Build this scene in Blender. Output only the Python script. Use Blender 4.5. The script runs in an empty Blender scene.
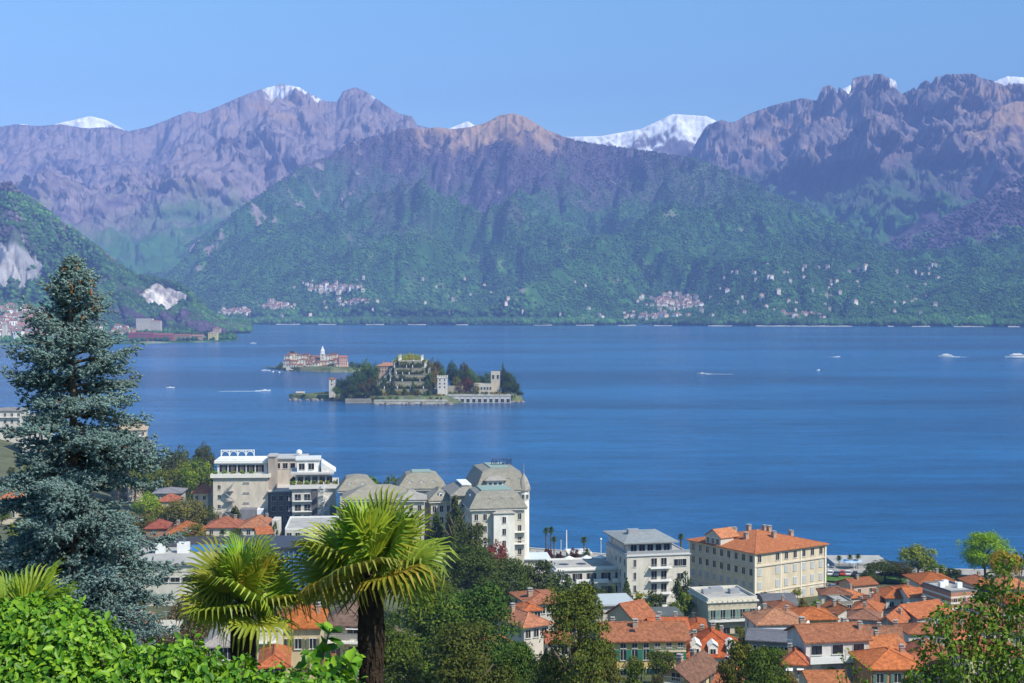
import bpy, math, random
import numpy as np
from math import radians as R, sin, cos, pi, sqrt, atan2, exp
random.seed(7)
SC = bpy.context.scene
COL = SC.collection

# ------------------------------------------------------------------ camera
FPX, W_, H_ = 1440.0, 1024.0, 683.0
CZ, PITCH = 87.0, math.atan(42.5/1440.0)
cam_d = bpy.data.cameras.new('camera'); cam = bpy.data.objects.new('camera', cam_d); COL.objects.link(cam)
cam.location = (0, 0, CZ); cam.rotation_euler = (pi/2-PITCH, 0, 0)
cam_d.sensor_width = 36.0; cam_d.lens = 36.0*FPX/W_
cam_d.clip_start = 0.3; cam_d.clip_end = 60000
SC.camera = cam

# ------------------------------------------------------------------ light, sky
SUN_AZ = atan2(0.80, -0.60)          # from +Y towards +X
SUN_EL = R(46)
world = bpy.data.worlds.new('World'); SC.world = world; world.use_nodes = True
wn = world.node_tree; bg = wn.nodes['Background']
sky = wn.nodes.new('ShaderNodeTexSky'); sky.sky_type = 'NISHITA'; sky.sun_disc = False
sky.sun_elevation = SUN_EL; sky.sun_rotation = SUN_AZ
sky.altitude = 400; sky.air_density = 1.0; sky.dust_density = 0.45; sky.ozone_density = 4.0
hsv = wn.nodes.new('ShaderNodeHueSaturation'); hsv.inputs['Saturation'].default_value = 1.13; hsv.inputs['Value'].default_value = 1.06; hsv.inputs['Hue'].default_value = .477
wn.links.new(sky.outputs[0], hsv.inputs['Color']); wn.links.new(hsv.outputs[0], bg.inputs[0]); bg.inputs[1].default_value = 0.132
sun_d = bpy.data.lights.new('sun', 'SUN'); sun_d.energy = 4.9; sun_d.angle = R(0.5); sun_d.color = (1.0, 0.93, 0.80)
sun = bpy.data.objects.new('sun', sun_d); COL.objects.link(sun)
sun.rotation_euler = (pi/2-SUN_EL, 0, pi-SUN_AZ); sun.location = (0, 0, 200)
SC.view_settings.view_transform = 'Standard'; SC.view_settings.look = 'None'
SC.view_settings.exposure = 0.60; SC.view_settings.gamma = 1.0
SC.render.engine = 'CYCLES'
cy = SC.cycles
cy.use_denoising = True
try: cy.denoiser = 'OPENIMAGEDENOISE'
except Exception: pass
cy.max_bounces = 6; cy.diffuse_bounces = 2; cy.glossy_bounces = 2; cy.transmission_bounces = 3
cy.transparent_max_bounces = 8; cy.volume_bounces = 0
cy.use_adaptive_sampling = True; cy.adaptive_threshold = 0.02

# ------------------------------------------------------------------ projection helpers
def ray(px, py):
    a = (px-512.0)/FPX; b = (341.5-py)/FPX
    dx, dy, dz = a, cos(PITCH)+b*sin(PITCH), -sin(PITCH)+b*cos(PITCH)
    return dx/dy, dz/dy
def at(px, py, Y):
    """the point of depth Y seen at a pixel of the photograph"""
    kx, kz = ray(px, py); return (kx*Y, Y, CZ+kz*Y)
def zat(py, Y): return CZ+ray(512, py)[1]*Y
def dz0(py, z=0.0): return (CZ-z)/(-ray(512, py)[1])

# ------------------------------------------------------------------ noise
_r = np.random.RandomState(5)
_perm = np.tile(_r.permutation(256), 3)
_ga = _r.rand(256)*2*pi; _gx, _gy = np.cos(_ga), np.sin(_ga)
def perlin(x, y, s=0):
    x = np.asarray(x, float)+s*17.13; y = np.asarray(y, float)+s*5.71
    xi = np.floor(x).astype(int); yi = np.floor(y).astype(int); xf = x-xi; yf = y-yi
    u = xf*xf*xf*(xf*(xf*6-15)+10); v = yf*yf*yf*(yf*(yf*6-15)+10)
    def g(ix, iy, fx, fy):
        h = _perm[_perm[ix & 255]+(iy & 255)]; return _gx[h]*fx+_gy[h]*fy
    a = g(xi, yi, xf, yf); b = g(xi+1, yi, xf-1, yf); c = g(xi, yi+1, xf, yf-1); d = g(xi+1, yi+1, xf-1, yf-1)
    return (a+u*(b-a)+v*(c-a)+u*v*(a-b-c+d))*1.5
def fbm(x, y, o=5, s=0, gain=.5):
    t = 0; a = 1.0; f = 1.0; n = 0
    for k in range(o): t = t+a*perlin(x*f, y*f, s+k*3); n += a; a *= gain; f *= 2.03
    return t/n
def ridged(x, y, o=5, s=0, gain=.5):
    t = 0; a = 1.0; f = 1.0; n = 0
    for k in range(o): t = t+a*(1-np.abs(perlin(x*f, y*f, s+k*3))*1.6); n += a; a *= gain; f *= 2.07
    return t/n
def sstep(a, b, x):
    t = np.clip((np.asarray(x, float)-a)/(b-a), 0, 1); return t*t*(3-2*t)

# ------------------------------------------------------------------ materials
def nd(nt, t, **kw):
    n = nt.nodes.new(t)
    for k, v in kw.items():
        if k in n.inputs: n.inputs[k].default_value = v
        else: setattr(n, k, v)
    return n
def mat(name, col, rough=.7, spec=.3, var=.15, scale=1.0, bump=0.0, bscale=8.0, objcol=False, metal=0.0, transl=0.0, vor=0.0, attr=None, aniso=(1, 1, 1), leafvar=0.0, world_=False, bdist=.05):
    m = bpy.data.materials.new(name); m.use_nodes = True; nt = m.node_tree; L = nt.links
    bs = nt.nodes['Principled BSDF']; out = nt.nodes['Material Output']
    bs.inputs['Roughness'].default_value = rough; bs.inputs['Specular IOR Level'].default_value = spec; bs.inputs['Metallic'].default_value = metal
    if world_:
        src = nd(nt, 'ShaderNodeNewGeometry').outputs['Position']
    else:
        src = nd(nt, 'ShaderNodeTexCoord').outputs['Object']
    mp = nd(nt, 'ShaderNodeMapping'); mp.inputs['Scale'].default_value = aniso; L.new(src, mp.inputs[0]); src = mp.outputs[0]
    if attr:
        base = nd(nt, 'ShaderNodeAttribute', attribute_name=attr).outputs['Color']
    elif objcol:
        base = nd(nt, 'ShaderNodeObjectInfo').outputs['Color']
    else:
        rgb = nd(nt, 'ShaderNodeRGB'); rgb.outputs[0].default_value = (*col, 1); base = rgb.outputs[0]
    if var:
        nz = nd(nt, 'ShaderNodeTexNoise', Scale=scale, Detail=6.0, Roughness=.65); L.new(src, nz.inputs['Vector'])
        mr = nd(nt, 'ShaderNodeMapRange'); mr.inputs[1].default_value = .3; mr.inputs[2].default_value = .7
        mr.inputs[3].default_value = 1-var; mr.inputs[4].default_value = 1+var; L.new(nz.outputs[0], mr.inputs[0])
        mx = nd(nt, 'ShaderNodeVectorMath', operation='SCALE'); L.new(base, mx.inputs[0]); L.new(mr.outputs[0], mx.inputs['Scale']); base = mx.outputs[0]
    if vor:
        vt = nd(nt, 'ShaderNodeTexVoronoi', Scale=1/.35); L.new(src, vt.inputs['Vector'])
        sp = nd(nt, 'ShaderNodeSeparateColor'); L.new(vt.outputs['Color'], sp.inputs[0])
        mr = nd(nt, 'ShaderNodeMapRange'); mr.inputs[3].default_value = 1-vor; mr.inputs[4].default_value = 1+vor; L.new(sp.outputs[0], mr.inputs[0])
        mx = nd(nt, 'ShaderNodeVectorMath', operation='SCALE'); L.new(base, mx.inputs[0]); L.new(mr.outputs[0], mx.inputs['Scale']); base = mx.outputs[0]
    if leafvar:
        gi = nd(nt, 'ShaderNodeNewGeometry')
        mr = nd(nt, 'ShaderNodeMapRange'); mr.inputs[3].default_value = 1-leafvar; mr.inputs[4].default_value = 1+leafvar; L.new(gi.outputs['Random Per Island'], mr.inputs[0])
        mx = nd(nt, 'ShaderNodeVectorMath', operation='SCALE'); L.new(base, mx.inputs[0]); L.new(mr.outputs[0], mx.inputs['Scale']); base = mx.outputs[0]
        hs = nd(nt, 'ShaderNodeHueSaturation'); L.new(base, hs.inputs['Color'])
        ma = nd(nt, 'ShaderNodeMath', operation='MULTIPLY_ADD'); L.new(gi.outputs['Random Per Island'], ma.inputs[0]); ma.inputs[1].default_value = -.05; ma.inputs[2].default_value = .525
        L.new(ma.outputs[0], hs.inputs['Hue']); base = hs.outputs[0]
    L.new(base, bs.inputs['Base Color'])
    if bump:
        nb = nd(nt, 'ShaderNodeTexNoise', Scale=bscale, Detail=5.0); L.new(src, nb.inputs['Vector'])
        b = nd(nt, 'ShaderNodeBump', Strength=bump, Distance=bdist); L.new(nb.outputs[0], b.inputs['Height']); L.new(b.outputs[0], bs.inputs['Normal'])
    if transl:
        tr = nd(nt, 'ShaderNodeBsdfTranslucent'); L.new(base, tr.inputs[0])
        mx = nd(nt, 'ShaderNodeMixShader'); mx.inputs[0].default_value = transl
        L.new(bs.outputs[0], mx.inputs[1]); L.new(tr.outputs[0], mx.inputs[2]); L.new(mx.outputs[0], out.inputs[0])
    return m

# ------------------------------------------------------------------ object helpers
def tag(o, label=None, cat=None, group=None, kind=None):
    if label: o['label'] = label
    if cat: o['category'] = cat
    if group: o['group'] = group
    if kind: o['kind'] = kind
    return o
def empty(name, loc, rz=0.0):
    o = bpy.data.objects.new(name, None); o.empty_display_size = .5; COL.objects.link(o); o.location = loc; o.rotation_euler = (0, 0, rz); return o
def link(name, me, parent=None, loc=(0, 0, 0), rot=(0, 0, 0), scale=(1, 1, 1), color=None):
    o = bpy.data.objects.new(name, me); COL.objects.link(o); o.parent = parent; o.location = loc; o.rotation_euler = rot; o.scale = scale
    if color: o.color = (*color, 1)
    return o
def copy_tree(o, parent=None):
    c = o.copy(); COL.objects.link(c); c.parent = parent
    for ch in list(o.children): copy_tree(ch, c)
    return c
def np_mesh(name, V, F, mats, smooth=False, mi=None, colors=None, cname='tint'):
    """V (n,3); F (m,k) all faces of k corners"""
    me = bpy.data.meshes.new(name); V = np.asarray(V, np.float32); F = np.asarray(F, np.int32); k = F.shape[1]
    me.vertices.add(len(V)); me.vertices.foreach_set('co', V.ravel())
    me.loops.add(F.size); me.loops.foreach_set('vertex_index', F.ravel())
    me.polygons.add(len(F)); me.polygons.foreach_set('loop_start', np.arange(0, F.size, k, dtype=np.int32))
    me.polygons.foreach_set('loop_total', np.full(len(F), k, np.int32))
    if mi is not None: me.polygons.foreach_set('material_index', np.asarray(mi, np.int32))
    if smooth: me.polygons.foreach_set('use_smooth', np.ones(len(F), bool))
    if colors is not None:
        a = me.color_attributes.new(cname, 'FLOAT_COLOR', 'POINT')
        a.data.foreach_set('color', np.c_[colors, np.ones(len(V))].astype(np.float32).ravel())
    for m in (mats if isinstance(mats, (list, tuple)) else [mats]): me.materials.append(m)
    me.update(calc_edges=True); return me
def grid_faces(nr, nc):
    i = np.arange(nr*nc).reshape(nr, nc)
    return np.stack([i[:-1, :-1], i[:-1, 1:], i[1:, 1:], i[1:, :-1]], -1).reshape(-1, 4)
class MB:
    def __init__(s): s.v = []; s.f = []; s.m = []
    def add(s, vs, fs, mi=0):
        b = len(s.v); s.v += [tuple(p) for p in vs]
        for f in fs: s.f.append([b+i for i in f]); s.m.append(mi)
        return s
    def box(s, x0, y0, z0, x1, y1, z1, mi=0):
        return s.add([(x0, y0, z0), (x1, y0, z0), (x1, y1, z0), (x0, y1, z0), (x0, y0, z1), (x1, y0, z1), (x1, y1, z1), (x0, y1, z1)],
            [(0, 3, 2, 1), (4, 5, 6, 7), (0, 1, 5, 4), (1, 2, 6, 5), (2, 3, 7, 6), (3, 0, 4, 7)], mi)
    def rings(s, rs, mi=0, cap=True):
        """stack of equal-length loops, bottom to top"""
        n = len(rs[0]); b = len(s.v)
        for r in rs: s.v += [tuple(p) for p in r]
        for k in range(len(rs)-1):
            for i in range(n):
                j = (i+1) % n; s.f.append([b+k*n+i, b+k*n+j, b+(k+1)*n+j, b+(k+1)*n+i]); s.m.append(mi)
        if cap: s.f.append([b+i for i in range(n)][::-1]); s.m.append(mi); s.f.append([b+(len(rs)-1)*n+i for i in range(n)]); s.m.append(mi)
        return s
    def lathe(s, prof, n=10, cx=0, cy=0, mi=0):
        return s.rings([[(cx+r*cos(2*pi*i/n), cy+r*sin(2*pi*i/n), z) for i in range(n)] for r, z in prof], mi)
    def tube(s, pts, rad, n=6, mi=0):
        pts = [np.array(p, float) for p in pts]; rs = []
        if not hasattr(rad, '__len__'): rad = [rad]*len(pts)
        for k, p in enumerate(pts):
            d = pts[min(k+1, len(pts)-1)]-pts[max(k-1, 0)]; d = d/(np.linalg.norm(d)+1e-9)
            a = np.cross(d, (0, 0, 1) if abs(d[2]) < .95 else (1, 0, 0)); a /= np.linalg.norm(a); b = np.cross(d, a)
            rs.append([p+rad[k]*(cos(2*pi*i/n)*a+sin(2*pi*i/n)*b) for i in range(n)])
        return s.rings(rs, mi)
    def mesh(s, name, mats, smooth=False):
        me = bpy.data.meshes.new(name); me.from_pydata(s.v, [], s.f)
        for m in (mats if isinstance(mats, (list, tuple)) else [mats]): me.materials.append(m)
        me.polygons.foreach_set('material_index', s.m)
        if smooth: me.polygons.foreach_set('use_smooth', [True]*len(s.f))
        me.update(); return me
    def obj(s, name, mats, parent=None, loc=(0, 0, 0), rot=(0, 0, 0), color=None, smooth=False):
        return link(name, s.mesh(name, mats, smooth), parent, loc, rot, color=color)

# ------------------------------------------------------------------ town terrain
_sx = [-1200, -700, -500, -320, -230, -130, -60, 0, 60, 100, 160, 300, 700, 1200]
_sy = [1300, 1150, 1000, 900, 820, 690, 575, 492, 464, 455, 448, 440, 470, 600]
_py_ = [-400, -40, 0, 8, 14, 25, 60, 100, 150, 200, 240]
_pz_ = [120, 92, 85.3, 82.6, 80.0, 74.5, 62, 51, 38, 27.5, 22.0]
def shore(x): return np.interp(x, _sx, _sy)
def ground(x, y):
    x = np.asarray(x, float); y = np.asarray(y, float); ys = shore(x)
    near = np.interp(y, _py_, _pz_)
    t = np.clip((y-240)/(ys-22-240), 0, 1)
    z = 1.5+20.5*(1-t)**1.6
    z = np.where(y < 240, near, z)
    z = z+11*(1-sstep(-32, 6, x))*sstep(150, 230, y)*(1-sstep(360, 520, y))
    z = z+24*sstep(-120, -270, x)*sstep(300, 430, y)*sstep(ys-5, ys-190, y)
    z = np.where(y > ys, 1.5-(y-ys)*3.0, z)
    return np.maximum(z, -25)
def gz(x, y): return float(ground(x, y))
def solve(px, py, h):
    """depth at which ground + h is seen at this pixel"""
    kx, kz = ray(px, py); lo = None
    ys = np.arange(20, 1300, .5); d = CZ+kz*ys-(ground(kx*ys, ys)+h)
    i = np.argmax(d < 0)
    return float(ys[i]) if d[i] < 0 else 450.0
def spot(px, py):
    Y = solve(px, py, 0); kx, kz = ray(px, py); return kx*Y, Y, gz(kx*Y, Y)

M = {}
M['ground'] = mat('ground_soil', (.10, .11, .06), .95, .1, .4, .15, .6, 1.0, world_=True)
M['road'] = mat('asphalt', (.055, .055, .058), .9, .2, .25, .4, .3, 6, world_=True)
M['paving'] = mat('paving', (.34, .33, .31), .85, .2, .2, .5, world_=True)
M['lawn'] = mat('lawn_grass', (.07, .15, .03), .9, .1, .35, .5, .5, 3, world_=True)
xs = np.concatenate([np.arange(-1200, -400, 25), np.arange(-400, 320, 5), np.arange(320, 1201, 25)]).astype(float)
ysv = np.concatenate([np.arange(-400, -40, 20), np.arange(-40, 60, 4), np.arange(60, 1000, 5), np.arange(1000, 1400, 25)]).astype(float)
X, Y = np.meshgrid(xs, ysv); Z = ground(X, Y)+.25*fbm(X/15, Y/15, 3)*(Y < shore(X)-25)
link('ground', np_mesh('ground', np.c_[X.ravel(), Y.ravel(), Z.ravel()], grid_faces(*X.shape), M['ground'], True))
tag(bpy.data.objects['ground'], 'sloping ground under the lakeside town', kind='structure')

# ------------------------------------------------------------------ lake
def make_water():
    m = bpy.data.materials.new('lake_water'); m.use_nodes = True; nt = m.node_tree; L = nt.links
    bs = nt.nodes['Principled BSDF']; geo = nd(nt, 'ShaderNodeNewGeometry')
    def mapped(sc):
        mp = nd(nt, 'ShaderNodeMapping'); mp.inputs['Scale'].default_value = sc; L.new(geo.outputs['Position'], mp.inputs[0]); return mp.outputs[0]
    n1 = nd(nt, 'ShaderNodeTexNoise', Scale=1.0, Detail=5.0, Roughness=.55, Distortion=.3); L.new(mapped((.0009, .0035, 1)), n1.inputs['Vector'])
    n3 = nd(nt, 'ShaderNodeTexNoise', Scale=1.0, Detail=6.0, Roughness=.6); L.new(mapped((.012, .045, 1)), n3.inputs['Vector'])
    cr = nd(nt, 'ShaderNodeValToRGB'); L.new(n1.outputs[0], cr.inputs[0])
    cr.color_ramp.elements[0].position = .38; cr.color_ramp.elements[0].color = (*WATER_A, 1)
    cr.color_ramp.elements[1].position = .58; cr.color_ramp.elements[1].color = (*WATER_B, 1)
    mr = nd(nt, 'ShaderNodeMapRange'); mr.inputs[1].default_value = .3; mr.inputs[2].default_value = .7; mr.inputs[3].default_value = .74; mr.inputs[4].default_value = 1.26; L.new(n3.outputs[0], mr.inputs[0])
    sc_ = nd(nt, 'ShaderNodeVectorMath', operation='SCALE'); L.new(cr.outputs[0], sc_.inputs[0]); L.new(mr.outputs[0], sc_.inputs['Scale'])
    n6 = nd(nt, 'ShaderNodeTexNoise', Scale=1.0, Detail=5.0, Roughness=.7); L.new(mapped((.07, .30, 1)), n6.inputs['Vector'])
    m6 = nd(nt, 'ShaderNodeMapRange'); m6.inputs[1].default_value = .32; m6.inputs[2].default_value = .68; m6.inputs[3].default_value = .70; m6.inputs[4].default_value = 1.30; L.new(n6.outputs[0], m6.inputs[0])
    s6 = nd(nt, 'ShaderNodeVectorMath', operation='SCALE'); L.new(sc_.outputs[0], s6.inputs[0]); L.new(m6.outputs[0], s6.inputs['Scale'])  # light and dark of the ripples put into the base colour
    L.new(s6.outputs[0], bs.inputs['Base Color'])
    bs.inputs['Roughness'].default_value = .17; bs.inputs['IOR'].default_value = 1.33; bs.inputs['Specular IOR Level'].default_value = .42
    n2 = nd(nt, 'ShaderNodeTexNoise', Scale=1.0, Detail=4.0, Roughness=.6); L.new(mapped((.35, .55, 1)), n2.inputs['Vector'])
    n4 = nd(nt, 'ShaderNodeTexNoise', Scale=1.0, Detail=3.0); L.new(mapped((.04, .09, 1)), n4.inputs['Vector'])
    b1 = nd(nt, 'ShaderNodeBump', Strength=.9, Distance=.8); L.new(n2.outputs[0], b1.inputs['Height'])
    b2 = nd(nt, 'ShaderNodeBump', Strength=.5, Distance=1.2); L.new(n4.outputs[0], b2.inputs['Height']); L.new(b1.outputs[0], b2.inputs['Normal'])
    L.new(b2.outputs[0], bs.inputs['Normal'])
    return m
WATER_A, WATER_B = (.002, .050, .150), (.010, .115, .30)
M['water'] = make_water()
wx = np.linspace(-8000, 8000, 33); wy = np.linspace(350, 14900, 40); X, Y = np.meshgrid(wx, wy)
lake = link('lake', np_mesh('lake', np.c_[X.ravel(), Y.ravel(), np.zeros(X.size)], grid_faces(*X.shape), M['water']))
tag(lake, 'calm deep blue lake water', kind='structure')

# ------------------------------------------------------------------ mountains
M['mountain'] = mat('mountain_rock', (.2, .2, .2), .95, .05, .30, .02, .8, .03, attr='tint', world_=True, bdist=8)
def erode(h, cell, iters, K, fixed):
    nr, nc = h.shape; idx = np.arange(nr*nc).reshape(nr, nc)
    offs = [(-1, 0, 1), (1, 0, 1), (0, -1, 1), (0, 1, 1), (-1, -1, 1.414), (-1, 1, 1.414), (1, -1, 1.414), (1, 1, 1.414)]
    for it in range(iters):
        P = np.pad(h, 1, mode='edge'); IP = np.pad(idx, 1, mode='edge'); best = np.zeros_like(h); rec = idx.copy()
        for dr, dc, dd in offs:
            nb = P[1+dr:1+dr+nr, 1+dc:1+dc+nc]; s = (h-nb)/dd; k = s > best
            best[k] = s[k]; rec[k] = IP[1+dr:1+dr+nr, 1+dc:1+dc+nc][k]
        order = np.argsort(h, axis=None).tolist(); rl = rec.ravel().tolist(); A = [1.0]*(nr*nc)
        for i in reversed(order):
            r = rl[i]
            if r != i: A[r] += A[i]
        f = (K*np.sqrt(np.array(A))/cell); f[fixed.ravel()] = 0; f = f.tolist(); hl = h.ravel().tolist()
        for i in order:
            r = rl[i]
            if r != i: fi = f[i]; hl[i] = (hl[i]+fi*hl[r])/(1+fi)
        h = np.array(hl).reshape(nr, nc)
        # settle slopes a little
        P = np.pad(h, 1, mode='edge'); lap = (P[:-2, 1:-1]+P[2:, 1:-1]+P[1:-1, :-2]+P[1:-1, 2:]-4*h); h = h+.06*lap
    return h
def resize(a, nr, nc):
    r = np.linspace(0, a.shape[0]-1, nr); c = np.linspace(0, a.shape[1]-1, nc)
    r0 = np.minimum(r.astype(int), a.shape[0]-2); c0 = np.minimum(c.astype(int), a.shape[1]-2); fr = (r-r0); fc = (c-c0)
    fr = (fr*fr*(3-2*fr))[:, None]; fc = (fc*fc*(3-2*fc))[None]
    A = a[r0][:, c0]; B = a[r0][:, c0+1]; C = a[r0+1][:, c0]; D = a[r0+1][:, c0+1]
    return A*(1-fr)*(1-fc)+B*(1-fr)*fc+C*fr*(1-fc)+D*fr*fc
GR = {}
def mountain(name, label, sil, Yr, Yb, colour, p0=-140, p1=1164, back=.35, power=1.15, spur=.2, K=.9, iters=14, seed=0, ec=250, er=110, nc=760, nr=260, rough=.03, z0=-3, crag=0, foot=None):
    """a range: ridge line seen at SIL, ridge at depth Yr, foot at depth Yb (numbers or [(px,Y)...])"""
    sp = np.array(sil, float)
    fr = (lambda p: np.interp(p, *zip(*Yr))) if hasattr(Yr, '__len__') else (lambda p: np.full_like(p, Yr))
    fb = (lambda p: np.interp(p, *zip(*Yb))) if hasattr(Yb, '__len__') else (lambda p: np.full_like(p, Yb))
    def frame(r, c):
        p = np.linspace(p0, p1, c); t = np.linspace(0, 1+back, r)
        Pp, T = np.meshgrid(p, t); yr, yb = fr(Pp), fb(Pp); Yy = yb+(yr-yb)*T; Xx = (Pp-512)/FPX*Yy/cos(PITCH); return p, t, Pp, T, Xx, Yy
    p, t, Pp, T, Xx, Yy = frame(er, ec)
    tgt = np.interp(p, sp[:, 0], sp[:, 1]); yr = fr(p); zr = CZ+(-( -sin(PITCH)+(341.5-tgt)/FPX*cos(PITCH)))*-1*yr/(cos(PITCH)+(341.5-tgt)/FPX*sin(PITCH))
    zs = np.maximum(zr, 20)
    k = np.ones(25)/25; zs_s = np.convolve(np.pad(zs, 12, mode='edge'), k, 'valid')
    Zt = np.where(T <= 1, zs_s[None]*np.clip(T, 0, 1)**power, zs_s[None]*(1-(T-1)*1.3))
    L = (yr-fb(p)).mean()
    w = fbm(Xx/L*2.2, Yy/L*2.2, 3, seed)*.5
    sprr = ridged(Xx/L*2.6+w, Yy/L*1.5+w, 5, seed+1)-.62
    env = np.sin(np.clip(T, 0, 1.3)/1.3*pi)**.7
    Zt = Zt+zs_s[None]*spur*sprr*env*1.6
    Zt[0] = z0
    cell = (p1-p0)/FPX*yr.mean()/ec
    fixed = np.zeros(Zt.shape, bool); fixed[0] = True; fixed[-1] = True
    Ze = erode(Zt.copy(), cell, iters, K, fixed)
    p, t, Pp, T, Xx, Yy = frame(nr, nc)
    Z = resize(Ze, nr, nc); relief = resize(Ze-Zt, nr, nc)
    Z = Z+np.maximum(Z, 0)**.5*rough*L*.02*(ridged(Xx/L*14, Yy/L*14, 5, seed+9)-.55)
    # the ridge line meets its silhouette
    tgt = np.interp(p, sp[:, 0], sp[:, 1]); kz = (-sin(PITCH)+(341.5-tgt)/FPX*cos(PITCH))/(cos(PITCH)+(341.5-tgt)/FPX*sin(PITCH))
    for _ in range(5):
        ang = ((Z-CZ)/Yy).max(0); im = ((Z-CZ)/Yy).argmax(0); ym = Yy[im, np.arange(nc)]
        f = (CZ+kz*ym)/np.maximum(CZ+ang*ym, 1.0); f = np.clip(f, .3, 3)
        q = int(nc*.03)|1; fs = np.convolve(np.pad(f, q//2, mode='edge'), np.ones(q)/q, 'valid')
        ff = fs if _ < 2 else f
        tm = T[im, np.arange(nc)][None]; wgt = np.exp(-((T-tm)/.10)**2) if _ >= 2 else np.ones_like(T)
        Z = np.where(Z > 0, Z*(1+(ff[None]-1)*wgt), Z)
    if foot: Z = np.where(T < foot[0], np.minimum(Z, foot[1]+ (T/foot[0])**2*foot[2]), Z)
    gx = np.gradient(Z, axis=1)/np.maximum(np.gradient(Xx, axis=1), 1); gy = np.gradient(Z, axis=0)/np.maximum(np.gradient(Yy, axis=0), 1)
    slope = np.sqrt(gx**2+gy**2)
    if crag: Yy = Yy+crag*(ridged(Xx/520, Z/420, 5, seed+20)-.5)*np.clip(Z/600, 0, 1)*np.clip(1.02-T, 0, .4)*2.5
    C = colour(Pp, T, Xx, Yy, Z, slope, relief)
    GR[name] = (p, Xx, Yy, Z, C)
    me = np_mesh(name, np.c_[Xx.ravel(), Yy.ravel(), Z.ravel()], grid_faces(nr, nc), M['mountain'], True, colors=np.clip(C, .005, .95).reshape(-1, 3))
    o = link(name, me); tag(o, label, kind='structure'); return o
def hit(name, px, py):
    p, X, Y, Z, C = GR[name]; c = int(round((px-p[0])/(p[-1]-p[0])*(len(p)-1)))
    if c < 0 or c >= len(p): return None
    k = ray(px, py)[1]; a = (Z[:, c]-CZ)/Y[:, c]; i = np.argmax(a >= k)
    return (float(X[i, c]), float(Y[i, c]), float(Z[i, c]), C[i, c]) if a[i] >= k else None
def mixc(a, b, t): t = np.clip(t, 0, 1)[..., None]; return np.asarray(a)*(1-t)+np.asarray(b)*t
GREEN, DGREEN, LGREEN = (.045, .135, .030), (.028, .082, .026), (.11, .23, .04)
WOOD, ROCK, TAN, SNOW, DROCK = (.085, .068, .098), (.24, .195, .20), (.33, .225, .155), (.90, .92, .95), (.10, .085, .085)
def field(Xx, Yy, s, k, o=5): return fbm(Xx/s, Yy/s, o, k)
def c_far(Pp, T, X, Y, Z, sl, rel):
    Y = Z*1.3+Y*.25
    c = mixc(ROCK, DROCK, .5+field(X, Y, 300, 3)*1.2)
    sn = (Z-1110)/220+field(X, Y, 160, 8)*1.6-(sl-.9)*.55
    return mixc(c, SNOW, sn*2.5)
def c_left(Pp, T, X, Y, Z, sl, rel):
    Y = Z*1.3+Y*.25
    n = field(X, Y, 900, 11); n2 = field(X, Y, 170, 12)
    c = mixc(WOOD, ROCK, .42+n*.8+n2*1.1+(sl-.75)*.7)
    c = mixc(c, TAN, (n2*2.4+n*1.2-.45)*.8)
    c = mixc(c, GREEN, (620-Z)/300+n*1.2+n2)
    sn = (Z-1370)/90+n2*1.8
    return mixc(c, SNOW, np.minimum(((Z-1520)/50+n2*2.5)*1.5, 1)*sstep(240, 262, Pp)*(1-sstep(322, 330, Pp))+np.minimum(n2*4-1.2+(Z-1500)/150, .6))
def c_right(Pp, T, X, Y, Z, sl, rel):
    Y = Z*1.3+Y*.25
    n = field(X, Y, 800, 21); n2 = field(X, Y, 150, 22)
    c = mixc(DROCK, ROCK, .65+n2*1.6+n*.5)
    c = mixc(c, TAN, n*3+n2*1.5-.35)
    c = mixc(c, WOOD, (930-Z)/260+n*1.4+n2*.9)
    c = mixc(c, GREEN, ((900-Z)/250+n*2.2-.3)*.8)
    return mixc(c, SNOW, (Z-1560)/90+n2*4-1.1)
def c_mid(Pp, T, X, Y, Z, sl, rel):
    n = field(X, Y, 750, 31); n2 = field(X, Y, 120, 32); n3 = field(X, Y, 45, 33, 3)
    c = mixc(DGREEN, GREEN, .5+n3*1.5+n2)
    c = mixc(c, LGREEN, n2*2.2+n3-.55)
    wd = (Z-400)/330+n*1.6+n2*1.0
    c = mixc(c, WOOD, wd*.9*(1-.45*sstep(560, 760, Pp)))
    c = mixc(c, GREEN, (n*2.0+n2*1.3-.35)*sstep(560, 700, Pp))
    c = mixc(c, TAN, ((Z-850)/110+n2*1.8)*sstep(380, 440, Pp)*(1-sstep(545, 600, Pp)))
    c = mixc(c, ROCK, (n2*4+n3*2-1.9)+(T > .55)*(Pp < 380)*(.6+n2*2.0))
    return c
def c_rb(Pp, T, X, Y, Z, sl, rel):
    n = field(X, Y, 700, 41); n2 = field(X, Y, 120, 42); n3 = field(X, Y, 45, 43, 3)
    c = mixc(WOOD, GREEN, (380-Z)/300+n*1.2+n2*.8)
    c = mixc(c, ROCK, (Z-520)/420+n2*2.6+n3-.6)
    return mixc(c, TAN, ((Z-960)/120+n2*2.4+n3)*.7)
def c_hill(Pp, T, X, Y, Z, sl, rel):
    n = field(X, Y, 500, 51); n2 = field(X, Y, 90, 52); n3 = field(X, Y, 30, 53, 3)
    c = mixc(DGREEN, GREEN, .5+n2*1.5+n3)
    c = mixc(c, WOOD, .35+n*1.5+n2)
    return mixc(c, ROCK, n2*3+n3*2-1.3)
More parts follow.
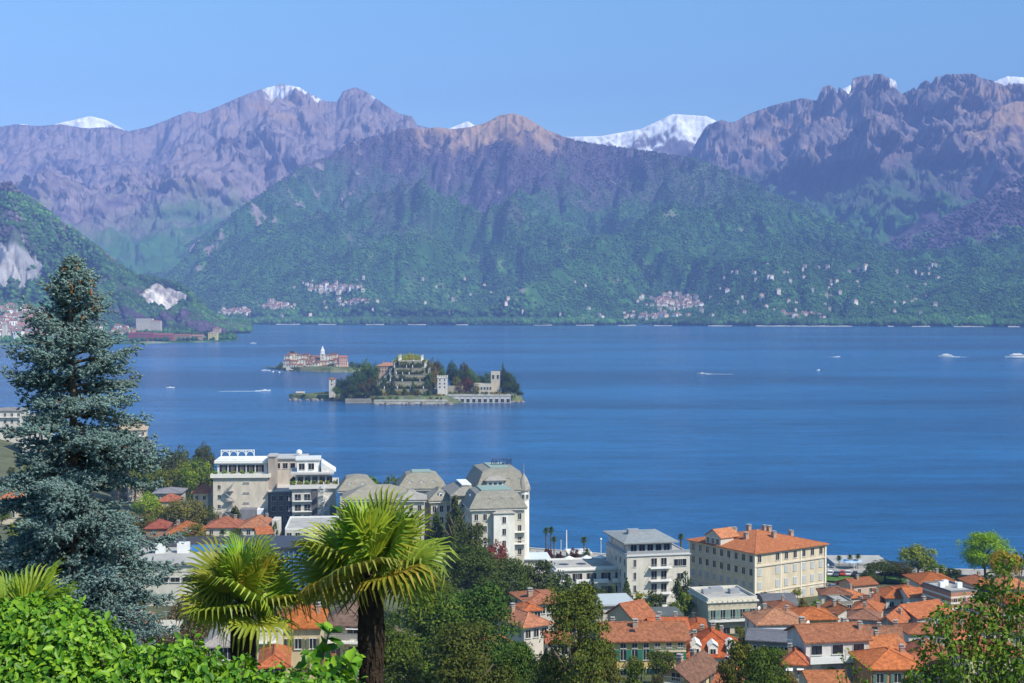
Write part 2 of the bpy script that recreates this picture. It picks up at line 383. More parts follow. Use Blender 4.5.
def c_quarry(Pp, T, X, Y, Z, sl, rel):
    c = c_hill(Pp, T, X, Y, Z, sl, rel); n2 = field(X, Y, 70, 62); n3 = field(X, Y, 22, 63, 3)
    v = 341.5-(Z-CZ)/Y*FPX-42.5          # height as an angle, to set the quarried faces where they are cut
    q1 = 1-(((Pp-163)/24)**2+((v-297)/15)**2)+n2*1.1
    q2 = 1-(((Pp-8)/34)**2+((v-264)/28)**2)+n2*1.3
    st = perlin(X/9, Z/60, 9)+.6*n3; c = mixc(c, mixc((.30, .26, .25), (.50, .46, .43), .5+st*1.6), q1*2.5); c = mixc(c, mixc((.55, .50, .45), (.74, .70, .64), .6+st), (1-(((Pp-150+(v-290)*-.9)/9)**2+((v-300)/14)**2)+n2*.9)*2)
    c = mixc(c, (.27, .265, .28), q2*2.0); c = mixc(c, (.36, .345, .34), (q2-.55)*1.6+n3)
    return c
mountain('snowy_mountains', 'distant snow covered peaks behind the dark ranges', [(-140, 122), (0, 127), (25, 124), (45, 127), (70, 121), (92, 116), (108, 120), (130, 132), (180, 160), (400, 160), (440, 132), (456, 126), (468, 121), (482, 130), (520, 132), (560, 137), (600, 136), (640, 129), (655, 122), (672, 114), (705, 116), (716, 121), (740, 132), (780, 140), (830, 95), (848, 85), (866, 92), (900, 110), (960, 95), (990, 82), (1005, 76), (1030, 78), (1164, 84)],
    11300, 10450, c_far, power=1.0, spur=.2, seed=70, iters=10, ec=260, er=60, nc=900, nr=140, rough=.05)
mountain('left_mountains', 'rocky brown mountain range behind the lake on the left', [(-140, 118), (0, 127), (18, 124), (40, 126), (62, 124), (85, 128), (115, 127), (130, 131), (150, 127), (175, 117), (190, 111), (202, 113), (215, 108), (240, 97), (262, 89), (283, 84), (300, 87), (312, 94), (325, 101), (338, 102), (344, 91), (356, 87), (368, 92), (385, 104), (400, 114), (412, 116), (418, 125), (440, 130), (500, 150), (600, 190), (700, 230), (760, 260), (1164, 290)],
    10400, [(-140, 5600), (300, 6400), (1164, 7800)], c_left, p1=800, crag=300, power=.8, spur=.24, K=.35, seed=2, iters=9, nc=900, nr=400, ec=320, er=150, rough=.08)
mountain('right_mountains', 'jagged rocky mountain range on the right', [(500, 260), (600, 215), (660, 180), (690, 152), (697, 140), (706, 125), (722, 119), (735, 121), (745, 115), (752, 112), (772, 105), (800, 98), (816, 100), (821, 87), (829, 84), (838, 88), (848, 95), (851, 78), (862, 75), (880, 74), (893, 80), (900, 94), (915, 86), (922, 81), (930, 83), (934, 76), (950, 74), (965, 73), (990, 79), (1010, 83), (1030, 86), (1164, 80)],
    9900, 6700, c_right, p0=480, crag=420, power=.8, spur=.28, K=.35, seed=14, iters=9, nc=800, nr=380, ec=280, er=150, rough=.10)
mountain('right_spur', 'wooded mountain spur on the right edge', [(640, 300), (760, 262), (820, 232), (860, 205), (900, 170), (930, 148), (950, 138), (985, 120), (1000, 106), (1014, 101), (1030, 103), (1080, 110), (1164, 96)],
    8500, 6300, c_rb, p0=640, crag=300, power=1.0, spur=.2, K=.6, seed=23, iters=14, nc=520, nr=280, ec=200, er=120, rough=.04)
mountain('right_foothill', 'dark wooded foothill on the right', [(700, 310), (820, 276), (862, 262), (892, 242), (930, 226), (960, 212), (1000, 190), (1024, 178), (1164, 120)],
    7100, 5300, c_rb, p0=700, power=1.0, spur=.22, seed=33, iters=12, nc=420, nr=240, ec=160, er=100, rough=.03)
mountain('central_mountain', 'broad wooded mountain rising from the far shore', [(-140, 318), (60, 308), (110, 292), (140, 275), (165, 258), (195, 240), (230, 216), (262, 194), (300, 168), (330, 156), (352, 142), (385, 134), (410, 128), (425, 129), (438, 127), (452, 129), (470, 127), (485, 123), (500, 115), (512, 113), (524, 116), (545, 129), (575, 141), (600, 145), (640, 150), (690, 158), (715, 166), (740, 176), (770, 192), (800, 205), (830, 219), (850, 229), (868, 240), (890, 251), (930, 250), (980, 246), (1024, 238), (1164, 215)],
    [(-140, 6200), (250, 7200), (510, 7900), (720, 7300), (880, 6200), (1164, 6000)], [(-140, 5000), (100, 5000), (512, 4780), (720, 4620), (1164, 4420)], c_mid, power=1.05, spur=.30, K=.7, seed=45, iters=16, nc=1150, nr=520, ec=420, er=190, rough=.07, foot=(.05, 1.2, 8))
mountain('quarry_hill', 'wooded hill with pale quarried cliffs on the left', [(-140, 150), (-40, 178), (0, 186), (12, 185), (25, 196), (45, 210), (60, 222), (80, 236), (98, 250), (118, 266), (135, 277), (160, 282), (182, 287), (200, 304), (215, 316), (235, 323), (252, 326)],
    [(-140, 4500), (0, 4300), (130, 4000), (252, 3900)], [(-140, 3250), (252, 3600)], c_quarry, p1=252, power=.9, spur=.22, seed=57, iters=12, nc=420, nr=220, ec=150, er=90, rough=.05, foot=(.04, 1, 6))
# the headland of the town across the bay
def headland():
    p = np.linspace(-140, 238, 200); t = np.linspace(0, 1, 40); Pp, T = np.meshgrid(p, t)
    yf = np.interp(p, [-140, 0, 60, 130, 170, 205, 225, 238], [2650, 2690, 2700, 2760, 2840, 2900, 2960, 3040])
    yb = np.interp(p, [-140, 60, 110, 150, 200, 225, 238], [3600, 3600, 3700, 3640, 3300, 3150, 3060])
    Yy = yf+(yb-yf)*T; Xx = (Pp-512)/FPX*Yy
    Z = (2.5+.8*fbm(Xx/60, Yy/60, 3))*sstep(0, .03, T)*(1-sstep(.97, 1, T))+sstep(.0, 1, T)*np.interp(Pp, [-140, 40, 80, 150], [85, 70, 16, 4])*(1-.5*sstep(.95, 1, T))
    Z[0] = -2
    n = field(Xx, Yy, 60, 71); C = mixc(DGREEN, LGREEN, .3+n*1.5); C = mixc(C, (.3, .27, .24), n*3-.4)
    GR['headland'] = (p, Xx, Yy, Z, C)
    tag(link('headland', np_mesh('headland', np.c_[Xx.ravel(), Yy.ravel(), Z.ravel()], grid_faces(*Xx.shape), M['mountain'], True, colors=C.reshape(-1, 3))), 'low green headland of the town across the bay', kind='structure')
    return p, yf, yb
HP, HF, HB = headland()
def headz(px, Yd):
    yf = np.interp(px, HP, HF); yb = np.interp(px, HP, HB); T = (Yd-yf)/(yb-yf)
    return float(2.5+sstep(.0, 1, T)*np.interp(px, [-140, 40, 80, 150], [85, 70, 16, 4]))

# ------------------------------------------------------------------ haze
def haze():
    m = bpy.data.materials.new('haze_air'); m.use_nodes = True; nt = m.node_tree
    nt.nodes.remove(nt.nodes['Principled BSDF'])
    v = nt.nodes.new('ShaderNodeVolumePrincipled'); v.inputs['Color'].default_value = (.28, .43, 1.0, 1)
    v.inputs['Density'].default_value = HAZE; v.inputs['Anisotropy'].default_value = -.35
    nt.links.new(v.outputs[0], nt.nodes['Material Output'].inputs['Volume'])
    b = MB().box(-9000, -1500, -60, 9000, 15200, 2300)
    tag(b.obj('haze', m), 'pale blue haze over the lake', kind='stuff')
HAZE = 9.6e-5
haze()

# ================================================================== vegetation library
def unit(a): return a/(np.linalg.norm(a, axis=-1, keepdims=True)+1e-9)
def leaf_quads(P, N, size, asp=1.5, jit=.6, rs=None, tri=False):
    """small leaf-sized diamonds at P facing roughly along N"""
    n = len(P); N = unit(N+rs.normal(size=(n, 3))*jit); T = unit(np.cross(N, rs.normal(size=(n, 3)))); B = np.cross(N, T)
    s = (size*(rs.rand(n)*.7+.65))[:, None] if np.isscalar(size) else size[:, None]
    V = np.stack([P-T*s*asp*.5, P+B*s*.42+N*s*.1, P+T*s*asp*.5, P-B*s*.42+N*s*.1], 1).reshape(-1, 3)
    return V, np.arange(4*n).reshape(n, 4)
def clumps(rs, n, kind):
    """clump centres and radii inside a unit crown (radius 1, z 0..2)"""
    C = []; 
    for i in range(n):
        if kind == 'round':
            d = unit(rs.normal(size=3)); d[2] = d[2]*.9+.12; r = .35+.5*rs.rand()**.6; c = np.array([0, 0, 1.0])+d*r*np.array([.92, .92, .9]); q = .14+.15*rs.rand()
        elif kind == 'cone':
            z = (i+rs.rand())/n; rr = (1-z)**.85*.9; a = rs.rand()*2*pi; c = np.array([cos(a)*rr*(.45+.5*rs.rand()), sin(a)*rr*(.45+.5*rs.rand()), .1+1.78*z]); q = .10+.2*(1-z)
        elif kind == 'column':
            z = (i+rs.rand())/n; rr = .75*sin(pi*min(z*.8+.18, 1))**.6; a = rs.rand()*2*pi; c = np.array([cos(a)*rr*.7, sin(a)*rr*.7, .1+1.8*z]); q = .3
        elif kind == 'pine':
            z = rs.rand()**.8; rr = (.4+.6*sin(pi*min(z*.75+.2, 1)))*(1-z*.35); a = rs.rand()*2*pi; r2 = rr*(.3+.7*rs.rand()); c = np.array([cos(a)*r2, sin(a)*r2, .12+1.72*z]); q = .16+.12*rs.rand()
        elif kind == 'umbrella':
            a = rs.rand()*2*pi; r2 = .8*sqrt(rs.rand()); c = np.array([cos(a)*r2, sin(a)*r2, 1.1+.7*(1-r2*r2)*rs.rand()]); q = .26
        C.append((c, q))
    return C
def crown_mesh(name, m, kind, n, size, seed, nc=46, flat=1.0, jit=.55):
    rs = np.random.RandomState(seed); C = clumps(rs, nc, kind); w = np.array([q*q for _, q in C]); w /= w.sum(); V = []; N = []
    for (c, q), k in zip(C, rs.multinomial(n, w)):
        d = unit(rs.normal(size=(k, 3))); d[:, 2] = np.abs(d[:, 2])*np.where(rs.rand(k) < .78, 1, -1)
        r = q*(.55+.5*rs.rand(k)**.5)[:, None]
        wob = 1+.25*np.sin(d[:, :1]*7+seed)*np.cos(d[:, 1:2]*6)
        V.append(c+d*r*wob*np.array([1, 1, flat])); out = unit(c-np.array([0, 0, .8])); N.append(unit(d*1.0+out*.5+np.array([0, 0, .35])))
    V, F = leaf_quads(np.concatenate(V), np.concatenate(N), size, 1.5, jit, rs)
    return np_mesh(name, V, F, m)
def trunk_mesh(name, m, seed, limbs=6, r0=.05, top=.85, lean=.03):
    """unit height trunk with tapering limbs"""
    rs = random.Random(seed); b = MB(); pts = [(0, 0, -.06)]; x = y = 0
    for k in range(1, 7): x += rs.uniform(-lean, lean); y += rs.uniform(-lean, lean); pts.append((x, y, top*k/6))
    b.tube(pts, [r0*1.25]+[r0*(1-.15*k) for k in range(1, 7)], 8)
    for i in range(limbs):
        t = .3+.6*i/limbs; k = min(int(t*6), 5); p = pts[k+1]; a = rs.uniform(0, 2*pi); L = rs.uniform(.22, .36)*(1.15-t*.6)
        b.tube([p, (p[0]+cos(a)*L*.5, p[1]+sin(a)*L*.5, p[2]+L*.35), (p[0]+cos(a)*L, p[1]+sin(a)*L, p[2]+L*.75)], [r0*.45, r0*.3, r0*.1], 5)
    return b.mesh(name, m, True)
M['leaf'] = mat('leaf', (.05, .1, .02), .7, .08, .22, .25, objcol=True, transl=.22, leafvar=.35)
M['bark'] = mat('bark', (.13, .10, .075), .95, .1, .3, 3, .8, 6)
M['needle'] = mat('needle', (.05, .1, .02), .7, .10, .2, .3, objcol=True, transl=.08, leafvar=.3)
PR = {}
def proto(key, lod):
    """shared crown meshes"""
    k = (key, lod)
    if k in PR: return PR[k]
    n = {'hi': 15000, 'mid': 5200, 'low': 1500, 'tiny': 420}[lod]; s = {'hi': .036, 'mid': .060, 'low': .11, 'tiny': .2}[lod]
    kind, mm = key.split('/')[0], M['needle' if key.split('/')[0] in ('cone', 'pine', 'column') else 'leaf']; nv = 3 if lod != 'hi' else 2
    nc = {'hi': 90, 'mid': 75, 'low': 40, 'tiny': 16}[lod]
    PR[k] = [crown_mesh(kind+'_crown', mm, kind, n, s, 100+i*7+len(PR)*31, nc, .55 if kind == 'pine' else 1.0) for i in range(nv)]
    return PR[k]
TR = [trunk_mesh('trunk', M['bark'], i) for i in range(4)]
_tn = [0]
def tree(px, pt, h, wpx, kind='round', col=(.05, .10, .025), label=None, cat='tree', group=None, D=None, lod=None, name='tree', zb=None, cf=.85, xyz=None):
    """tree of height h whose top is seen at (px, pt) and whose crown is wpx pixels wide"""
    _tn[0] += 1; i = _tn[0]; rs = random.Random(i)
    if xyz: x, D, z = xyz; kz = 0
    else:
        if D is None: D = solve(px, pt, h)
        kx, kz = ray(px, pt); x = kx*D
        z = gz(x, D) if zb is None else zb
        h = CZ+kz*D-z
    w = wpx*D/FPX/2
    if lod is None: lod = 'hi' if wpx > 70 else 'mid' if wpx > 26 else 'low' if wpx > 10 else 'tiny'
    ch = h*cf
    root = empty(name, (x, D, z), rs.uniform(0, 6.28))
    cr = link('crown', rs.choice(proto(kind, lod)), root, (0, 0, h-ch), (0, 0, 0), (w, w, ch/2*1.02), [c*rs.uniform(.88, 1.12)*k for c, k in zip(col, (2.0, 1.5, .75))])
    if lod != 'tiny': link('trunk', TR[i % 4], root, (0, 0, 0), (0, 0, 0), (max(h*.55, w), max(h*.55, w), h*.92))
    tag(root, label, cat, group); return root
def palm_fan(seed, r=.75, nseg=38, droop=.35, spread=R(310), pet=.58):
    """one fan leaf: petiole along +x then a pleated fan"""
    rs = random.Random(seed); b = MB()
    b.tube([(0, 0, 0), (pet*.5, 0, .05), (pet, 0, 0)], [.018, .013, .010], 4, 1)
    for i in range(nseg):
        a = (i/(nseg-1)-.5)*spread; rr = r*(1-.30*abs(a/(spread/2))**2)*rs.uniform(.88, 1.06); wd = .030*(.8+.4*rs.random())
        d = np.array([cos(a), sin(a), 0]); s = np.array([-sin(a), cos(a), 0]); o = np.array([pet, 0, 0]); up = np.array([0, 0, 1.0])
        z1 = -.02*rs.random(); dr = droop*rs.uniform(.6, 1.35)
        cup = .16*(1-abs(a)/(spread/2)*.3)
        pts = [o, o+d*rr*.33+up*cup*.35, o+d*rr*.66+up*(cup*.5+z1), o+d*rr*.86+up*(cup*.42-dr*.10), o+d*rr*(.99-dr*.14)+up*(cup*.1-dr*.34)]
        ws = [.006, wd*.85, wd*.95, wd*.6, .004]; fold = .55
        vs = []
        for p, w in zip(pts, ws): vs += [p-s*w+up*w*fold, p, p+s*w+up*w*fold]
        fs = []
        for k in range(4): q = 3*k; fs += [(q, q+1, q+4, q+3), (q+1, q+2, q+5, q+4)]
        b.add(vs, fs, 0)
    return b
M['palm'] = mat('palm_leaf', (.10, .17, .03), .42, .30, .18, 3, objcol=True, transl=.25, leafvar=.25)
M['palmstem'] = mat('palm_stem', (.12, .16, .05), .6, .3)
M['fibre'] = mat('palm_trunk_fibre', (.040, .028, .020), .98, .05, .4, 6, 1.0, 18)
FANS = [palm_fan(i, .74, droop=d, nseg=36).mesh('fan_leaf', [M['palm'], M['palmstem']]) for i, d in enumerate((.04, .16, .38, .8))]
def fan_palm(loc, th, scale, nleaf, label, seed=1, group=None, lean=0, tr=.16, up=.9):
    rs = random.Random(seed); root = empty('fan_palm', loc, rs.uniform(0, 6)); tag(root, label, 'palm tree', group)
    b = MB(); prof = [(-.3, tr*1.0)]+[(th*k/14, tr*(1.02+.18*(k/14))*rs.uniform(.92, 1.08)) for k in range(14)]+[(th*1.0, tr*.9), (th*1.03, .05)]
    b.lathe([(r, z) for z, r in prof], 12)
    for k in range(int(150*min(th, 3.5)/2.5)):      # hanging fibres and old leaf bases
        a = rs.uniform(0, 2*pi); z = th*rs.uniform(.05 if th < 4 else .4, 1); q = tr*1.12; L = rs.uniform(.12, .3); w = rs.uniform(.012, .03)
        c, s = cos(a), sin(a); o = rs.uniform(.02, .09)
        b.add([(c*q-s*w, s*q+c*w, z), (c*q+s*w, s*q-c*w, z), (c*(q+o), s*(q+o), z-L)], [(0, 1, 2)])
    b.obj('trunk', M['fibre'], root)
    g = pi*(3-sqrt(5))
    for i in range(nleaf):
        t = (i+.5)/nleaf; el = R(82)-t*R(102)*up+rs.uniform(-.14, .14); a = i*g; k = 0 if t < .3 else 1 if t < .55 else 2 if t < .8 else 3
        c = (.245, .315, .028) if t < .7 else (.26, .27, .035)
        c = [q*rs.uniform(.8, 1.2) for q in c]
        sc = scale*rs.uniform(.88, 1.1)*(.78 if t < .12 else 1)
        link('fan_leaf', FANS[k], root, (0, 0, th+.02-.12*t), (rs.uniform(-.9, .9), -el, a+rs.uniform(-.25, .25)), (sc,)*3, c)
    for k in range(3):                                 # fruit stalks / old yellow stems
        a = rs.uniform(0, 6.28); bb = MB(); bb.tube([(0, 0, 0), (cos(a)*.25, sin(a)*.25, .02), (cos(a)*.4, sin(a)*.4, -.25)], [.02, .018, .008], 5)
        bb.obj('stalk', M['palmstem'], root, (0, 0, th-.05))
    return root
def far_palm_mesh(n, seed):
    rs = random.Random(seed); b = MB()
    for i in range(n):
        a = i*2.4; el = R(75)-R(120)*i/n
        for q in range(5):
            aa = a+(q-2)*.28; d = np.array([cos(aa)*cos(el), sin(aa)*cos(el), sin(el)]); s = np.array([-sin(aa), cos(aa), 0])*.07
            p1 = d*.35; p2 = d*rs.uniform(.85, 1.0)+np.array([0, 0, -.18]); b.add([p1*.2-s*.3, p1*.2+s*.3, (p1+p2)/2+s, p2, (p1+p2)/2-s], [(0, 1, 2, 3, 4)])
    return b.mesh('palm_crown', M['leaf'])
FARP = [far_palm_mesh(22, i) for i in range(3)]
_b = MB(); _b.tube([(0, 0, -.05), (0, 0, .5), (0, 0, 1)], [.03, .026, .03], 6); FPT = _b.mesh('palm_trunk', M['bark'])
def far_palm(px, pt, h, wpx, label, D=None, group=None, col=(.07, .12, .03)):
    if D is None: D = solve(px, pt, h)
    kx, kz = ray(px, pt); x = kx*D; z = gz(x, D); h = CZ+kz*D-z; w = wpx*D/FPX/2
    root = empty('palm_tree', (x, D, z), px); tag(root, label, 'palm tree', group)
    link('trunk', FPT, root, scale=(h*.8, h*.8, h-w*.7)); link('crown', FARP[int(px) % 3], root, (0, 0, h-w*.75), scale=(w, w, w), color=col)
    return root

# ================================================================== building library
M['plaster'] = mat('plaster_wall', (.7, .68, .62), .9, .15, .17, .6, .25, 3, objcol=True, aniso=(1, 1, .3))
M['tile'] = mat('roof_tiles', (.42, .15, .06), .9, .1, .24, 1.1, .6, 5, objcol=True, vor=.24)
M['slate'] = mat('slate_roof', (.3, .28, .24), .7, .3, .15, .6, .3, 4, objcol=True, vor=.14)
M['trim'] = mat('painted_trim', (.6, .6, .58), .7, .3, .08, 2, objcol=True)
M['frame'] = mat('window_frame', (.62, .61, .58), .6, .3, .05)
M['shutter'] = mat('shutter', (.1, .2, .15), .6, .3, .1, 3, objcol=True)
M['brick'] = mat('chimney_render', (.38, .27, .20), .9, .1, .25, 2)
M['metal'] = mat('painted_metal', (.30, .31, .33), .45, .5, .06)
M['white_metal'] = mat('white_metal', (.75, .75, .74), .4, .5, .04)
M['concrete'] = mat('concrete_roof', (.36, .35, .33), .9, .2, .2, .3, .2, 2)
M['copper'] = mat('green_copper', (.24, .33, .29), .6, .3, .1)
g = bpy.data.materials.new('window_glass'); g.use_nodes = True; q = g.node_tree.nodes['Principled BSDF']
q.inputs['Base Color'].default_value = (.018, .022, .028, 1); q.inputs['Roughness'].default_value = .08; q.inputs['Specular IOR Level'].default_value = .7; M['glass'] = g
M['blueglass'] = mat('blue_glass', (.035, .14, .34), .12, .8, .15, .3)
TILE = [(.44, .17, .075), (.36, .15, .08), (.50, .22, .12), (.40, .13, .05), (.30, .15, .10)]
_wc = {}
def win_mesh(w, h, style):
    k = (round(w, 2), round(h, 2), style)
    if k in _wc: return _wc[k]
    b = MB(); f = .07
    b.box(-w/2, -.03, 0, w/2, .02, h, 1)                           # glass
    b.box(-w/2-f, -.09, 0, -w/2, .02, h, 0); b.box(w/2, -.09, 0, w/2+f, .02, h, 0)
    b.box(-w/2-f, -.09, h, w/2+f, .02, h+f, 0)
    b.box(-w/2-.14, -.20, -.10, w/2+.14, .02, -.002, 0)
    if w > .6: b.box(-.03, -.06, .002, .03, -.032, h-.002, 0)
    if style == 'wide':
        for q in range(1, int(w/1.2)+1): xx = -w/2+q*w/(int(w/1.2)+1); b.box(xx-.03, -.06, .002, xx+.03, -.032, h-.002, 0)
    if style == 'arch':
        n = 8; pts = [(cos(pi*i/n)*(w/2+f), h+sin(pi*i/n)*w/2*.8) for i in range(n+1)]
        b.add([(x, -.05, z) for x, z in pts]+[(x, .02, z) for x, z in pts], [tuple(range(n+1))[::-1]]+[(i, i+1, n+2+i, n+1+i) for i in range(n)], 0)
    w_ = b.mesh('window', [M['frame'], M['glass']])
    s_ = None
    if style in ('open', 'closed'):
        s_ = []; hw = w/2
        for sg in (-1, 1):
            b = MB()
            x0, x1 = (sg*(w/2+.05), sg*(w/2+.05+hw)) if style == 'open' else (0.01*sg, sg*hw); x0, x1 = min(x0, x1), max(x0, x1)
            b.box(x0, -.15, .02, x1, -.095, h, 0); s_.append(b.mesh('shutter', M['shutter']))
    if style == 'awning':
        b = MB(); b.add([(-w/2-.1, -.1, h+.1), (w/2+.1, -.1, h+.1), (w/2+.1, -.9, h-.35), (-w/2-.1, -.9, h-.35), (-w/2-.1, -.1, h+.06), (w/2+.1, -.1, h+.06), (w/2+.1, -.9, h-.39), (-w/2-.1, -.9, h-.39)], [(0, 3, 2, 1), (4, 5, 6, 7), (0, 1, 5, 4), (1, 2, 6, 5), (2, 3, 7, 6), (3, 0, 4, 7)]); s_ = [b.mesh('awning', M['white_metal'])]
    _wc[k] = (w_, s_); return _wc[k]
_chc = {}
def chim_mesh(w, h):
    k = (round(w, 1), round(h, 1))
    if k not in _chc:
        b = MB(); b.box(-w/2, -w/2, 0, w/2, w/2, h, 0).box(-w/2-.1, -w/2-.1, h, w/2+.1, w/2+.1, h+.12, 1)
        for sx in (-1, 1): b.box(sx*w*.36-.07, -w*.3, h+.12, sx*w*.36+.07, w*.3, h+.4, 0)
        b.box(-w/2-.05, -w/2-.05, h+.4, w/2+.05, w/2+.05, h+.5, 1); _chc[k] = b.mesh('chimney', [M['brick'], M['concrete']])
    return _chc[k]
LOG = []
_dr = random.Random(77)
def deep(c): k = _dr.uniform(.68, 1.05); j = _dr.uniform(.90, 1.06); return (c[0]*.85*k, c[1]*.80*k*j, c[2]*.74*k*j*j)
def wallc(c): return tuple(q*k for q, k in zip(c, (.74, .705, .65)))
class House:
    def __init__(s, px0, px1, pye, D, yaw=0., dp=9., wall=(.72, .70, .64), label='', cat='house', name='house', group=None, base=3., zg=None, left=None):
        s.ya = R(yaw); u = (cos(s.ya), sin(s.ya)); a1 = ray(px1, pye)[0]; a0 = ray(px0, pye)[0]; x0 = a0*D
        s.W = (a1*D-x0)/(u[0]-a1*u[1]); s.D = dp; z = CZ+ray(px0, pye)[1]*D
        v = (-u[1], u[0]); cx = x0+u[0]*s.W/2+v[0]*dp/2; cy_ = D+u[1]*s.W/2+v[1]*dp/2
        zg = min(gz(x0, D), gz(x0+u[0]*s.W, D+u[1]*s.W), gz(cx, cy_)) if zg is None else zg
        s.h = z-zg; s.root = empty(name, (cx, cy_, zg), s.ya); tag(s.root, label, cat, group); s.col = wallc(wall)
        LOG.append((label[:44], round(s.W, 1), dp, round(s.h, 1)))
        s.wm = MB(); s.wm.box(-s.W/2, -dp/2, -base, s.W/2, dp/2, s.h); s.top = s.h; s._w = False; s.base = base
    def done(s):
        if s.col and LOG and hasattr(s, 'rz') and s.root.location[1] < 410 and s.W < 15 and _dr.random() < .45: antenna(s, _dr.uniform(-.6, .6), _dr.uniform(-.2, .3), 1.8)
        s.wm.obj('wall', M['plaster'], s.root, color=s.col); return s
    def part(s, name, m, b, color=None, loc=(0, 0, 0), rot=(0, 0, 0), parent=None): return b.obj(name, m, parent or s.root, loc, rot, color)
    def gable(s, rh, ax='x', o=.5, col=TILE[0], t=.22, m='tile', z=None, name='roof'):
        rh *= .60
        z = s.h if z is None else z; A, B = (s.W/2, s.D/2) if ax == 'x' else (s.D/2, s.W/2); sl = rh/B
        P = lambda a, b_, zz: (a, b_, zz) if ax == 'x' else (b_, a, zz)
        b = MB(); L = A+o; E = B+o; ze = z-o*sl
        for sg in (-1, 1):
            vs = [P(-L, sg*E, ze), P(L, sg*E, ze), P(L, 0, z+rh), P(-L, 0, z+rh)]; vs += [(x, y, q+t) for x, y, q in vs]
            b.add(vs, [(0, 3, 2, 1), (4, 5, 6, 7), (0, 1, 5, 4), (1, 2, 6, 5), (2, 3, 7, 6), (3, 0, 4, 7)])
        b.tube([P(-L, 0, z+rh+t), P(L, 0, z+rh+t)], .14, 5)
        s.wm.add([P(-A, -B, z), P(-A, B, z), P(-A, 0, z+rh), P(A, -B, z), P(A, B, z), P(A, 0, z+rh)], [(0, 1, 2), (3, 5, 4), (0, 3, 4, 1), (1, 4, 5, 2), (0, 2, 5, 3)])
        s.rz = lambda x, y: z+t+rh*(1-abs(y if ax == 'x' else x)/B); s.part(name, M[m], b, deep(col) if m == 'tile' else col); return s
    def hip(s, rh, o=.5, col=TILE[0], t=.2, m='tile', z=None, top=0., mans=None, name='roof', rect=None):
        rh *= 1 if mans else .58 if s.root.location[1] < 385 else .72; z = s.h if z is None else z; x0, x1, y0, y1 = rect or (-s.W/2, s.W/2, -s.D/2, s.D/2); hw, hd = (x1-x0)/2, (y1-y0)/2; cx, cyy = (x0+x1)/2, (y0+y1)/2; B = min(hw, hd)
        R_ = lambda ins, zz: [(cx-hw+ins, cyy-hd+ins, zz), (cx+hw-ins, cyy-hd+ins, zz), (cx+hw-ins, cyy+hd-ins, zz), (cx-hw+ins, cyy+hd-ins, zz)]
        b = MB()
        if mans: rings = [R_(-o, z), R_(-o, z+t), R_(mans[0], z+mans[1]), R_(min(B-.02, mans[2]), z+rh)]
        else: rings = [R_(-o, z-o*rh/B), R_(-o, z-o*rh/B+t), R_(B*(1-top)-.01, z+rh)]
        b.rings(rings)
        if not mans and not top:                                     # ridge and hip caps
            rr = rings[-1]; b.tube([rr[0], rr[2]], .13, 5)
            for k in range(4): b.tube([rings[1][k], rr[k]], .12, 5)
        s.rz = lambda x, y: z+t+rh*(1-max(abs(x)-hw+B, abs(y)-hd+B, 0)/B); s.part(name, M[m], b, deep(col) if m == 'tile' else col); return s
    def flat(s, par=.9, col=None, t=.25, over=.0, name='parapet'):
        W, D, z = s.W/2+over, s.D/2+over, s.h; b = MB()
        b.box(-W, -D, z, W, -D+t, z+par).box(-W, D-t, z, W, D, z+par).box(-W, -D+t, z, -W+t, D-t, z+par).box(W-t, -D+t, z, W, D-t, z+par)
        if over: b.box(-W, -D, z-.25, W, D, z-.002)
        s.part(name, M['trim'], b, col or s.col); b = MB().box(-W+t, -D+t, z, W-t, D-t, z+.06); s.part('roof', M['concrete'], b); s.rz = lambda x, y: z; return s
    def slab(s, o=.5, t=.3, col=(.4, .4, .4), z=None, m='trim', name='roof', rect=None):
        z = s.h if z is None else z; x0, x1, y0, y1 = rect or (-s.W/2, s.W/2, -s.D/2, s.D/2); s.part(name, M[m], MB().box(x0-o, y0-o, z, x1+o, y1+o, z+t), col); s.rz = lambda x, y: z+t; return s
    def chim(s, x, y, w=.7, h=1.1):
        x, y = x*s.W/2, y*s.D/2; link('chimney', chim_mesh(w, h), s.root, (x, y, s.rz(x, y)-.35)); return s
    def face(s, side):
        return {'f': (s.W, lambda u: (u, -s.D/2, 0), 0), 'l': (s.D, lambda u: (-s.W/2, -u, 0), -pi/2), 'r': (s.D, lambda u: (s.W/2, u, 0), pi/2), 'b': (s.W, lambda u: (-u, s.D/2, 0), pi)}[side]
    def wins(s, side, zs, n, w=1.1, h=1.5, style='plain', col=(.08, .16, .12), u0=None, u1=None, skip=(), off=0.):
        L, f, ro = s.face(side); u0 = -L/2 if u0 is None else u0*L/2; u1 = L/2 if u1 is None else u1*L/2
        wm, sm = win_mesh(w, h, style); c_, s_ = cos(ro), sin(ro)
        for j, z in enumerate(zs):
            for i in range(n):
                if (i, j) in skip: continue
                x, y, _ = f(u0+(u1-u0)*(i+.5)/n); x += s_*off; y -= c_*off
                o = link('window', wm, s.root, (x, y, z), (0, 0, ro))
                for m_ in sm or (): link('awning' if style == 'awning' else 'shutter', m_, o, color=col)
        return s
    def band(s, z, t=.25, p=.18, col=None, name='cornice'):
        W, D = s.W/2+p, s.D/2+p; s.part(name, M['trim'], MB().rings([[(-W, -D, zz), (W, -D, zz), (W, D, zz), (-W, D, zz)] for zz in (z, z+t)]), col or s.col); return s
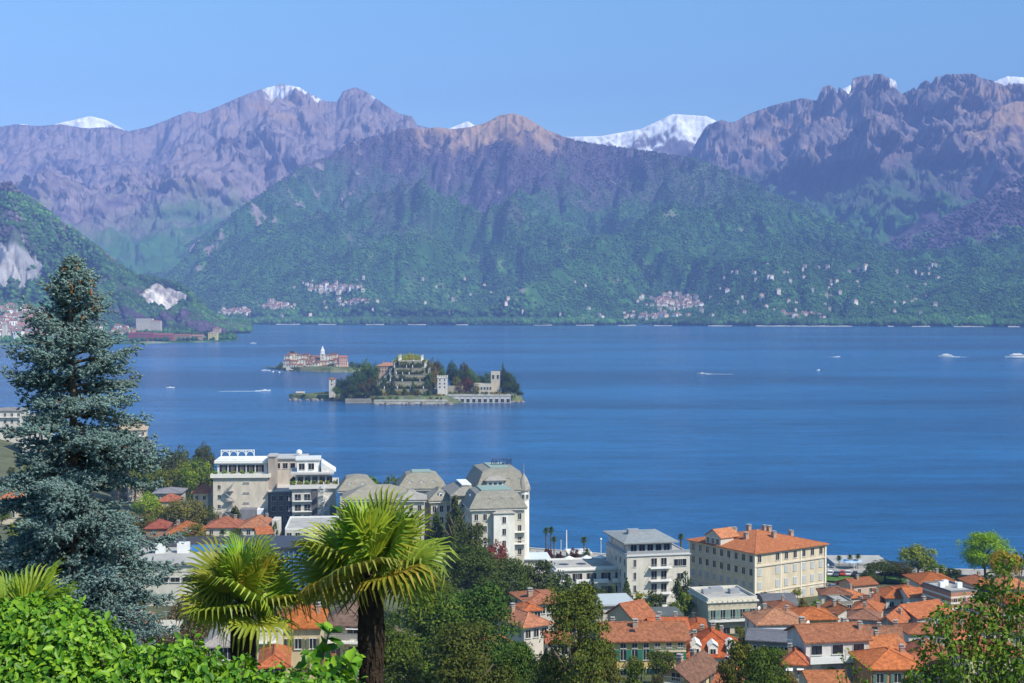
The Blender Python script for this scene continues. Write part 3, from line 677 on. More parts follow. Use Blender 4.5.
    def balcony(s, side, u0, u1, z, d=1.2, rail='bars', col=(.7, .7, .68)):
        L, f, ro = s.face(side); a, b_ = u0*L/2, u1*L/2; mid = f((a+b_)/2); w = (b_-a)/2
        b = MB().box(-w, -d, -.18, w, -.0, 0)
        o = b.obj('balcony', M['trim'], s.root, (mid[0], mid[1], z), (0, 0, ro), col)
        b = MB()
        if rail == 'solid': b.box(-w, -d, .002, w, -d+.12, .95).box(-w, -d+.12, .002, -w+.12, 0, .95).box(w-.12, -d+.12, .002, w, 0, .95); b.obj('parapet', M['trim'], o, color=col)
        else:
            b.box(-w, -d, .9, w, -d+.06, .97).box(-w, -d+.06, .9, -w+.06, 0, .97).box(w-.06, -d+.06, .9, w, 0, .97); k = max(2, int(2*w/.35))
            for i in range(k+1): xx = -w+.02+(2*w-.06)*i/k; b.box(xx, -d+.01, .002, xx+.03, -d+.04, .9)
            b.obj('railing', M['metal'], o)
        return s
    def dormer(s, x, y, w=1.5, h=1.6, d=2.5, col=(.75, .75, .73), rc=(.35, .34, .32), side='f', arch=False, z=None):
        z = s.rz(x, y-.0)-.3 if z is None else z; ro = {'f': 0, 'l': -pi/2, 'r': pi/2}[side]
        b = MB().box(-w/2, 0, 0, w/2, d, h); b.add([(-w/2, 0, h), (w/2, 0, h), (0, 0, h+w*.3), (-w/2, d, h), (w/2, d, h), (0, d, h+w*.3)], [(0, 1, 2), (3, 5, 4), (0, 3, 4, 1), (0, 2, 5, 3), (1, 4, 5, 2)])
        o = b.obj('dormer', M['trim'], s.root, (x, y, z), (0, 0, ro), col)
        b = MB(); ww = w/2+.15
        for sg in (-1, 1):
            vs = [(sg*ww, -.15, h-.1), (0, -.15, h+w*.32), (0, d, h+w*.32), (sg*ww, d, h-.1)]; vs += [(a, c, e+.1) for a, c, e in vs]; b.add(vs, [(0, 3, 2, 1), (4, 5, 6, 7), (0, 1, 5, 4), (1, 2, 6, 5), (2, 3, 7, 6), (3, 0, 4, 7)])
        b.obj('roof', M['slate'], o, color=rc); link('window', win_mesh(w*.55, h*.68, 'plain')[0], o, (0, 0, .25)); return s

# ================================================================== the town, right of centre
H = House
WH, CR, YE, PK = (.78, .77, .74), (.74, .67, .54), (.72, .58, .28), (.72, .55, .46)
OR, BR, SA, RD, DB = TILE[0], TILE[1], TILE[2], TILE[3], TILE[4]
def skylights(s, pts):
    for x, y in pts:
        x, y = x*s.W/2, y*s.D/2; b = MB().box(-.5, -.4, 0, .5, .4, .12); b.obj('skylight', M['glass'], s.root, (x, y, s.rz(x, y)-.02), (atan2(s.rz(x, y+.5)-s.rz(x, y), .5), 0, 0))
def dish(s, x, y, z=None):
    x, y = x*s.W/2, y*s.D/2; z = s.rz(x, y) if z is None else z; b = MB(); b.tube([(0, 0, -.3), (0, 0, .7)], .03, 5)
    b.rings([[(r*cos(a), -.08-.12*(1-r/.42), .8+r*sin(a)) for a in [2*pi*i/12 for i in range(12)]] for r in (.42, .25, .03)]); b.obj('satellite_dish', M['white_metal'], s.root, (x, y, z), (0, 0, .5))
def antenna(s, x, y, h=2.2):
    x, y = x*s.W/2, y*s.D/2; b = MB(); b.tube([(0, 0, -.3), (0, 0, h)], .025, 4); b.tube([(-.5, 0, h), (.5, 0, h)], .02, 4)
    for k in range(6): b.tube([(-.45+.18*k, -.25, h), (-.45+.18*k, .25, h)], .012, 3)
    b.obj('antenna', M['metal'], s.root, (x, y, s.rz(x, y)))
def cols(n, z): return [z+3.0*i for i in range(n)]

# --- big cream hotel with the orange hip roof
s = H(755, 825, 553, 395, 34, 27, (.76, .69, .56), 'large four storey cream hotel with orange hipped roof near the lakeshore', 'hotel', 'hotel')
h = s.h; s.hip(4.8, .9, col=(.45, .18, .085)); fl = h/4.0
for k in range(4):
    z = .9+k*fl
    st = 'closed' if k < 3 else 'plain'
    s.wins('f', [z], 8, 1.25, fl*.52, st, (.42, .45, .48), skip=((1, 0),)); s.wins('l', [z], 9, 1.2, fl*.5, st if k in (0, 1) else 'plain', (.36, .38, .42))
s.band(h-fl-.35, .35, .35, (.55, .50, .42)); s.band(h-.45, .3, .45, (.70, .66, .56)); s.band(fl-.2, .25, .2, (.66, .6, .5))
for sx, sy in ((-1, -1), (1, -1), (-1, 1), (1, 1)): s.part('pilaster', M['trim'], MB().box(sx*s.W/2-.3, sy*s.D/2-.3, 0, sx*s.W/2+.3, sy*s.D/2+.3, h-.47), (.72, .66, .54))
for u in (-.28, .30): s.part('pilaster', M['trim'], MB().box(u*s.W/2-.25, -s.D/2-.14, 0, u*s.W/2+.25, -s.D/2, h-.47), (.72, .66, .54))
for x, y in ((-.5, -.2), (-.1, .15), (.25, -.1), (.5, .3), (.7, -.3), (-.3, .5), (.05, -.45), (.0, .7)): s.chim(x, y, 1.1, 1.6)
b = MB().box(-3.2, -.0, 0, 3.2, 5.0, 2.6); b.add([(-3.2, 0, 2.6), (3.2, 0, 2.6), (0, 0, 4.4), (-3.2, 5, 2.6), (3.2, 5, 2.6), (0, 5, 4.4)], [(0, 1, 2), (3, 5, 4), (0, 3, 4, 1), (0, 2, 5, 3), (1, 4, 5, 2)])
o = s.part('dormer', M['trim'], b, (.52, .48, .42), (-s.W/2-.15, 3.5, h-.3), (0, 0, -pi/2))
for u in (-2, 0, 2): link('window', win_mesh(1.1, 1.5, 'arch')[0], o, (u, -.01, .6))
b = MB()
for sg in (-1, 1): vs = [(sg*3.6, -.3, 2.4), (0, -.3, 4.5), (0, 7, 4.5), (sg*3.6, 7, 2.4)]; vs += [(a, c, e+.2) for a, c, e in vs]; b.add(vs, [(0, 3, 2, 1), (4, 5, 6, 7), (0, 1, 5, 4), (1, 2, 6, 5), (2, 3, 7, 6), (3, 0, 4, 7)])
b.obj('roof', M['tile'], o, color=(.42, .17, .08)); s.done()
# --- cream building with dark blank side in front of it
s = H(708, 757, 601, 330, 12, 13, (.70, .65, .53), 'low cream building with flat terrace roof and blank dark side before the cream hotel', 'building', 'building'); h = s.h
s.flat(.7, (.62, .58, .5)); s.band(h-.5, .3, .4, (.66, .62, .54)); s.wins('f', [h-4.4], 5, 1.1, 2.2, 'open', (.16, .24, .2)); s.balcony('f', -.98, .98, h-4.6, 1.4); s.wins('f', [h-8.2], 4, 1.8, 1.8, 'wide')
b = MB()
for k in range(9): x = -s.W/2+1+k*(s.W-2)/8; b.box(x-.05, -s.D/2-1.0, h-.15, x+.05, -s.D/2+.3, h-.05)
s.part('pergola', M['white_metal'], b)
for x, y, w in ((-.6, .2, 2.0), (-.1, .5, 3.0), (.5, .1, 2.4)): s.part('rooftop_unit', M['metal'], MB().box(-w/2, -.9, .06, w/2, .9, 1.1), loc=(x*s.W/2, y*s.D/2, h))
s.done()
# --- white modern hotel
s = H(627, 690, 556, 372, 12, 20, WH, 'tall white modern hotel with stacked balconies and grey penthouse roof', 'hotel', 'hotel'); h = s.h; W = s.W
s.flat(.35, (.5, .5, .5)); s.band(h-.2, .2, .3, (.45, .45, .46))
u0 = -.30; u1 = .32
for k in range(4):
    z = h-3.35*(k+1)+.3
    if z < 0: break
    s.wins('f', [z], 2, 1.5, 2.2, 'plain', u0=u0, u1=u1, off=.0); s.balcony('f', u0, u1+.06, z-.15, 1.7, 'bars', (.75, .75, .74))
    s.wins('f', [z+.1], 1, .7, 1.9, 'plain', u0=-.95, u1=-.55)
    s.wins('l', [z+.2], 5, 1.2, 1.6, 'plain')
s.wins('f', [h-3.1], 1, 3.4, 1.8, 'wide', u0=.42, u1=.95); s.wins('f', [h-6.6, h-10], 1, 1.6, 1.6, 'plain', u0=.42, u1=.95)
pr = (-W*.46, W*.24, -s.D*.42, s.D*.46); s.part('penthouse', M['plaster'], MB().box(pr[0], pr[2], h, pr[1], pr[3], h+3.0), (.55, .55, .56))
s.slab(1.5, .35, (.26, .28, .285), h+3.0, 'trim', 'roof', pr)
b = MB(); b.add([(pr[0]-1.3, pr[2]-1.3, h+3.35), (pr[1]+1.3, pr[2]-1.3, h+3.35), (pr[1]+1.3, pr[3]+1.3, h+3.35), (pr[0]-1.3, pr[3]+1.3, h+3.35), ((pr[0]+pr[1])/2-3, (pr[2]+pr[3])/2, h+4.6), ((pr[0]+pr[1])/2+3, (pr[2]+pr[3])/2, h+4.6)], [(0, 1, 5, 4), (1, 2, 5), (2, 3, 4, 5), (3, 0, 4), (3, 2, 1, 0)]); s.part('roof', M['slate'], b, (.25, .27, .275))
for k in range(5): o = link('window', win_mesh(1.6, 1.7, 'wide')[0], s.root, (pr[0]+1.6+k*(pr[1]-pr[0]-3)/4, pr[2], h+.8))
for k in range(4): o = link('window', win_mesh(1.6, 1.7, 'wide')[0], s.root, (pr[0], pr[2]+2.5+k*4, h+.8), (0, 0, -pi/2))
s.part('rooftop_unit', M['metal'], MB().box(-1.5, -1, 0, 1.5, 1, 1.6), loc=(-W*.25, -1, h+3.9)); s.part('terrace_railing', M['metal'], MB().box(-W/2, -s.D/2+.02, h+.35, W/2, -s.D/2+.06, h+1.15), None)
s.done()
s = H(556, 627, 570, 378, 10, 14, WH, 'low white wing with terrace roof and wide dark windows beside the modern hotel', 'building', 'building'); h = s.h
s.flat(.5, (.7, .69, .66)); s.band(h-.35, .3, .5, (.6, .6, .58)); s.wins('f', [h-3.2], 5, 2.6, 2.1, 'wide'); s.wins('f', [h-6.5], 5, 2.4, 1.8, 'wide')
for k in range(4): s.balcony('f', -.95+k*.5, -.55+k*.5, h-3.5, 1.0, 'solid', (.76, .76, .75))
for x in (-.5, 0., .4): s.part('parasol', M['white_metal'], MB().lathe([(1.5, 1.9), (.05, 2.6)], 8).tube([(0, 0, .06), (0, 0, 2.5)], .04, 5), loc=(x*s.W/2, -1, s.h))
s.done()
# --- tall belle epoque hotel
s = H(472, 524, 509, 398, 10, 16, (.74, .72, .66), 'tall pale old hotel with grey mansard roofs and a corner turret at the lakeshore', 'grand hotel', 'hotel'); h = s.h
s.hip(4.6, .9, col=(.235, .222, .185), m='slate', mans=(1.4, 3.9, 3.2)); s.band(h-.5, .4, .7, (.62, .60, .54)); s.part('ridge_cap', M['copper'], MB().box(-s.W/2+3.1, -s.D/2+3.1, h+4.6, s.W/2-3.1, s.D/2-3.1, h+4.85))
for k in range(4):
    z = h-3.3*(k+1)+.1
    s.wins('f', [z], 6, .95, 1.7, 'plain', skip=((2, 0),)); s.wins('l', [z], 4, .95, 1.7, 'plain')
s.band(h-9.2, .2, .15); b = MB()
b.box(-s.W*.10, -s.D/2-1.6, 0, s.W*.30, -s.D/2, h-1.2); s.part('bay', M['plaster'], b, (.74, .72, .66))
s.part('bay_roof', M['slate'], MB().add([(-s.W*.10-.4, -s.D/2-2.0, h-1.2), (s.W*.30+.4, -s.D/2-2.0, h-1.2), (s.W*.30+.4, -s.D/2, h-1.2), (-s.W*.10-.4, -s.D/2, h-1.2), (0, -s.D/2, h-.3), (s.W*.2, -s.D/2, h-.3)], [(3, 2, 1, 0), (0, 1, 5, 4), (1, 2, 5), (3, 0, 4), (2, 3, 4, 5)]), (.34, .32, .29))
for k in range(4): link('window', win_mesh(.95, 1.7, 'plain')[0], s.root, (s.W*.10, -s.D/2-1.6, h-3.3*(k+1)-.6))
for x in (-.35, .1, .5): s.dormer(x*s.W/2, -s.D/2+.6, 1.4, 1.5, 2.5, z=h+1.0)
s.dormer(-s.W/2+.6, 0, 1.4, 1.5, 2.5, z=h+1.0, side='l')
s.part('balcony', M['trim'], MB().box(s.W/2-3.2, -s.D/2-1.3, h-6.8, s.W/2+.8, -s.D/2, h-6.6).box(s.W/2-3.2, -s.D/2-1.3, h-10.1, s.W/2+.8, -s.D/2, h-9.9), (.7, .68, .63)); s.done()
s = H(478, 527, 491, 424, 10, 22, (.74, .72, .66), 'rear block of the tall old hotel with high mansard roof and domed turret', 'grand hotel', 'hotel'); h = s.h
s.hip(6.2, .9, col=(.24, .225, .185), m='slate', mans=(1.7, 5.4, 4.5)); s.band(h-.5, .4, .7, (.62, .60, .54)); s.part('ridge_cap', M['copper'], MB().box(-s.W/2+4.4, -s.D/2+4.4, h+6.2, s.W/2-4.4, s.D/2-4.4, h+6.4))
for x in (.25, .7): s.dormer(x*s.W/2, -s.D/2+.7, 1.6, 1.8, 3, z=h+1.3)
s.part('roof_gallery', M['plaster'], MB().box(-s.W*.32, -s.D/2-.2, h+.3, s.W*.02, -s.D/2+5, h+3.0), WH); s.part('gallery_roof', M['slate'], MB().rings([[(-s.W*.15-a, -s.D/2+2-b_, z), (-s.W*.15+a, -s.D/2+2-b_, z), (-s.W*.15+a, -s.D/2+2+b_, z), (-s.W*.15-a, -s.D/2+2+b_, z)] for a, b_, z in ((3.4, 3.0, h+3.0), (3.4, 3.0, h+3.15), (1.6, 1.4, h+4.2))]), (.30, .28, .25)); s.wins('f', [h+1.2], 3, .8, 1.2, u0=-.6, u1=.0, off=.21)
for k in range(4): s.wins('f', [h-3.3*(k+1)], 6, 1, 1.7, 'plain'); s.wins('r', [h-3.3*(k+1)], 5, 1, 1.7, 'plain')
o = s.part('turret', M['plaster'], MB().lathe([(1.6, 0), (1.6, h-.2)], 12), (.74, .72, .66), (s.W/2-.8, -s.D/2+.8, 0))
MB().lathe([(2.0, h-.2), (2.0, h+.1), (1.8, h+1.2), (1.4, h+2.5), (.9, h+3.5), (.4, h+4.3), (.10, h+4.8), (.03, h+8.0)], 12).obj('dome', M['slate'], o, color=(.30, .28, .24), smooth=False)
for a in (-1.9, -1.1, -.3): link('window', win_mesh(.8, 1.3, 'plain')[0], o, (cos(a)*1.6, sin(a)*1.6, h-2.6), (0, 0, a+pi/2))
b = MB(); zz = h+6.5
for k in range(6): x = -4.2+k*1.6; b.box(x-.03, -.05, 0, x+.03, .05, .5)
b.box(-4.6, -.05, .45, 4.6, .05, .55)
def letter(b, ch, x, w=1.1, hh=1.5, z0=.55, t=.30):
    S = {'R': [(0, 0, t, hh), (t, hh-t, w-t, hh), (w-t, hh/2, w, hh-t), (t, hh/2-t/2, w-t, hh/2+t/2), (w-t, 0, w, hh/2-t/2)], 'E': [(0, 0, t, hh), (t, 0, w, t), (t, hh-t, w, hh), (t, hh/2-t/2, w*.8, hh/2+t/2)],
         'G': [(0, 0, t, hh), (t, 0, w, t), (t, hh-t, w, hh), (w-t, t, w, hh/2)], 'I': [(w/2-t/2, 0, w/2+t/2, hh)], 'N': [(0, 0, t, hh), (w-t, 0, w, hh), (t, hh*.55, w*.5, hh*.8), (w*.5, hh*.25, w-t, hh*.5)], 'A': [(0, 0, t, hh-t), (w-t, 0, w, hh-t), (t*.5, hh-t, w-t*.5, hh), (t, hh*.4, w-t, hh*.4+t)]}[ch]
    for a, c, d, e in S: b.box(-(x+d), -.08, z0+c, -(x+a), .08, z0+e)
for k, ch in enumerate('REGINA'): letter(b, ch, -4.4+k*1.5)
M['sign'] = mat('sign_letters', (.03, .035, .09), .6, .3, .05)
o = s.part('rooftop_sign', M['sign'], b, None, (1.4, 0, zz-.55)); o.scale = (.72, 1, 1.05); s.done()
s = H(453, 480, 496, 412, 10, 18, (.70, .68, .62), 'side wing with dark flat roof terrace joined to the tall old hotel', 'building', 'hotel_wing'); h = s.h
s.hip(2.6, .8, col=(.25, .235, .2), m='slate', mans=(2.0, 1.8, 4.0)); s.wins('f', [h-3.2, h-6.4, h-9.6], 4, 1, 1.7, 'plain'); s.wins('l', [h-3.2, h-6.4], 4, 1, 1.7, 'plain')
s.part('terrace', M['trim'], MB().box(-s.W/2+3, -s.D/2+3, h+2.6, s.W/2-2, s.D/2-3, h+2.9), (.72, .74, .74)); s.done()
# --- long hotel with grey mansards, centre
def mans_hotel(px0, px1, pye, D, yaw, dp, rh, label, n, mans, cap=True, dm=0, col=(.25, .232, .185)):
    s = H(px0, px1, pye, D, yaw, dp, (.72, .70, .64), label, 'grand hotel', 'hotel'); h = s.h; s.hip(rh, .9, col=col, m='slate', mans=mans); s.band(h-.5, .4, .7, (.62, .60, .54))
    if cap: s.part('ridge_cap', M['copper'], MB().box(-s.W/2+mans[2]-.1, -s.D/2+mans[2]-.1, h+rh, s.W/2-mans[2]+.1, s.D/2-mans[2]+.1, h+rh+.25))
    for k in range(4): s.wins('f', [h-3.3*(k+1)], n, 1, 1.8, 'plain'); s.wins('l', [h-3.3*(k+1)], 4, 1, 1.8, 'plain')
    for k in range(dm): s.dormer((-.8+1.6*(k+.5)/dm)*s.W/2, -s.D/2+.5, 1.3, 1.4, 2.4, z=h+.7)
    return s
mans_hotel(345, 412, 500, 425, 6, 14, 3.6, 'long low block of the old hotel with broad plain grey hipped roof', 9, (4.5, 2.9, 6.4), False, 0, (.27, .245, .195)).done()
s = mans_hotel(400, 444, 489, 448, 6, 15, 4.6, 'grey domed mansard block with green ridge in the middle of the old hotel', 5, (2.0, 3.9, 4.0), True, 3); s.done()
s = mans_hotel(340, 373, 491, 446, 6, 15, 4.0, 'rounded grey mansard block at the left end of the old hotel', 4, (1.8, 3.4, 4.2), False, 2); s.done()
s = mans_hotel(431, 452, 501, 418, 14, 10, 3.4, 'small projecting wing of the old hotel with steep grey roof and dark bay windows', 3, (2.2, 2.5, 3.6), False, 1); s.done()
s = mans_hotel(398, 424, 500, 414, 4, 8, 2.4, 'small white pavilion with low grey roof before the old hotel', 3, (2.2, 1.6, 3.0), False, 0, (.31, .29, .26)); s.done()

# --- houses, front rows
s = H(806, 869, 642, 236, 10, 8.5, (.74, .74, .76), 'white three storey house with wide balcony terrace and rust tiled roof'); h = s.h
s.gable(2.9, col=(.36, .155, .09)); s.wins('f', [h-2.2], 3, 1.9, 1.5, 'wide'); s.balcony('f', -1.02, 1.02, h-3.0, 2.3, 'solid', (.72, .72, .71)); s.wins('f', [h-5.9], 3, 1.5, 2.2, 'closed', (.62, .62, .64)); s.wins('f', [.6], 3, 1.4, 1.8, 'plain')
s.chim(-.8, .1, .8, 1.2).chim(.7, .5, .7, 1.0).chim(.9, -.4, .6, 1.1); dish(s, -.4, .8); s.part('downpipe', M['white_metal'], MB().tube([(s.W/2-.3, -s.D/2-.1, 0), (s.W/2-.3, -s.D/2-.1, h-3.2)], .06, 6)); s.done()
s = H(871, 924, 668, 226, 3, 10, (.62, .34, .20), 'house with bright orange hipped roof and orange walls at the bottom right'); s.hip(3.2, .6, col=(.52, .19, .08)); s.wins('f', [s.h-2.4], 3, 1.1, 1.5, 'open', (.10, .17, .14)); s.chim(.7, .4); antenna(s, .4, 0); s.done()
s = H(812, 848, 686, 205, 2, 8, CR, 'small house with clean orange roof cut by the bottom edge under the white balcony house'); s.gable(1.6, col=(.52, .20, .09)); s.wins('f', [s.h-2.4], 2); s.done()
s = H(784, 806, 662, 233, -12, 7, WH, 'small white house with orange hipped roof left of the balcony house'); s.hip(2.4, .5, col=(.45, .16, .08)); s.wins('f', [s.h-2.0], 2, .9, 1.2, 'awning'); s.chim(-.5, .2, .6); s.done()
s = H(758, 806, 624, 290, 6, 10, (.74, .72, .72), 'white house with faded salmon hipped roof and pale ridge strip'); s.hip(3.6, .6, col=(.46, .25, .16)); s.wins('f', [s.h-2.2], 4, 1.0, 1.4, 'plain'); s.wins('l', [s.h-2.2], 2, .9, 1.3); s.chim(-.3, .5).chim(.6, .3, .6); dish(s, -.6, .3); s.wins('f', [s.h-5.2], 4, 1.0, 1.4, 'plain'); s.done()
s = H(797, 836, 619, 312, 4, 9, (.76, .60, .25), 'yellow house with bright orange roof behind the salmon roofed house'); s.hip(2.9, .6, col=(.50, .17, .06)); s.wins('f', [s.h-2.4, s.h-5.4], 4, .9, 1.3, 'open', (.15, .22, .18)); s.chim(.5, .4); s.done()
s = H(765, 797, 606, 340, 4, 9, (.45, .43, .40), 'low building with dark curved roof at the foot of the cream hotel', 'building', 'building'); h = s.h; n = 10
b = MB(); b.rings([[(x, 0 + (s.D/2+.3)*-cos(pi*i/n), h+1.9*sin(pi*i/n)) for i in range(n+1)] for x in (-s.W/2-.3, s.W/2+.3)]); s.part('roof', M['slate'], b, (.12, .12, .13)); s.done()
s = H(775, 798, 609, 325, 8, 7, CR, 'small brown tiled house tucked below the curved dark roof'); s.hip(1.8, .4, col=BR); s.wins('f', [s.h-2], 2); s.chim(.2, .2, .5); s.done()
s = H(748, 800, 640, 262, -14, 9, (.30, .30, .32), 'long low shed with dark grey sheet roof in the yard', 'shed', 'shed'); s.gable(1.0, col=(.13, .13, .145), m='slate'); s.wins('f', [s.h-1.8], 5, 1.2, .9); s.done()
s = H(758, 796, 636, 276, 3, 4, (.55, .56, .58), 'grey terrace block in front of the salmon roofed house', 'building', 'building'); s.flat(.6, (.52, .53, .56)); s.wins('f', [s.h-2.4], 4, 1.2, 1.3, 'wide'); s.done()
s = H(851, 879, 611, 335, -20, 10, (.60, .52, .42), 'rust roofed house beside the lake road car park'); s.hip(3.0, .5, col=(.40, .16, .08)); s.wins('f', [s.h-2], 3); s.chim(.1, .2).chim(-.5, .3, .6); s.done()
s = H(838, 856, 614, 325, 15, 8, WH, 'narrow house with small orange roof and two chimneys'); s.gable(2.0, col=OR, ax='y'); s.wins('f', [s.h-2], 2, .8, 1.2); s.chim(-.4, .1, .6).chim(.4, .4, .6); s.done()
s = H(838, 853, 603, 350, 8, 8, (.34, .33, .30), 'grey concrete block by the shore road', 'building', 'building'); s.flat(.4); s.wins('f', [s.h-2], 2); s.done()
s = H(876, 897, 624, 292, -28, 11, (.52, .47, .42), 'brown house with orange gable roof turned to the left'); s.gable(2.6, ax='y', col=(.44, .17, .085)); s.wins('f', [s.h-2, s.h-4.8], 2, .9, 1.2); s.wins('r', [s.h-2.1], 3, .9, 1.2); s.chim(.5, .3, .6); s.done()
s = H(867, 902, 645, 256, -10, 11, (.58, .56, .50), 'house with long faded salmon roof right of the balcony house'); s.gable(3.6, col=(.42, .20, .12)); s.wins('f', [s.h-2.1], 4, .9, 1.2, 'open', (.12, .2, .16)); s.chim(.8, .1).chim(-.2, -.2, .6); antenna(s, .3, .1); s.done()
s = H(906, 948, 660, 246, -12, 11, (.72, .70, .66), 'white house with rust red hipped roof and chimney near the right tree'); s.hip(3.9, .6, col=(.38, .13, .07)); s.wins('f', [s.h-2.3], 4, 1.0, 1.4, 'open', (.2, .12, .08)); s.chim(-.2, -.45).chim(.5, .3); s.done()
s = H(886, 909, 597, 368, 3, 10, WH, 'white house with orange hipped roof and blue grey shaded side'); s.hip(2.4, .7, col=(.52, .18, .07)); s.wins('f', [s.h-2.6], 2, 1.1, 1.4); s.wins('l', [s.h-2.6], 2, 1.0, 1.3); s.part('carport', M['trim'], MB().box(-s.W/2-2, -s.D/2-3, s.h-5, s.W/2+2, -s.D/2-.1, s.h-4.8), (.15, .15, .16)); s.done()
s = H(909, 939, 597, 363, 3, 9, (.80, .79, .77), 'white house joined on the right with a lower orange roof'); s.gable(2.1, col=(.50, .18, .08)); s.wins('f', [s.h-2.4], 2, .9, 1.1); s.part('downpipe', M['metal'], MB().tube([(0, -s.D/2-.1, 0), (0, -s.D/2-.1, s.h-.3)], .06, 6)); s.done()
s = H(921, 955, 582, 402, 5, 11, WH, 'house with flat spreading orange roof and shaded loggia'); s.hip(2.4, 1.1, col=(.50, .17, .06)); s.wins('f', [s.h-2.3], 3, 1.6, 1.5, 'wide'); s.chim(.5, .3); s.done()
s = H(951, 977, 593, 350, 18, 12, (.60, .30, .22), 'brick building with red and cream stripes and flat dark roof', 'building', 'building'); h = s.h
for k in range(5): s.band(h-1.4-k*1.4, .45, .05, (.68, .60, .52))
s.flat(.5, (.16, .16, .17)); s.wins('f', [h-2.7, h-5.7], 3, .9, 1.3)
for x, y in ((-.5, .1), (.1, .4), (.5, -.2)): s.part('rooftop_unit', M['white_metal'], MB().box(-.7, -.5, .06, .7, .5, 1.4), loc=(x*s.W/2, y*s.D/2, h))
dish(s, .7, .2, h); s.done()
s = H(917, 953, 618, 298, 30, 9, (.46, .46, .48), 'house with plain grey gable wall and long orange roof'); s.gable(2.9, col=(.46, .18, .09)); s.wins('f', [s.h-2.4], 4, .9, 1.3, 'open', (.14, .2, .17)); s.chim(.5, .3); s.part('fire_stairs', M['metal'], MB().box(-s.W/2-.2, -s.D/2-1.5, s.h-3, -s.W/2+2.5, -s.D/2-.1, s.h-2.8)); s.done()
for a in [(976, 996, 585, 372, 8, 9, CR, 'orange roofed house partly behind the right tree top', (.44, .18, .09)), (1001, 1030, 588, 360, -5, 11, WH, 'wide orange roofed house at the right edge', (.50, .20, .09)), (1010, 1040, 604, 335, 4, 10, PK, 'pink house with red roof at the right edge below the wide one', (.42, .12, .06)), (985, 1010, 612, 322, 10, 10, WH, 'salmon roofed house seen through the right tree', (.46, .22, .12)), (955, 985, 640, 280, 5, 10, PK, 'pink walled house seen through the right tree', (.48, .20, .1)), (985, 1025, 655, 262, 0, 10, WH, 'white house low behind the right tree', (.42, .16, .08))]:
    s = H(*a[:7], a[7]); s.hip(2.6, .6, col=a[8]); s.wins('f', [s.h-2.4, s.h-5.2], 3, 1, 1.4, 'open', (.12, .2, .16)); s.chim(.3, .3); s.done()
# --- left part of the right quarter
s = H(606, 686, 640, 257, 4, 10, (.78, .64, .28), 'long yellow house with salmon gable roof, green shutters and a balcony'); h = s.h; s.gable(3.1, o=.9, col=(.46, .21, .125)); s.wins('f', [h-3.7], 7, 1.0, 1.9, 'open', (.03, .16, .11)); s.wins('f', [h-1.5], 7, .9, .8, 'plain'); s.balcony('f', .18, .98, h-2.0, 1.0, 'bars', (.6, .52, .35)); s.balcony('f', .18, .98, h-4.9, 1.0, 'bars', (.6, .52, .35)); s.wins('f', [h-6.8], 7, 1, 1.5, 'open', (.03, .16, .11))
s.chim(-.2, -.3, .9, 1.3).chim(.45, .3, .7).chim(-.7, .4, .7); skylights(s, [(-.3, -.55)]); s.done()
s = H(687, 742, 655, 262, -3, 13, WH, 'white house with bright red hipped roof and three white arched dormers'); h = s.h; s.hip(5.6, .6, col=(.47, .125, .05))
for px in (-.66, -.05, .62): s.dormer(px*s.W/2, -s.D/2+.1, 1.7, 2.6, 4.5, WH, (.74, .74, .72), z=h-.9)
s.wins('f', [h-2.9], 4, 1.7, 1.1, 'wide'); s.balcony('f', -1, 1, h-3.2, .9, 'bars', WH); s.wins('f', [h-5.6], 4, 1.0, 1.5); s.chim(-.6, .3).chim(-.3, .55, .7).chim(.1, .35, .7).chim(.45, .6, .6); s.done()
s = H(662, 690, 677, 216, -28, 11, (.76, .68, .38), 'yellow house with dark brown gable roof and rooflights'); h = s.h; s.gable(2.7, ax='y', o=.9, col=(.20, .115, .085)); s.wins('f', [h-.3], 1, 1.4, 1.2); s.wins('f', [h-3.0], 2, 1.1, 1.5, 'open', (.1, .08, .06)); s.wins('r', [h-2.6], 3, 1, 1.4, 'open', (.1, .08, .06)); s.chim(-.5, -.2, .8, 1.5).chim(-.2, .5); s.balcony('f', -.7, .7, h-.5, 1.0, 'bars', (.7, .66, .5)); s.done()
s = H(707, 742, 683, 222, -8, 10, (.70, .62, .50), 'small house with plain orange roof at the bottom below the dormers'); s.hip(2.6, .5, col=(.48, .18, .09)); s.wins('f', [s.h-2.2], 3); s.chim(.2, .3); s.done()
s = H(640, 682, 617, 300, 5, 8, (.72, .71, .69), 'row of small white garages with dark flat roofs', 'garage', 'garage'); s.slab(.4, .25, (.10, .11, .10)); s.wins('f', [s.h-2.3], 4, 1.3, 1.2); s.done()
s = H(690, 706, 628, 290, -5, 8, (.70, .70, .68), 'little white house among red roofs'); s.hip(1.4, .4, col=RD); s.wins('f', [s.h-2], 2, .8, 1); s.done()
s = H(652, 688, 630, 279, 2, 8, CR, 'low house with red tiled roof behind the yellow house'); s.gable(2.2, col=(.46, .14, .06)); s.wins('f', [s.h-2], 3); s.chim(-.4, .2).chim(.5, .2); s.done()
s = H(596, 634, 606, 300, 8, 10, (.70, .70, .70), 'white house with grey flat roof in the trees below the white wing'); s.slab(.6, .35, (.42, .46, .48)); s.wins('f', [s.h-2.3], 4, 1.1, 1.4); s.wins('f', [s.h-5.3], 4, 1.1, 1.4); s.done()
s = H(634, 655, 620, 290, 38, 8, CR, 'house with steep orange roof right of the grey flat roof'); s.gable(4.2, col=(.46, .17, .085)); s.wins('f', [s.h-2.2], 3); s.done()
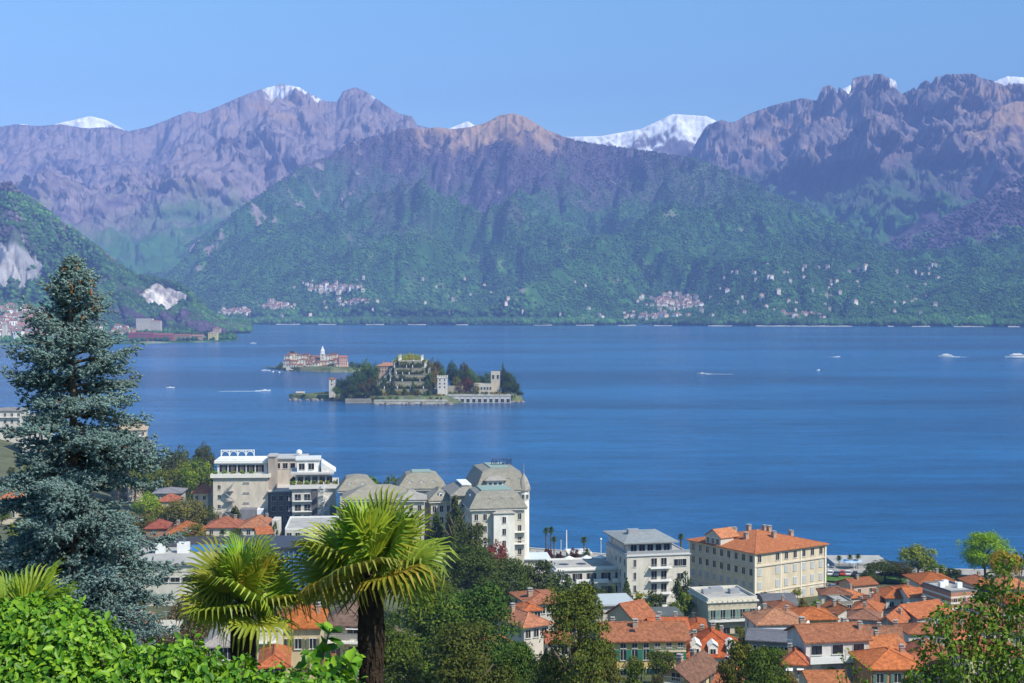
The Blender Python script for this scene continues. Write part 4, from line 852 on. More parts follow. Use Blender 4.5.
# --- orange roofed villa in the conifers
s = H(524, 548, 625, 250, 32, 11, (.76, .74, .71), 'white villa with broad salmon roof standing among the conifers'); s.hip(2.5, .8, col=(.46, .20, .12)); s.wins('f', [s.h-2.4], 3, 1.0, 1.4); s.wins('l', [s.h-2.4, s.h-5.4], 4, .9, 1.4); s.chim(-.3, .2); s.done()
s = H(530, 563, 603, 275, 18, 10, (.70, .70, .68), 'upper villa roof block with orange tiles behind the white villa'); s.hip(1.8, .8, col=(.44, .18, .10)); s.wins('f', [s.h-2.2], 4, 1.1, 1.3); s.wins('l', [s.h-2.2], 3, 1.1, 1.3); s.chim(-.6, -.2, .9, 1.3); s.done()
s = H(526, 541, 610, 262, 20, 5, (.66, .64, .60), 'small link building with orange lean-to roof between the villas'); s.hip(1.2, .5, col=(.46, .16, .07)); s.wins('f', [s.h-2], 2); s.done()
s = H(498, 520, 649, 232, 22, 8, CR, 'outbuilding with vivid orange roof below the white villa'); s.hip(1.8, .5, col=(.50, .16, .07)); s.wins('f', [s.h-2], 2); s.done()
s = H(560, 577, 625, 262, 5, 8, CR, 'small orange roofed house behind the tall pine trunk'); s.hip(1.7, .6, col=(.46, .2, .1)); s.wins('f', [s.h-2], 2); s.done()
s = H(548, 570, 643, 240, 5, 7, CR, 'small brick red roof beside the tall pine'); s.gable(1.5, col=(.42, .15, .09)); s.wins('f', [s.h-2], 2); s.done()

# ================================================================== left of centre
s = H(213, 268, 477, 470, 3, 16, (.78, .73, .66), 'white hotel block with plain wall, glazed top floor and rooftop arches', 'hotel', 'hotel'); h = s.h; W = s.W
s.flat(1.0, (.74, .70, .64), over=.8)
s.wins('f', [h-2.2, h-5.5, h-8.8], 1, 2.0, .35, 'plain', u0=.05, u1=.35); s.wins('f', [h-4, h-7.2, h-10.4, h-13.6], 1, .9, 1.3, 'plain', u0=-.9, u1=-.65)
s.part('top_floor', M['plaster'], MB().box(-W/2+1, -s.D/2+3, h, W/2-.5, s.D/2-1, h+4.2), (.76, .74, .70)); s.slab(.9, .9, (.78, .77, .74), h+4.2, 'trim', 'roof_slab', (-W/2+1, W/2-.5, -s.D/2+3, s.D/2-1))
for k in range(5): link('window', win_mesh(2.6, 2.4, 'wide')[0], s.root, (-W/2+3+k*(W-6)/4, -s.D/2+3, h+1.2))
b = MB(); z = h+5.1; x0 = -W/2+2
for k in range(5): b.box(x0+k*2.7-.15, -3.2, z, x0+k*2.7+.15, -2.9, z+3)
b.box(x0-.15, -3.2, z+3, x0+10.95, -2.9, z+3.3)
for k in range(4):
    c = x0+k*2.7+1.35; n = 8
    for i in range(n): a, a2 = pi*i/n, pi*(i+1)/n; b.tube([(c+1.2*cos(a), -3.05, z+1.6+1.2*sin(a)), (c+1.2*cos(a2), -3.05, z+1.6+1.2*sin(a2))], .12, 4)
    b.box(c-1.2, -3.1, z+.9, c+1.2, -3.0, z+1.05)
s.part('roof_arches', M['white_metal'], b)
b = MB()
for k in range(4):
    z0 = h-14.5+k*3.3; b.box(-W/2+4.2, -s.D/2-1.6, z0, -W/2+6.8, -s.D/2, z0+.12); sg = 1 if k % 2 else -1
    b.add([(-W/2+5.5-sg*1.8, -s.D/2-1.5, z0), (-W/2+5.5-sg*1.8, -s.D/2-.8, z0), (-W/2+5.5+sg*1.8, -s.D/2-.8, z0+3.3), (-W/2+5.5+sg*1.8, -s.D/2-1.5, z0+3.3), (-W/2+5.5-sg*1.8, -s.D/2-1.5, z0-.3), (-W/2+5.5-sg*1.8, -s.D/2-.8, z0-.3), (-W/2+5.5+sg*1.8, -s.D/2-.8, z0+3.0), (-W/2+5.5+sg*1.8, -s.D/2-1.5, z0+3.0)], [(0, 3, 2, 1), (4, 5, 6, 7), (0, 1, 5, 4), (1, 2, 6, 5), (2, 3, 7, 6), (3, 0, 4, 7)])
    b.tube([(-W/2+4.2, -s.D/2-1.6, z0+1), (-W/2+6.8, -s.D/2-1.6, z0+1)], .05, 4)
s.part('fire_escape', M['metal'], b)
s.part('annex', M['plaster'], MB().box(W*.02, -s.D/2-5, 0, W*.30, -s.D/2-.01, h-10), (.20, .20, .22)); s.part('annex', M['plaster'], MB().box(W*.32, -s.D/2-4, 0, W*.44, -s.D/2-.01, h-10.2), (.72, .74, .8)); s.done()
rs_ = random.Random(3)
def planter(s, x, y, z, r=.8, col=(.22, .28, .03)):
    o = link('potted_shrub', rs_.choice(proto('round', 'tiny')), s.root, (x, y, z), (0, 0, rs_.random()*6), (r, r, r*.8), [c*rs_.uniform(.7, 1.2) for c in col]); return o
for k in range(5): planter(s, -W/2+.5+k*3.0, -s.D/2+.3, h+.5, 1.1)
s = H(292, 336, 488, 455, 7, 16, (.76, .75, .73), 'stepped white hotel with planted roof terraces and spiral escape stair', 'hotel', 'hotel'); h = s.h; W = s.W
s.flat(1.0, (.62, .60, .58), over=.9)
for k in range(3): z = h-4-k*3.3; s.wins('f', [z], 2, 1.9, 2.0, 'plain', u0=-.95, u1=-.1); s.balcony('f', -.95, -.1, z-.1, 1.1, 'bars'); s.wins('l', [z], 5, 1.2, 1.7, 'plain'); s.balcony('l', -.9, .9, z-.1, 1.2, 'solid', (.34, .31, .33))  # left balconies get a darker colour, the side's shade painted in
s.part('dark_core', M['plaster'], MB().box(-W*.05, -s.D/2-.4, 0, W*.06, -s.D/2-.01, h-.3), (.12, .11, .12)); s.part('dark_core', M['plaster'], MB().box(W*.36, -s.D/2-.3, 0, W/2+.1, -s.D/2-.01, h-6), (.13, .16, .15))
b = MB(); cx, cyy, rr = W*.22, -s.D/2-2.0, 1.7; b.tube([(cx, cyy, 0), (cx, cyy, h+2)], .16, 6)
for i in range(int(h/3.3*14)):
    a, a2 = i*2*pi/14, (i+1)*2*pi/14; z = i*3.3/14
    b.add([(cx+.15*cos(a), cyy+.15*sin(a), z), (cx+rr*cos(a), cyy+rr*sin(a), z), (cx+rr*cos(a2), cyy+rr*sin(a2), z), (cx+.15*cos(a2), cyy+.15*sin(a2), z), (cx+.15*cos(a), cyy+.15*sin(a), z+.06), (cx+rr*cos(a), cyy+rr*sin(a), z+.06), (cx+rr*cos(a2), cyy+rr*sin(a2), z+.06), (cx+.15*cos(a2), cyy+.15*sin(a2), z+.06)], [(0, 1, 2, 3), (4, 7, 6, 5), (0, 4, 5, 1), (1, 5, 6, 2), (2, 6, 7, 3), (3, 7, 4, 0)])
    b.tube([(cx+rr*cos(a), cyy+rr*sin(a), z+1.0), (cx+rr*cos(a2), cyy+rr*sin(a2), z+1.0+3.3/14)], .04, 3); 
    if i % 3 == 0: b.tube([(cx+rr*cos(a), cyy+rr*sin(a), z), (cx+rr*cos(a), cyy+rr*sin(a), z+1)], .03, 3)
s.part('spiral_stair', M['white_metal'], b)
s.part('upper_floor', M['plaster'], MB().box(-W/2+1, -s.D/2+2.6, h, W/2-2, s.D/2, h+4), (.58, .54, .52)); s.slab(1.4, .5, (.46, .44, .43), h+4, 'trim', 'roof_slab', (-W/2+1, W/2-2, -s.D/2+2.6, s.D/2))
for k in range(5): link('window', win_mesh(1.8, 2.2, 'wide')[0], s.root, (-W/2+2.6+k*2.3, -s.D/2+2.6, h+1.1))
s.part('top_floor', M['plaster'], MB().box(-W/2+1.5, -s.D/2+5, h+4.5, W*.12, s.D/2-1, h+8.2), (.76, .75, .72)); s.slab(.5, .4, (.6, .6, .58), h+8.2, 'trim', 'roof_slab', (-W/2+1.5, W*.12, -s.D/2+5, s.D/2-1))
for k in range(2): link('window', win_mesh(1.8, 2.0, 'arch')[0], s.root, (-W/2+3+k*3, -s.D/2+5, h+5.2))
s.part('slope_roof', M['slate'], MB().add([(W*.12+.6, -s.D/2+4, h+4.5), (W/2, -s.D/2+4, h+4.5), (W/2, s.D/2, h+4.5), (W*.12+.6, s.D/2, h+4.5), (W*.12+.6, -s.D/2+4, h+7.6), (W*.12+.6, s.D/2, h+7.6)], [(0, 1, 4), (1, 2, 5, 4), (2, 3, 5), (0, 4, 5, 3), (3, 2, 1, 0)]), (.62, .6, .57))
for k in range(7): planter(s, -W/2+.3+k*2.2, -s.D/2+.2, h+.6, 1.15)
for k in range(5): planter(s, -W/2+.2, -s.D/2+3+k*2.2, h+.6, 1.1, (.10, .16, .03))
s.done()
s = H(270, 292, 492, 470, 7, 18, (.27, .24, .26), 'side wing of the stepped hotel painted dark for shade', 'hotel', 'hotel_wing'); s.slab(.6, .4, (.5, .48, .46)); s.wins('f', [s.h-3, s.h-6.3, s.h-9.6], 3, 1.3, 1.7); s.done()  # wall colour darkened to carry the shade of this side
s = H(268, 275, 457, 472, 3, 8, (.50, .45, .42), 'tall narrow lift tower between the two left hotels', 'tower', 'lift_tower'); s.slab(.3, .4, (.4, .38, .37)); s.done()
s = H(274, 304, 459, 486, 3, 12, (.66, .62, .58), 'upper rear block with flat roof behind the lift tower', 'building', 'building'); s.slab(.6, .4, (.42, .41, .41)); s.wins('f', [s.h-3.2], 4, 1.6, 1.8, 'wide'); s.part('radome', M['white_metal'], MB().lathe([(.2, 0), (.9, .5), (1.1, 1.1), (.9, 1.8), (.1, 2.2)], 12), loc=(s.W*.28, 0, s.h+.4)); s.done()
s = H(206, 238, 527, 405, 3, 11, WH, 'white house with rust tiled roof before the plain hotel wall'); s.hip(2.9, .6, col=(.40, .15, .09)); s.wins('f', [s.h-2.2], 3, 1, 1.3); s.chim(-.3, .2, .7, 1.6).chim(.6, .4); s.done()
s = H(241, 271, 527, 402, 3, 12, WH, 'white house with salmon orange roof beside the rust roofed one'); s.hip(3.2, .6, col=(.47, .21, .12)); s.wins('f', [s.h-2.2], 2, 1, 1.3); s.chim(.5, .4); s.done()
s = H(258, 272, 534, 385, 20, 6, CR, 'small orange lean-to roof in front of the salmon roof'); s.gable(1.8, col=(.44, .16, .08)); s.done()
s = H(272, 279, 520, 402, 3, 6, (.74, .74, .73), 'white garden wall end with clipped dark hedge beside it', 'wall', 'garden_wall'); s.done()
s = H(285, 336, 530, 398, 5, 22, (.66, .66, .66), 'low white building with pale flat roof below the stepped hotel', 'building', 'building'); s.flat(.5, (.68, .68, .68)); s.wins('f', [s.h-2], 6, 1.3, 1.2); s.done()
s = H(193, 208, 492, 480, 3, 10, (.74, .68, .52), 'cream house with orange hipped roof left of the plain hotel'); s.hip(2.6, .6, col=(.44, .17, .09)); s.wins('f', [s.h-2.6, s.h-5.6], 2, .9, 1.3); s.done()
s = H(154, 180, 493, 500, 3, 11, (.62, .58, .56), 'house with low grey roof among the bright green trees'); s.hip(1.7, .8, col=(.20, .19, .20), m='slate'); s.wins('f', [s.h-2.4], 3, 1, 1.3); s.done()
s = H(158, 176, 501, 470, 3, 9, CR, 'small house with rust roof just below the grey roofed house'); s.hip(2.4, .5, col=(.38, .14, .09)); s.done()
s = H(166, 200, 534, 390, 5, 12, (.55, .40, .32), 'house with wide orange roof among dark shrubs above the grey roof terrace'); s.hip(3.4, .6, col=(.48, .20, .09)); s.wins('f', [s.h-2.2], 3); s.chim(-.5, .2); s.done()
s = H(146, 166, 528, 400, 5, 9, (.45, .25, .18), 'small dark red house left of the wide orange roof'); s.hip(2.2, .5, col=(.32, .10, .07)); s.done()
# --- long grey roof and the blue glass building
s = H(110, 228, 566, 262, 4, 17, (.72, .72, .68), 'long white building with flat grey roof terrace and small dark windows', 'building', 'building'); h = s.h; W = s.W
s.part('roof', M['concrete'], MB().box(-W/2-.4, -s.D/2-.4, h, W/2+.4, s.D/2+.4, h+.35)); s.wins('f', [h-3.1], 10, 1.7, .85, 'wide'); s.band(h-1.2, .12, .1)
for x, w in ((-.05, 1.6), (.36, 2.2)): s.part('rooftop_unit', M['white_metal'], MB().box(-w/2, -1, 0, w/2, 1, 1.9), loc=(x*W/2-3, 3.0, h+.35))
s.part('skylight', M['blueglass'], MB().rings([[(x, 1.3*cos(pi*i/8), 1.2*sin(pi*i/8)) for i in range(9)] for x in (0, 12)]), loc=(W*.1, 4.5, h+.35)); s.part('road_deck', M['road'], MB().box(-W/2, s.D/2+.5, h-.3, W/2, s.D/2+12, h+.5)); s.done()
s = H(222, 346, 548, 296, -2, 14, (.08, .16, .26), 'modern building with long blue glass front and dark blue roof', 'building', 'glass_building'); h = s.h; W = s.W
s.part('roof', M['trim'], MB().box(-W/2-.6, -s.D/2-.6, h, W/2+.6, s.D/2, h+.35), (.05, .06, .085))
s.part('glazing', M['blueglass'], MB().box(-W/2+.05, -s.D/2-.12, -1, W/2-.05, -s.D/2-.01, h-.1))
b = MB()
for k in range(27): x = -W/2+W*k/26; b.box(x-.06, -s.D/2-.25, 0, x+.06, -s.D/2-.13, h-.1)
for k in range(5): b.box(-W/2, -s.D/2-.22, h-2.2-k*2.4, W/2, -s.D/2-.131, h-2.1-k*2.4)
s.part('mullions', M['metal'], b); s.done()
# --- villas below the palms
s = H(276, 320, 626, 185, 4, 9, (.70, .60, .42), 'cream villa with orange hipped roof between the two palms'); h = s.h; s.hip(2.9, .6, col=(.52, .19, .06)); s.wins('f', [h-3.0], 3, .8, 1.3, 'open', (.12, .13, .08)); s.chim(.8, .2, .5, 1.2).chim(-.4, .2, .5); antenna(s, .5, .2); s.done()
s = H(257, 279, 630, 178, 4, 6, (.76, .73, .66), 'white arcade with round arch in front of the cream villa', 'arcade', 'arcade'); h = s.h; s.slab(.2, .2, (.6, .58, .5)); n = 12
s.part('arch_opening', M['glass'], MB().rings([[(.95*cos(pi*i/n)-.2, y, h-3.2+.95*sin(pi*i/n)) for i in range(n+1)] for y in (-s.D/2-.06, -s.D/2-.01)])); s.balcony('f', -.9, .9, h-1.4, .8, 'bars', (.75, .74, .7)); s.done()
s = H(327, 362, 621, 195, -6, 9, (.72, .70, .66), 'white house with brown roof and white arched porch beside the palm trunk'); h = s.h; s.hip(2.6, .9, col=(.17, .13, .12)); s.wins('f', [h-1.6], 2, 1.6, 1.1, 'awning'); s.balcony('f', -1, 1, h-2.6, 1.3, 'bars', (.7, .69, .66)); s.wins('f', [h-5], 2, 1.3, 1.6, 'arch'); s.done()
s = H(372, 402, 648, 205, -6, 9, (.70, .69, .66), 'pale house half hidden behind the right palm trunk'); s.hip(2.2, .7, col=(.22, .17, .15)); s.wins('f', [s.h-2], 3); s.done()
s = H(262, 286, 665, 150, 8, 7, CR, 'small house with rust orange roof in the bushes below the arcade'); s.hip(1.3, .5, col=(.44, .16, .08)); s.wins('f', [s.h-1.8], 2); s.done()
s = H(318, 332, 672, 150, 8, 5, (.36, .18, .12), 'small brick red shed roof under the sprig of leaves', 'shed', 'shed'); s.gable(1.6, col=(.36, .14, .09)); s.done()
s = H(104, 142, 628, 190, 6, 8, (.62, .46, .30), 'low house with orange terrace roof behind the hedge'); s.hip(1.7, .5, col=(.46, .19, .10)); s.wins('f', [s.h-1.9], 3, .9, 1.1); s.chim(.6, -.3, 1.0, 1.2); s.done()
s = H(140, 172, 632, 196, 3, 6, (.66, .56, .36), 'yellowish garden pavilion behind bare grey branches', 'pavilion', 'pavilion'); s.slab(.5, .2, (.5, .46, .38)); s.wins('f', [s.h-1.9], 3, 1.2, 1.1, 'wide'); s.done()
s = H(206, 232, 645, 180, 5, 8, (.68, .64, .58), 'pale house corner under the left palm crown'); s.hip(1.7, .5, col=(.30, .27, .25), m='slate'); s.wins('f', [s.h-1.9], 3); s.done()
# --- hillside on the left
for a in [(-12, 22, 411, 650, 5, 14, WH, 'long white hotel on the hillside at the left edge', (.22, .2, .19), 1.5), (22, 48, 417, 620, 5, 12, WH, 'white house with balconies left of the blue spruce', (.3, .27, .25), 1.6), (114, 146, 430, 600, 12, 15, (.74, .69, .58), 'cream hotel with domed roof glimpsed behind the spruce branches', (.46, .38, .28), 4.2), (128, 152, 444, 570, 18, 12, (.68, .60, .54), 'terraced cream house right of the spruce', (.30, .24, .22), 1.8), (0, 14, 499, 430, 5, 10, CR, 'orange roofed house at the left edge behind the spruce', (.48, .18, .08), 2.4), (40, 70, 452, 560, 4, 12, (.7, .62, .5), 'cream house behind the spruce', (.4, .2, .12), 2.2)]:
    s = H(*a[:7], a[7]); s.hip(a[9], .6, col=a[8], m='tile' if a[8][0] > .35 else 'slate'); s.wins('f', [s.h-2.6-3*k for k in range(min(4, int(s.h/3)))], 5, 1.1, 1.5); s.balcony('f', -.9, .9, s.h-2.8, 1.2, 'bars'); s.done()

# ================================================================== islands
M['rock'] = mat('shore_rock', (.19, .175, .15), .95, .1, .4, .25, 1.0, 1.2, bdist=.5)
M['isle'] = mat('island_soil', (.12, .13, .07), .95, .1, .4, .15, .6, .8, attr='tint')
M['stone'] = mat('pale_stone', (.46, .44, .40), .9, .2, .25, .3, .4, 2, objcol=True)
def island(name, label, fpx, fpy, dep, hz, edge=5.0):
    p = np.linspace(fpx[0], fpx[-1], 220); yf = np.array([dz0(v) for v in np.interp(p, fpx, fpy)]); d = np.interp(p, fpx, dep); t = np.linspace(0, 1, 40); Pp, T = np.meshgrid(p, t)
    Y = yf+d*T; X = (Pp-512)/FPX*Y*1.0; ed = np.minimum(np.minimum(T*d, (1-T)*d), np.minimum(Pp-p[0], p[-1]-Pp)*.8)
    Z = -1.5+(1.5+np.interp(Pp, fpx, hz))*sstep(-.01, edge, ed)+fbm(X/9, Y/9, 4)*.9*sstep(0, 3, ed)
    n = fbm(X/14, Y/14, 4, 5); C = mixc((.09, .12, .04), (.26, .24, .20), np.where(ed < 1.5, .7, .2+n*1.5)); C = mixc(C, (.06, .10, .03), n*3-.3*(ed < 4))
    me = np_mesh(name, np.c_[X.ravel(), Y.ravel(), Z.ravel()], grid_faces(*X.shape), M['isle'], False, colors=C.reshape(-1, 3))
    tag(link(name, me), label, kind='structure'); GR[name] = (p, X, Y, Z, C)
island('garden_island', 'rocky wooded ground of the garden island', [286, 292, 310, 335, 350, 380, 420, 450, 500, 520, 526], [397.5, 398, 399, 400, 401.5, 403.5, 404, 403.5, 402.5, 401.5, 400], [6, 14, 30, 60, 90, 115, 115, 100, 80, 40, 5], [1.5, 3, 3.5, 4, 5, 6, 6, 6, 6, 4, 1])
island('fishing_island', 'low ground of the village island', [262, 272, 285, 300, 330, 350, 372], [367.5, 369, 370.5, 371.5, 372.5, 372.5, 371], [8, 20, 60, 110, 130, 110, 30], [1.0, 1.5, 3, 5, 6, 4, 1.5])
def P3(px, z, Y): return ((px-512)/FPX*Y, Y, z)
def pxm(px, Y): return (px-512)/FPX*Y
# terraces of the garden island
Y0 = 1212.0
root = empty('terraced_garden', (pxm(407, Y0+35), Y0+35, 0)); tag(root, 'tall stepped terrace garden with statues and obelisks at the middle of the garden island', 'terraced garden')
lv = [(371, 441, 0, 5.5, 0), (377, 436, 5.5, 11, 5), (383, 431, 11, 17, 11), (388, 427, 17, 22.5, 17), (392, 423, 22.5, 28, 23), (396, 419, 28, 33.5, 29)]
cx, cyy = root.location[0], root.location[1]; rs = random.Random(5)
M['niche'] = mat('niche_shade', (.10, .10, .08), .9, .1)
ob = MB().lathe([(.55, 0), (.45, .8), (.28, 1.0), (.22, 3.2), (.02, 3.6)], 5).mesh('obelisk', M['white_metal'])
st_ = MB().lathe([(.7, 0), (.6, 1.0), (.42, 1.2), (.5, 2.2), (.3, 2.7), (.32, 3.0), (.05, 3.3)], 6).mesh('statue', M['white_metal'])
for k, (a, b_, z0, z1, dy) in enumerate(lv):
    xa, xb, ya, yb = pxm(a, Y0)-cx, pxm(b_, Y0)-cx, dy-35, 40-dy*.4
    b = MB().box(xa, ya, z0-(2 if k == 0 else .01), xb, yb, z1-.6); b.box(xa-.15, ya-.15, z1-.6, xb+.15, ya+.3, z1-.1); b.box(xa-.15, ya+.3, z1-.6, xa+.3, yb, z1-.1); b.box(xb-.3, ya+.3, z1-.6, xb+.15, yb, z1-.1)
    o = b.obj('terrace', M['stone'], root, color=(.30, .28, .20) if k else (.38, .36, .30)); n = int((xb-xa)/(5 if k else 7))
    for i in range(n if k < 2 else 0): x = xa+(xb-xa)*(i+.5)/n; MB().box(x-.8, ya-.06, z0+.6, x+.8, ya+.02, z1-2.4).obj('niche', M['niche'], o)  # flat dark panels, the shade of niches as a colour
    if k: link('hedge', proto('round', 'mid')[k % 3], o, ((xa+xb)/2, ya-2.6, z0-.4), scale=((xb-xa)/2, 1.6, 1.2), color=(.06, .09, .025)); [link('hedge', proto('round', 'low')[j % 3], o, (xa+(xb-xa)*rs.random(), ya-1.8, z0-.2), scale=(1.5+2*rs.random(), 1.6, 1.4+1.6*rs.random()), color=rs.choice([(.05, .10, .03), (.16, .17, .03), (.10, .13, .03)])) for j in range(9)]; [link('shrub', proto('round', 'low')[j % 3], o, (sx, ya+4+j*6, z0+.2), scale=(2.2, 2.6, 2.0+1.5*rs.random()), color=rs.choice([(.05, .10, .03), (.14, .17, .03)])) for j in range(4) for sx in (xa-1.5, xb+1.5)]; link('hedge', proto('round', 'low')[1], o, ((xa+xb)/2+8, ya-1.5, z0), scale=(5, 1.5, 1.9), color=(.16, .15, .03))
    for i in range(n+1):
        x = xa+(xb-xa)*i/n
        if k and (i in (0, n) or rs.random() < .45): link('statue' if i % 2 else 'obelisk', st_ if i % 2 else ob, o, (x, ya, z1+.3), scale=(.7, .7, 1.3 if i in (0, n) else .62))
    for j in range(1, 4):
        for x in (xa, xb):
            if k: link('obelisk', ob, o, (x, ya+(yb-ya)*j/4, z1+.3), scale=(.9, .9, 1.3))
def ihouse(px0, px1, pye, D, z0, dp, wall, label, cat='house', roof='hip', rh=2, rc=OR, n=3, name='house', yaw=0, group=None, rows=2, win=True):
    s = H(px0, px1, pye, D, yaw, dp, wall, label, cat, name, group, 2, z0)
    if roof == 'hip': s.hip(rh, .4, col=rc)
    elif roof == 'gable': s.gable(rh, col=rc, o=.4)
    elif roof == 'flat': s.flat(.8)
    if win: s.wins('f', [s.h-2.4-3*k for k in range(rows) if s.h-2.4-3*k > .3], n, 1.1, 1.5)
    return s
s = ihouse(437.5, 447, 378, 1207, 3, 8.5, (.82, .80, .76), 'white square tower with battlements on the garden island shore', 'tower', 'none', n=2, rows=3, name='tower')
b = MB()
for k in range(5):
    t = -1+.5*k
    for sy in (-1, 1): b.box(t*s.W/2-.45, sy*s.D/2-.3, s.h+.5, t*s.W/2+.45, sy*s.D/2+.3, s.h+1.9); b.box(sy*s.W/2-.3, t*s.D/2-.45, s.h+.49, sy*s.W/2+.3, t*s.D/2+.45, s.h+1.89)
b.box(-s.W/2-.35, -s.D/2-.35, s.h, s.W/2+.35, s.D/2+.35, s.h+.5); s.part('battlements', M['plaster'], b, s.col); s.done()
s = ihouse(474, 492, 384.5, 1222, 4, 10, (.74, .70, .62), 'long pale loggia with round arches on the right of the garden island', 'loggia', 'flat', n=1, name='loggia', win=False); s.wins('f', [s.h-4.5], 6, 1.5, 2.4, 'arch'); s.done()
s = ihouse(491, 500, 372.5, 1226, 4, 8, (.70, .64, .54), 'square pale belvedere with open arches beside the dark island trees', 'belvedere', 'flat', n=2, rows=1, name='belvedere', win=False); s.wins('f', [s.h-5.5], 2, 1.8, 3.6, 'arch'); s.done()
s = ihouse(376, 398, 366, 1282, 5, 16, (.62, .46, .36), 'wide palace with salmon roof behind the terraces of the garden island', 'palace', 'hip', 4, (.46, .24, .16), 8, 'palace'); s.chim(-.4, .2, 1.2, 1.8).chim(.4, .2, 1.2, 1.8); s.done()
s = ihouse(329, 334.5, 379, 1238, 4, 6, WH, 'small white house with brick red roof left of the island trees', rh=1.8, n=1, rows=2); s.done()
s = ihouse(296, 304, 393, 1270, 2, 6, (.66, .63, .58), 'white boathouse at the left tip of the garden island', 'boathouse', 'gable', 1.6, (.60, .58, .55), 2, 'boathouse', rows=1); s.done()
s = ihouse(447, 463, 387, 1216, 4, 6, (.42, .40, .36), 'low colonnade beside the white island tower', 'colonnade', 'flat', n=6, name='colonnade', win=False); s.wins('f', [.8], 6, 1.0, 2.6); s.done()
# sea wall with arched niches
def seawall(a, b_, z, Yw, label, arches=0, col=(.44, .42, .38)):
    xa, xb = pxm(a, Yw), pxm(b_, Yw); root = empty('sea_wall', ((xa+xb)/2, Yw, 0)); tag(root, label, 'sea wall'); w = (xb-xa)/2
    dd = 9 if arches else 4; MB().box(-w, 0, -1.5, w, dd, z).box(-w-.2, -.3, z, w+.2, dd+.2, z+.4).obj('wall', M['stone'], root, color=col)
    if arches:
        for i in range(arches): x = -w+2*w*(i+.5)/arches; n = 6; link('niche', win_mesh(2.6, z*.5, 'arch')[0], root, (x, 0, .6))  # arched panes without recess, dark colour standing for shade
    b = MB(); n = int(2*w/1.5)
    for i in range(n): x = -w+2*w*i/n; b.box(x, .0, z+.4, x+.35, .3, z+1.3)
    b.box(-w, -.02, z+1.3, w, .34, z+1.55); b.obj('balustrade', M['stone'], root, color=(.56, .54, .5)); return root
seawall(448, 511, 6.0, 1202, 'long grey sea wall with dark niches right of the white island tower', 11)
seawall(374, 447, 2.3, 1190, 'low pale sea wall below the island terraces', 0, (.50, .47, .40))
seawall(345, 371, 2.0, 1203, 'rough low shore wall under the dark island trees', 0, (.30, .28, .22))
def rocks(name, label, a, b_, py, n, seed, Yo=0):
    rs = random.Random(seed); 
    for i in range(n):
        px = a+(b_-a)*(i+rs.random()*.8)/n; Y = dz0(py)+rs.uniform(-1.5, 2)+Yo; b = MB(); r = rs.uniform(.9, 2.0)*rs.choice([1, 1, 1.6])
        b.rings([[(r*f*rs.uniform(.75, 1.2)*cos(t), r*f*rs.uniform(.7, 1.1)*sin(t), z) for t in [2*pi*k/7 for k in range(7)]] for f, z in ((1.1, -1.2), (1.0, .3), (.7, r*.6), (.2, r*.8))])
        o = b.obj('boulder', M['rock'], None, (pxm(px, Y), Y, 0)); tag(o, label, 'boulder', name)
rocks('boulders along the shore of the garden island', 'rough grey boulder at the waterline of the garden island', 289, 372, 400.5, 22, 1)
rocks('boulders below the island terraces', 'pale boulder at the foot of the low sea wall below the terraces', 374, 452, 404.6, 20, 8)
rocks('boulders at the right tip of the garden island', 'dark boulder at the right tip of the garden island', 500, 526, 402.3, 12, 2)
DK, MG, LG, OL, BRN = (.026, .064, .026), (.05, .115, .03), (.16, .24, .02), (.085, .105, .03), (.050, .060, .022)
def itree(px, pt, wpx, D, kind, col, label, group, zb=4): tree(px, pt, 5, wpx, kind, col, label, 'tree', group, D=D, zb=zb, lod='mid' if wpx > 11 else 'low', cf=.93)
for px, pt, w, D, k, c in [(341, 378, 15, 1225, 'round', DK), (350, 375, 16, 1222, 'round', DK), (360, 371, 17, 1235, 'round', DK), (371, 377, 14, 1218, 'round', BRN), (364, 381, 16, 1212, 'round', BRN), (352, 384, 18, 1211, 'round', DK), (375, 383, 11, 1212, 'column', DK), (337, 386, 12, 1220, 'round', MG), (379, 386, 9, 1208, 'cone', DK), (345, 390, 12, 1209, 'round', DK), (357, 391, 12, 1209, 'round', DK), (368, 391, 10, 1208, 'round', DK)]:
    itree(px, pt, w, D, k, c, 'dark tree in the dense grove on the left of the garden island', 'dark grove on the left of the garden island')
for px, pt, w, D, k, c in [(366, 358, 14, 1262, 'round', MG), (374, 362, 14, 1255, 'round', (.04, .10, .035)), (356, 366, 10, 1258, 'round', MG)]: itree(px, pt, w, D, k, c, 'mid green tree standing above the dark grove of the garden island', 'green trees above the dark grove')
for px, pt, w, D in [(402, 353, 16, 1275), (410, 352, 15, 1280), (418, 354, 16, 1278), (425, 357, 14, 1270), (397, 357, 10, 1272)]: itree(px, pt, w, D, 'umbrella' if w > 14 else 'round', LG, 'lime green tree on top of the garden island behind the terraces', 'lime green trees behind the terraces', 14)
for px, pt, w, D, c in [(431, 357, 15, 1262, OL), (438, 360, 14, 1258, BRN), (435, 366, 14, 1240, OL), (429, 372, 10, 1224, MG), (442, 368, 12, 1245, MG)]: itree(px, pt, w, D, 'round', c, 'olive brown tree between the lime green trees and the white tower', 'olive brown trees above the white tower')
for px, pt, w, D, c in [(452, 361, 13, 1250, DK), (458, 366, 13, 1245, DK), (464, 362, 14, 1255, BRN), (470, 368, 14, 1245, MG), (475, 373, 12, 1240, MG), (467, 377, 14, 1225, (.06, .045, .03)), (456, 376, 12, 1228, OL), (481, 374, 12, 1250, DK), (487, 372, 10, 1255, MG), (460, 383, 12, 1218, (.06, .055, .03)), (476, 383, 10, 1222, OL)]: itree(px, pt, w, D, 'round', c, 'garden tree between the white tower and the loggia', 'garden trees right of the white tower')
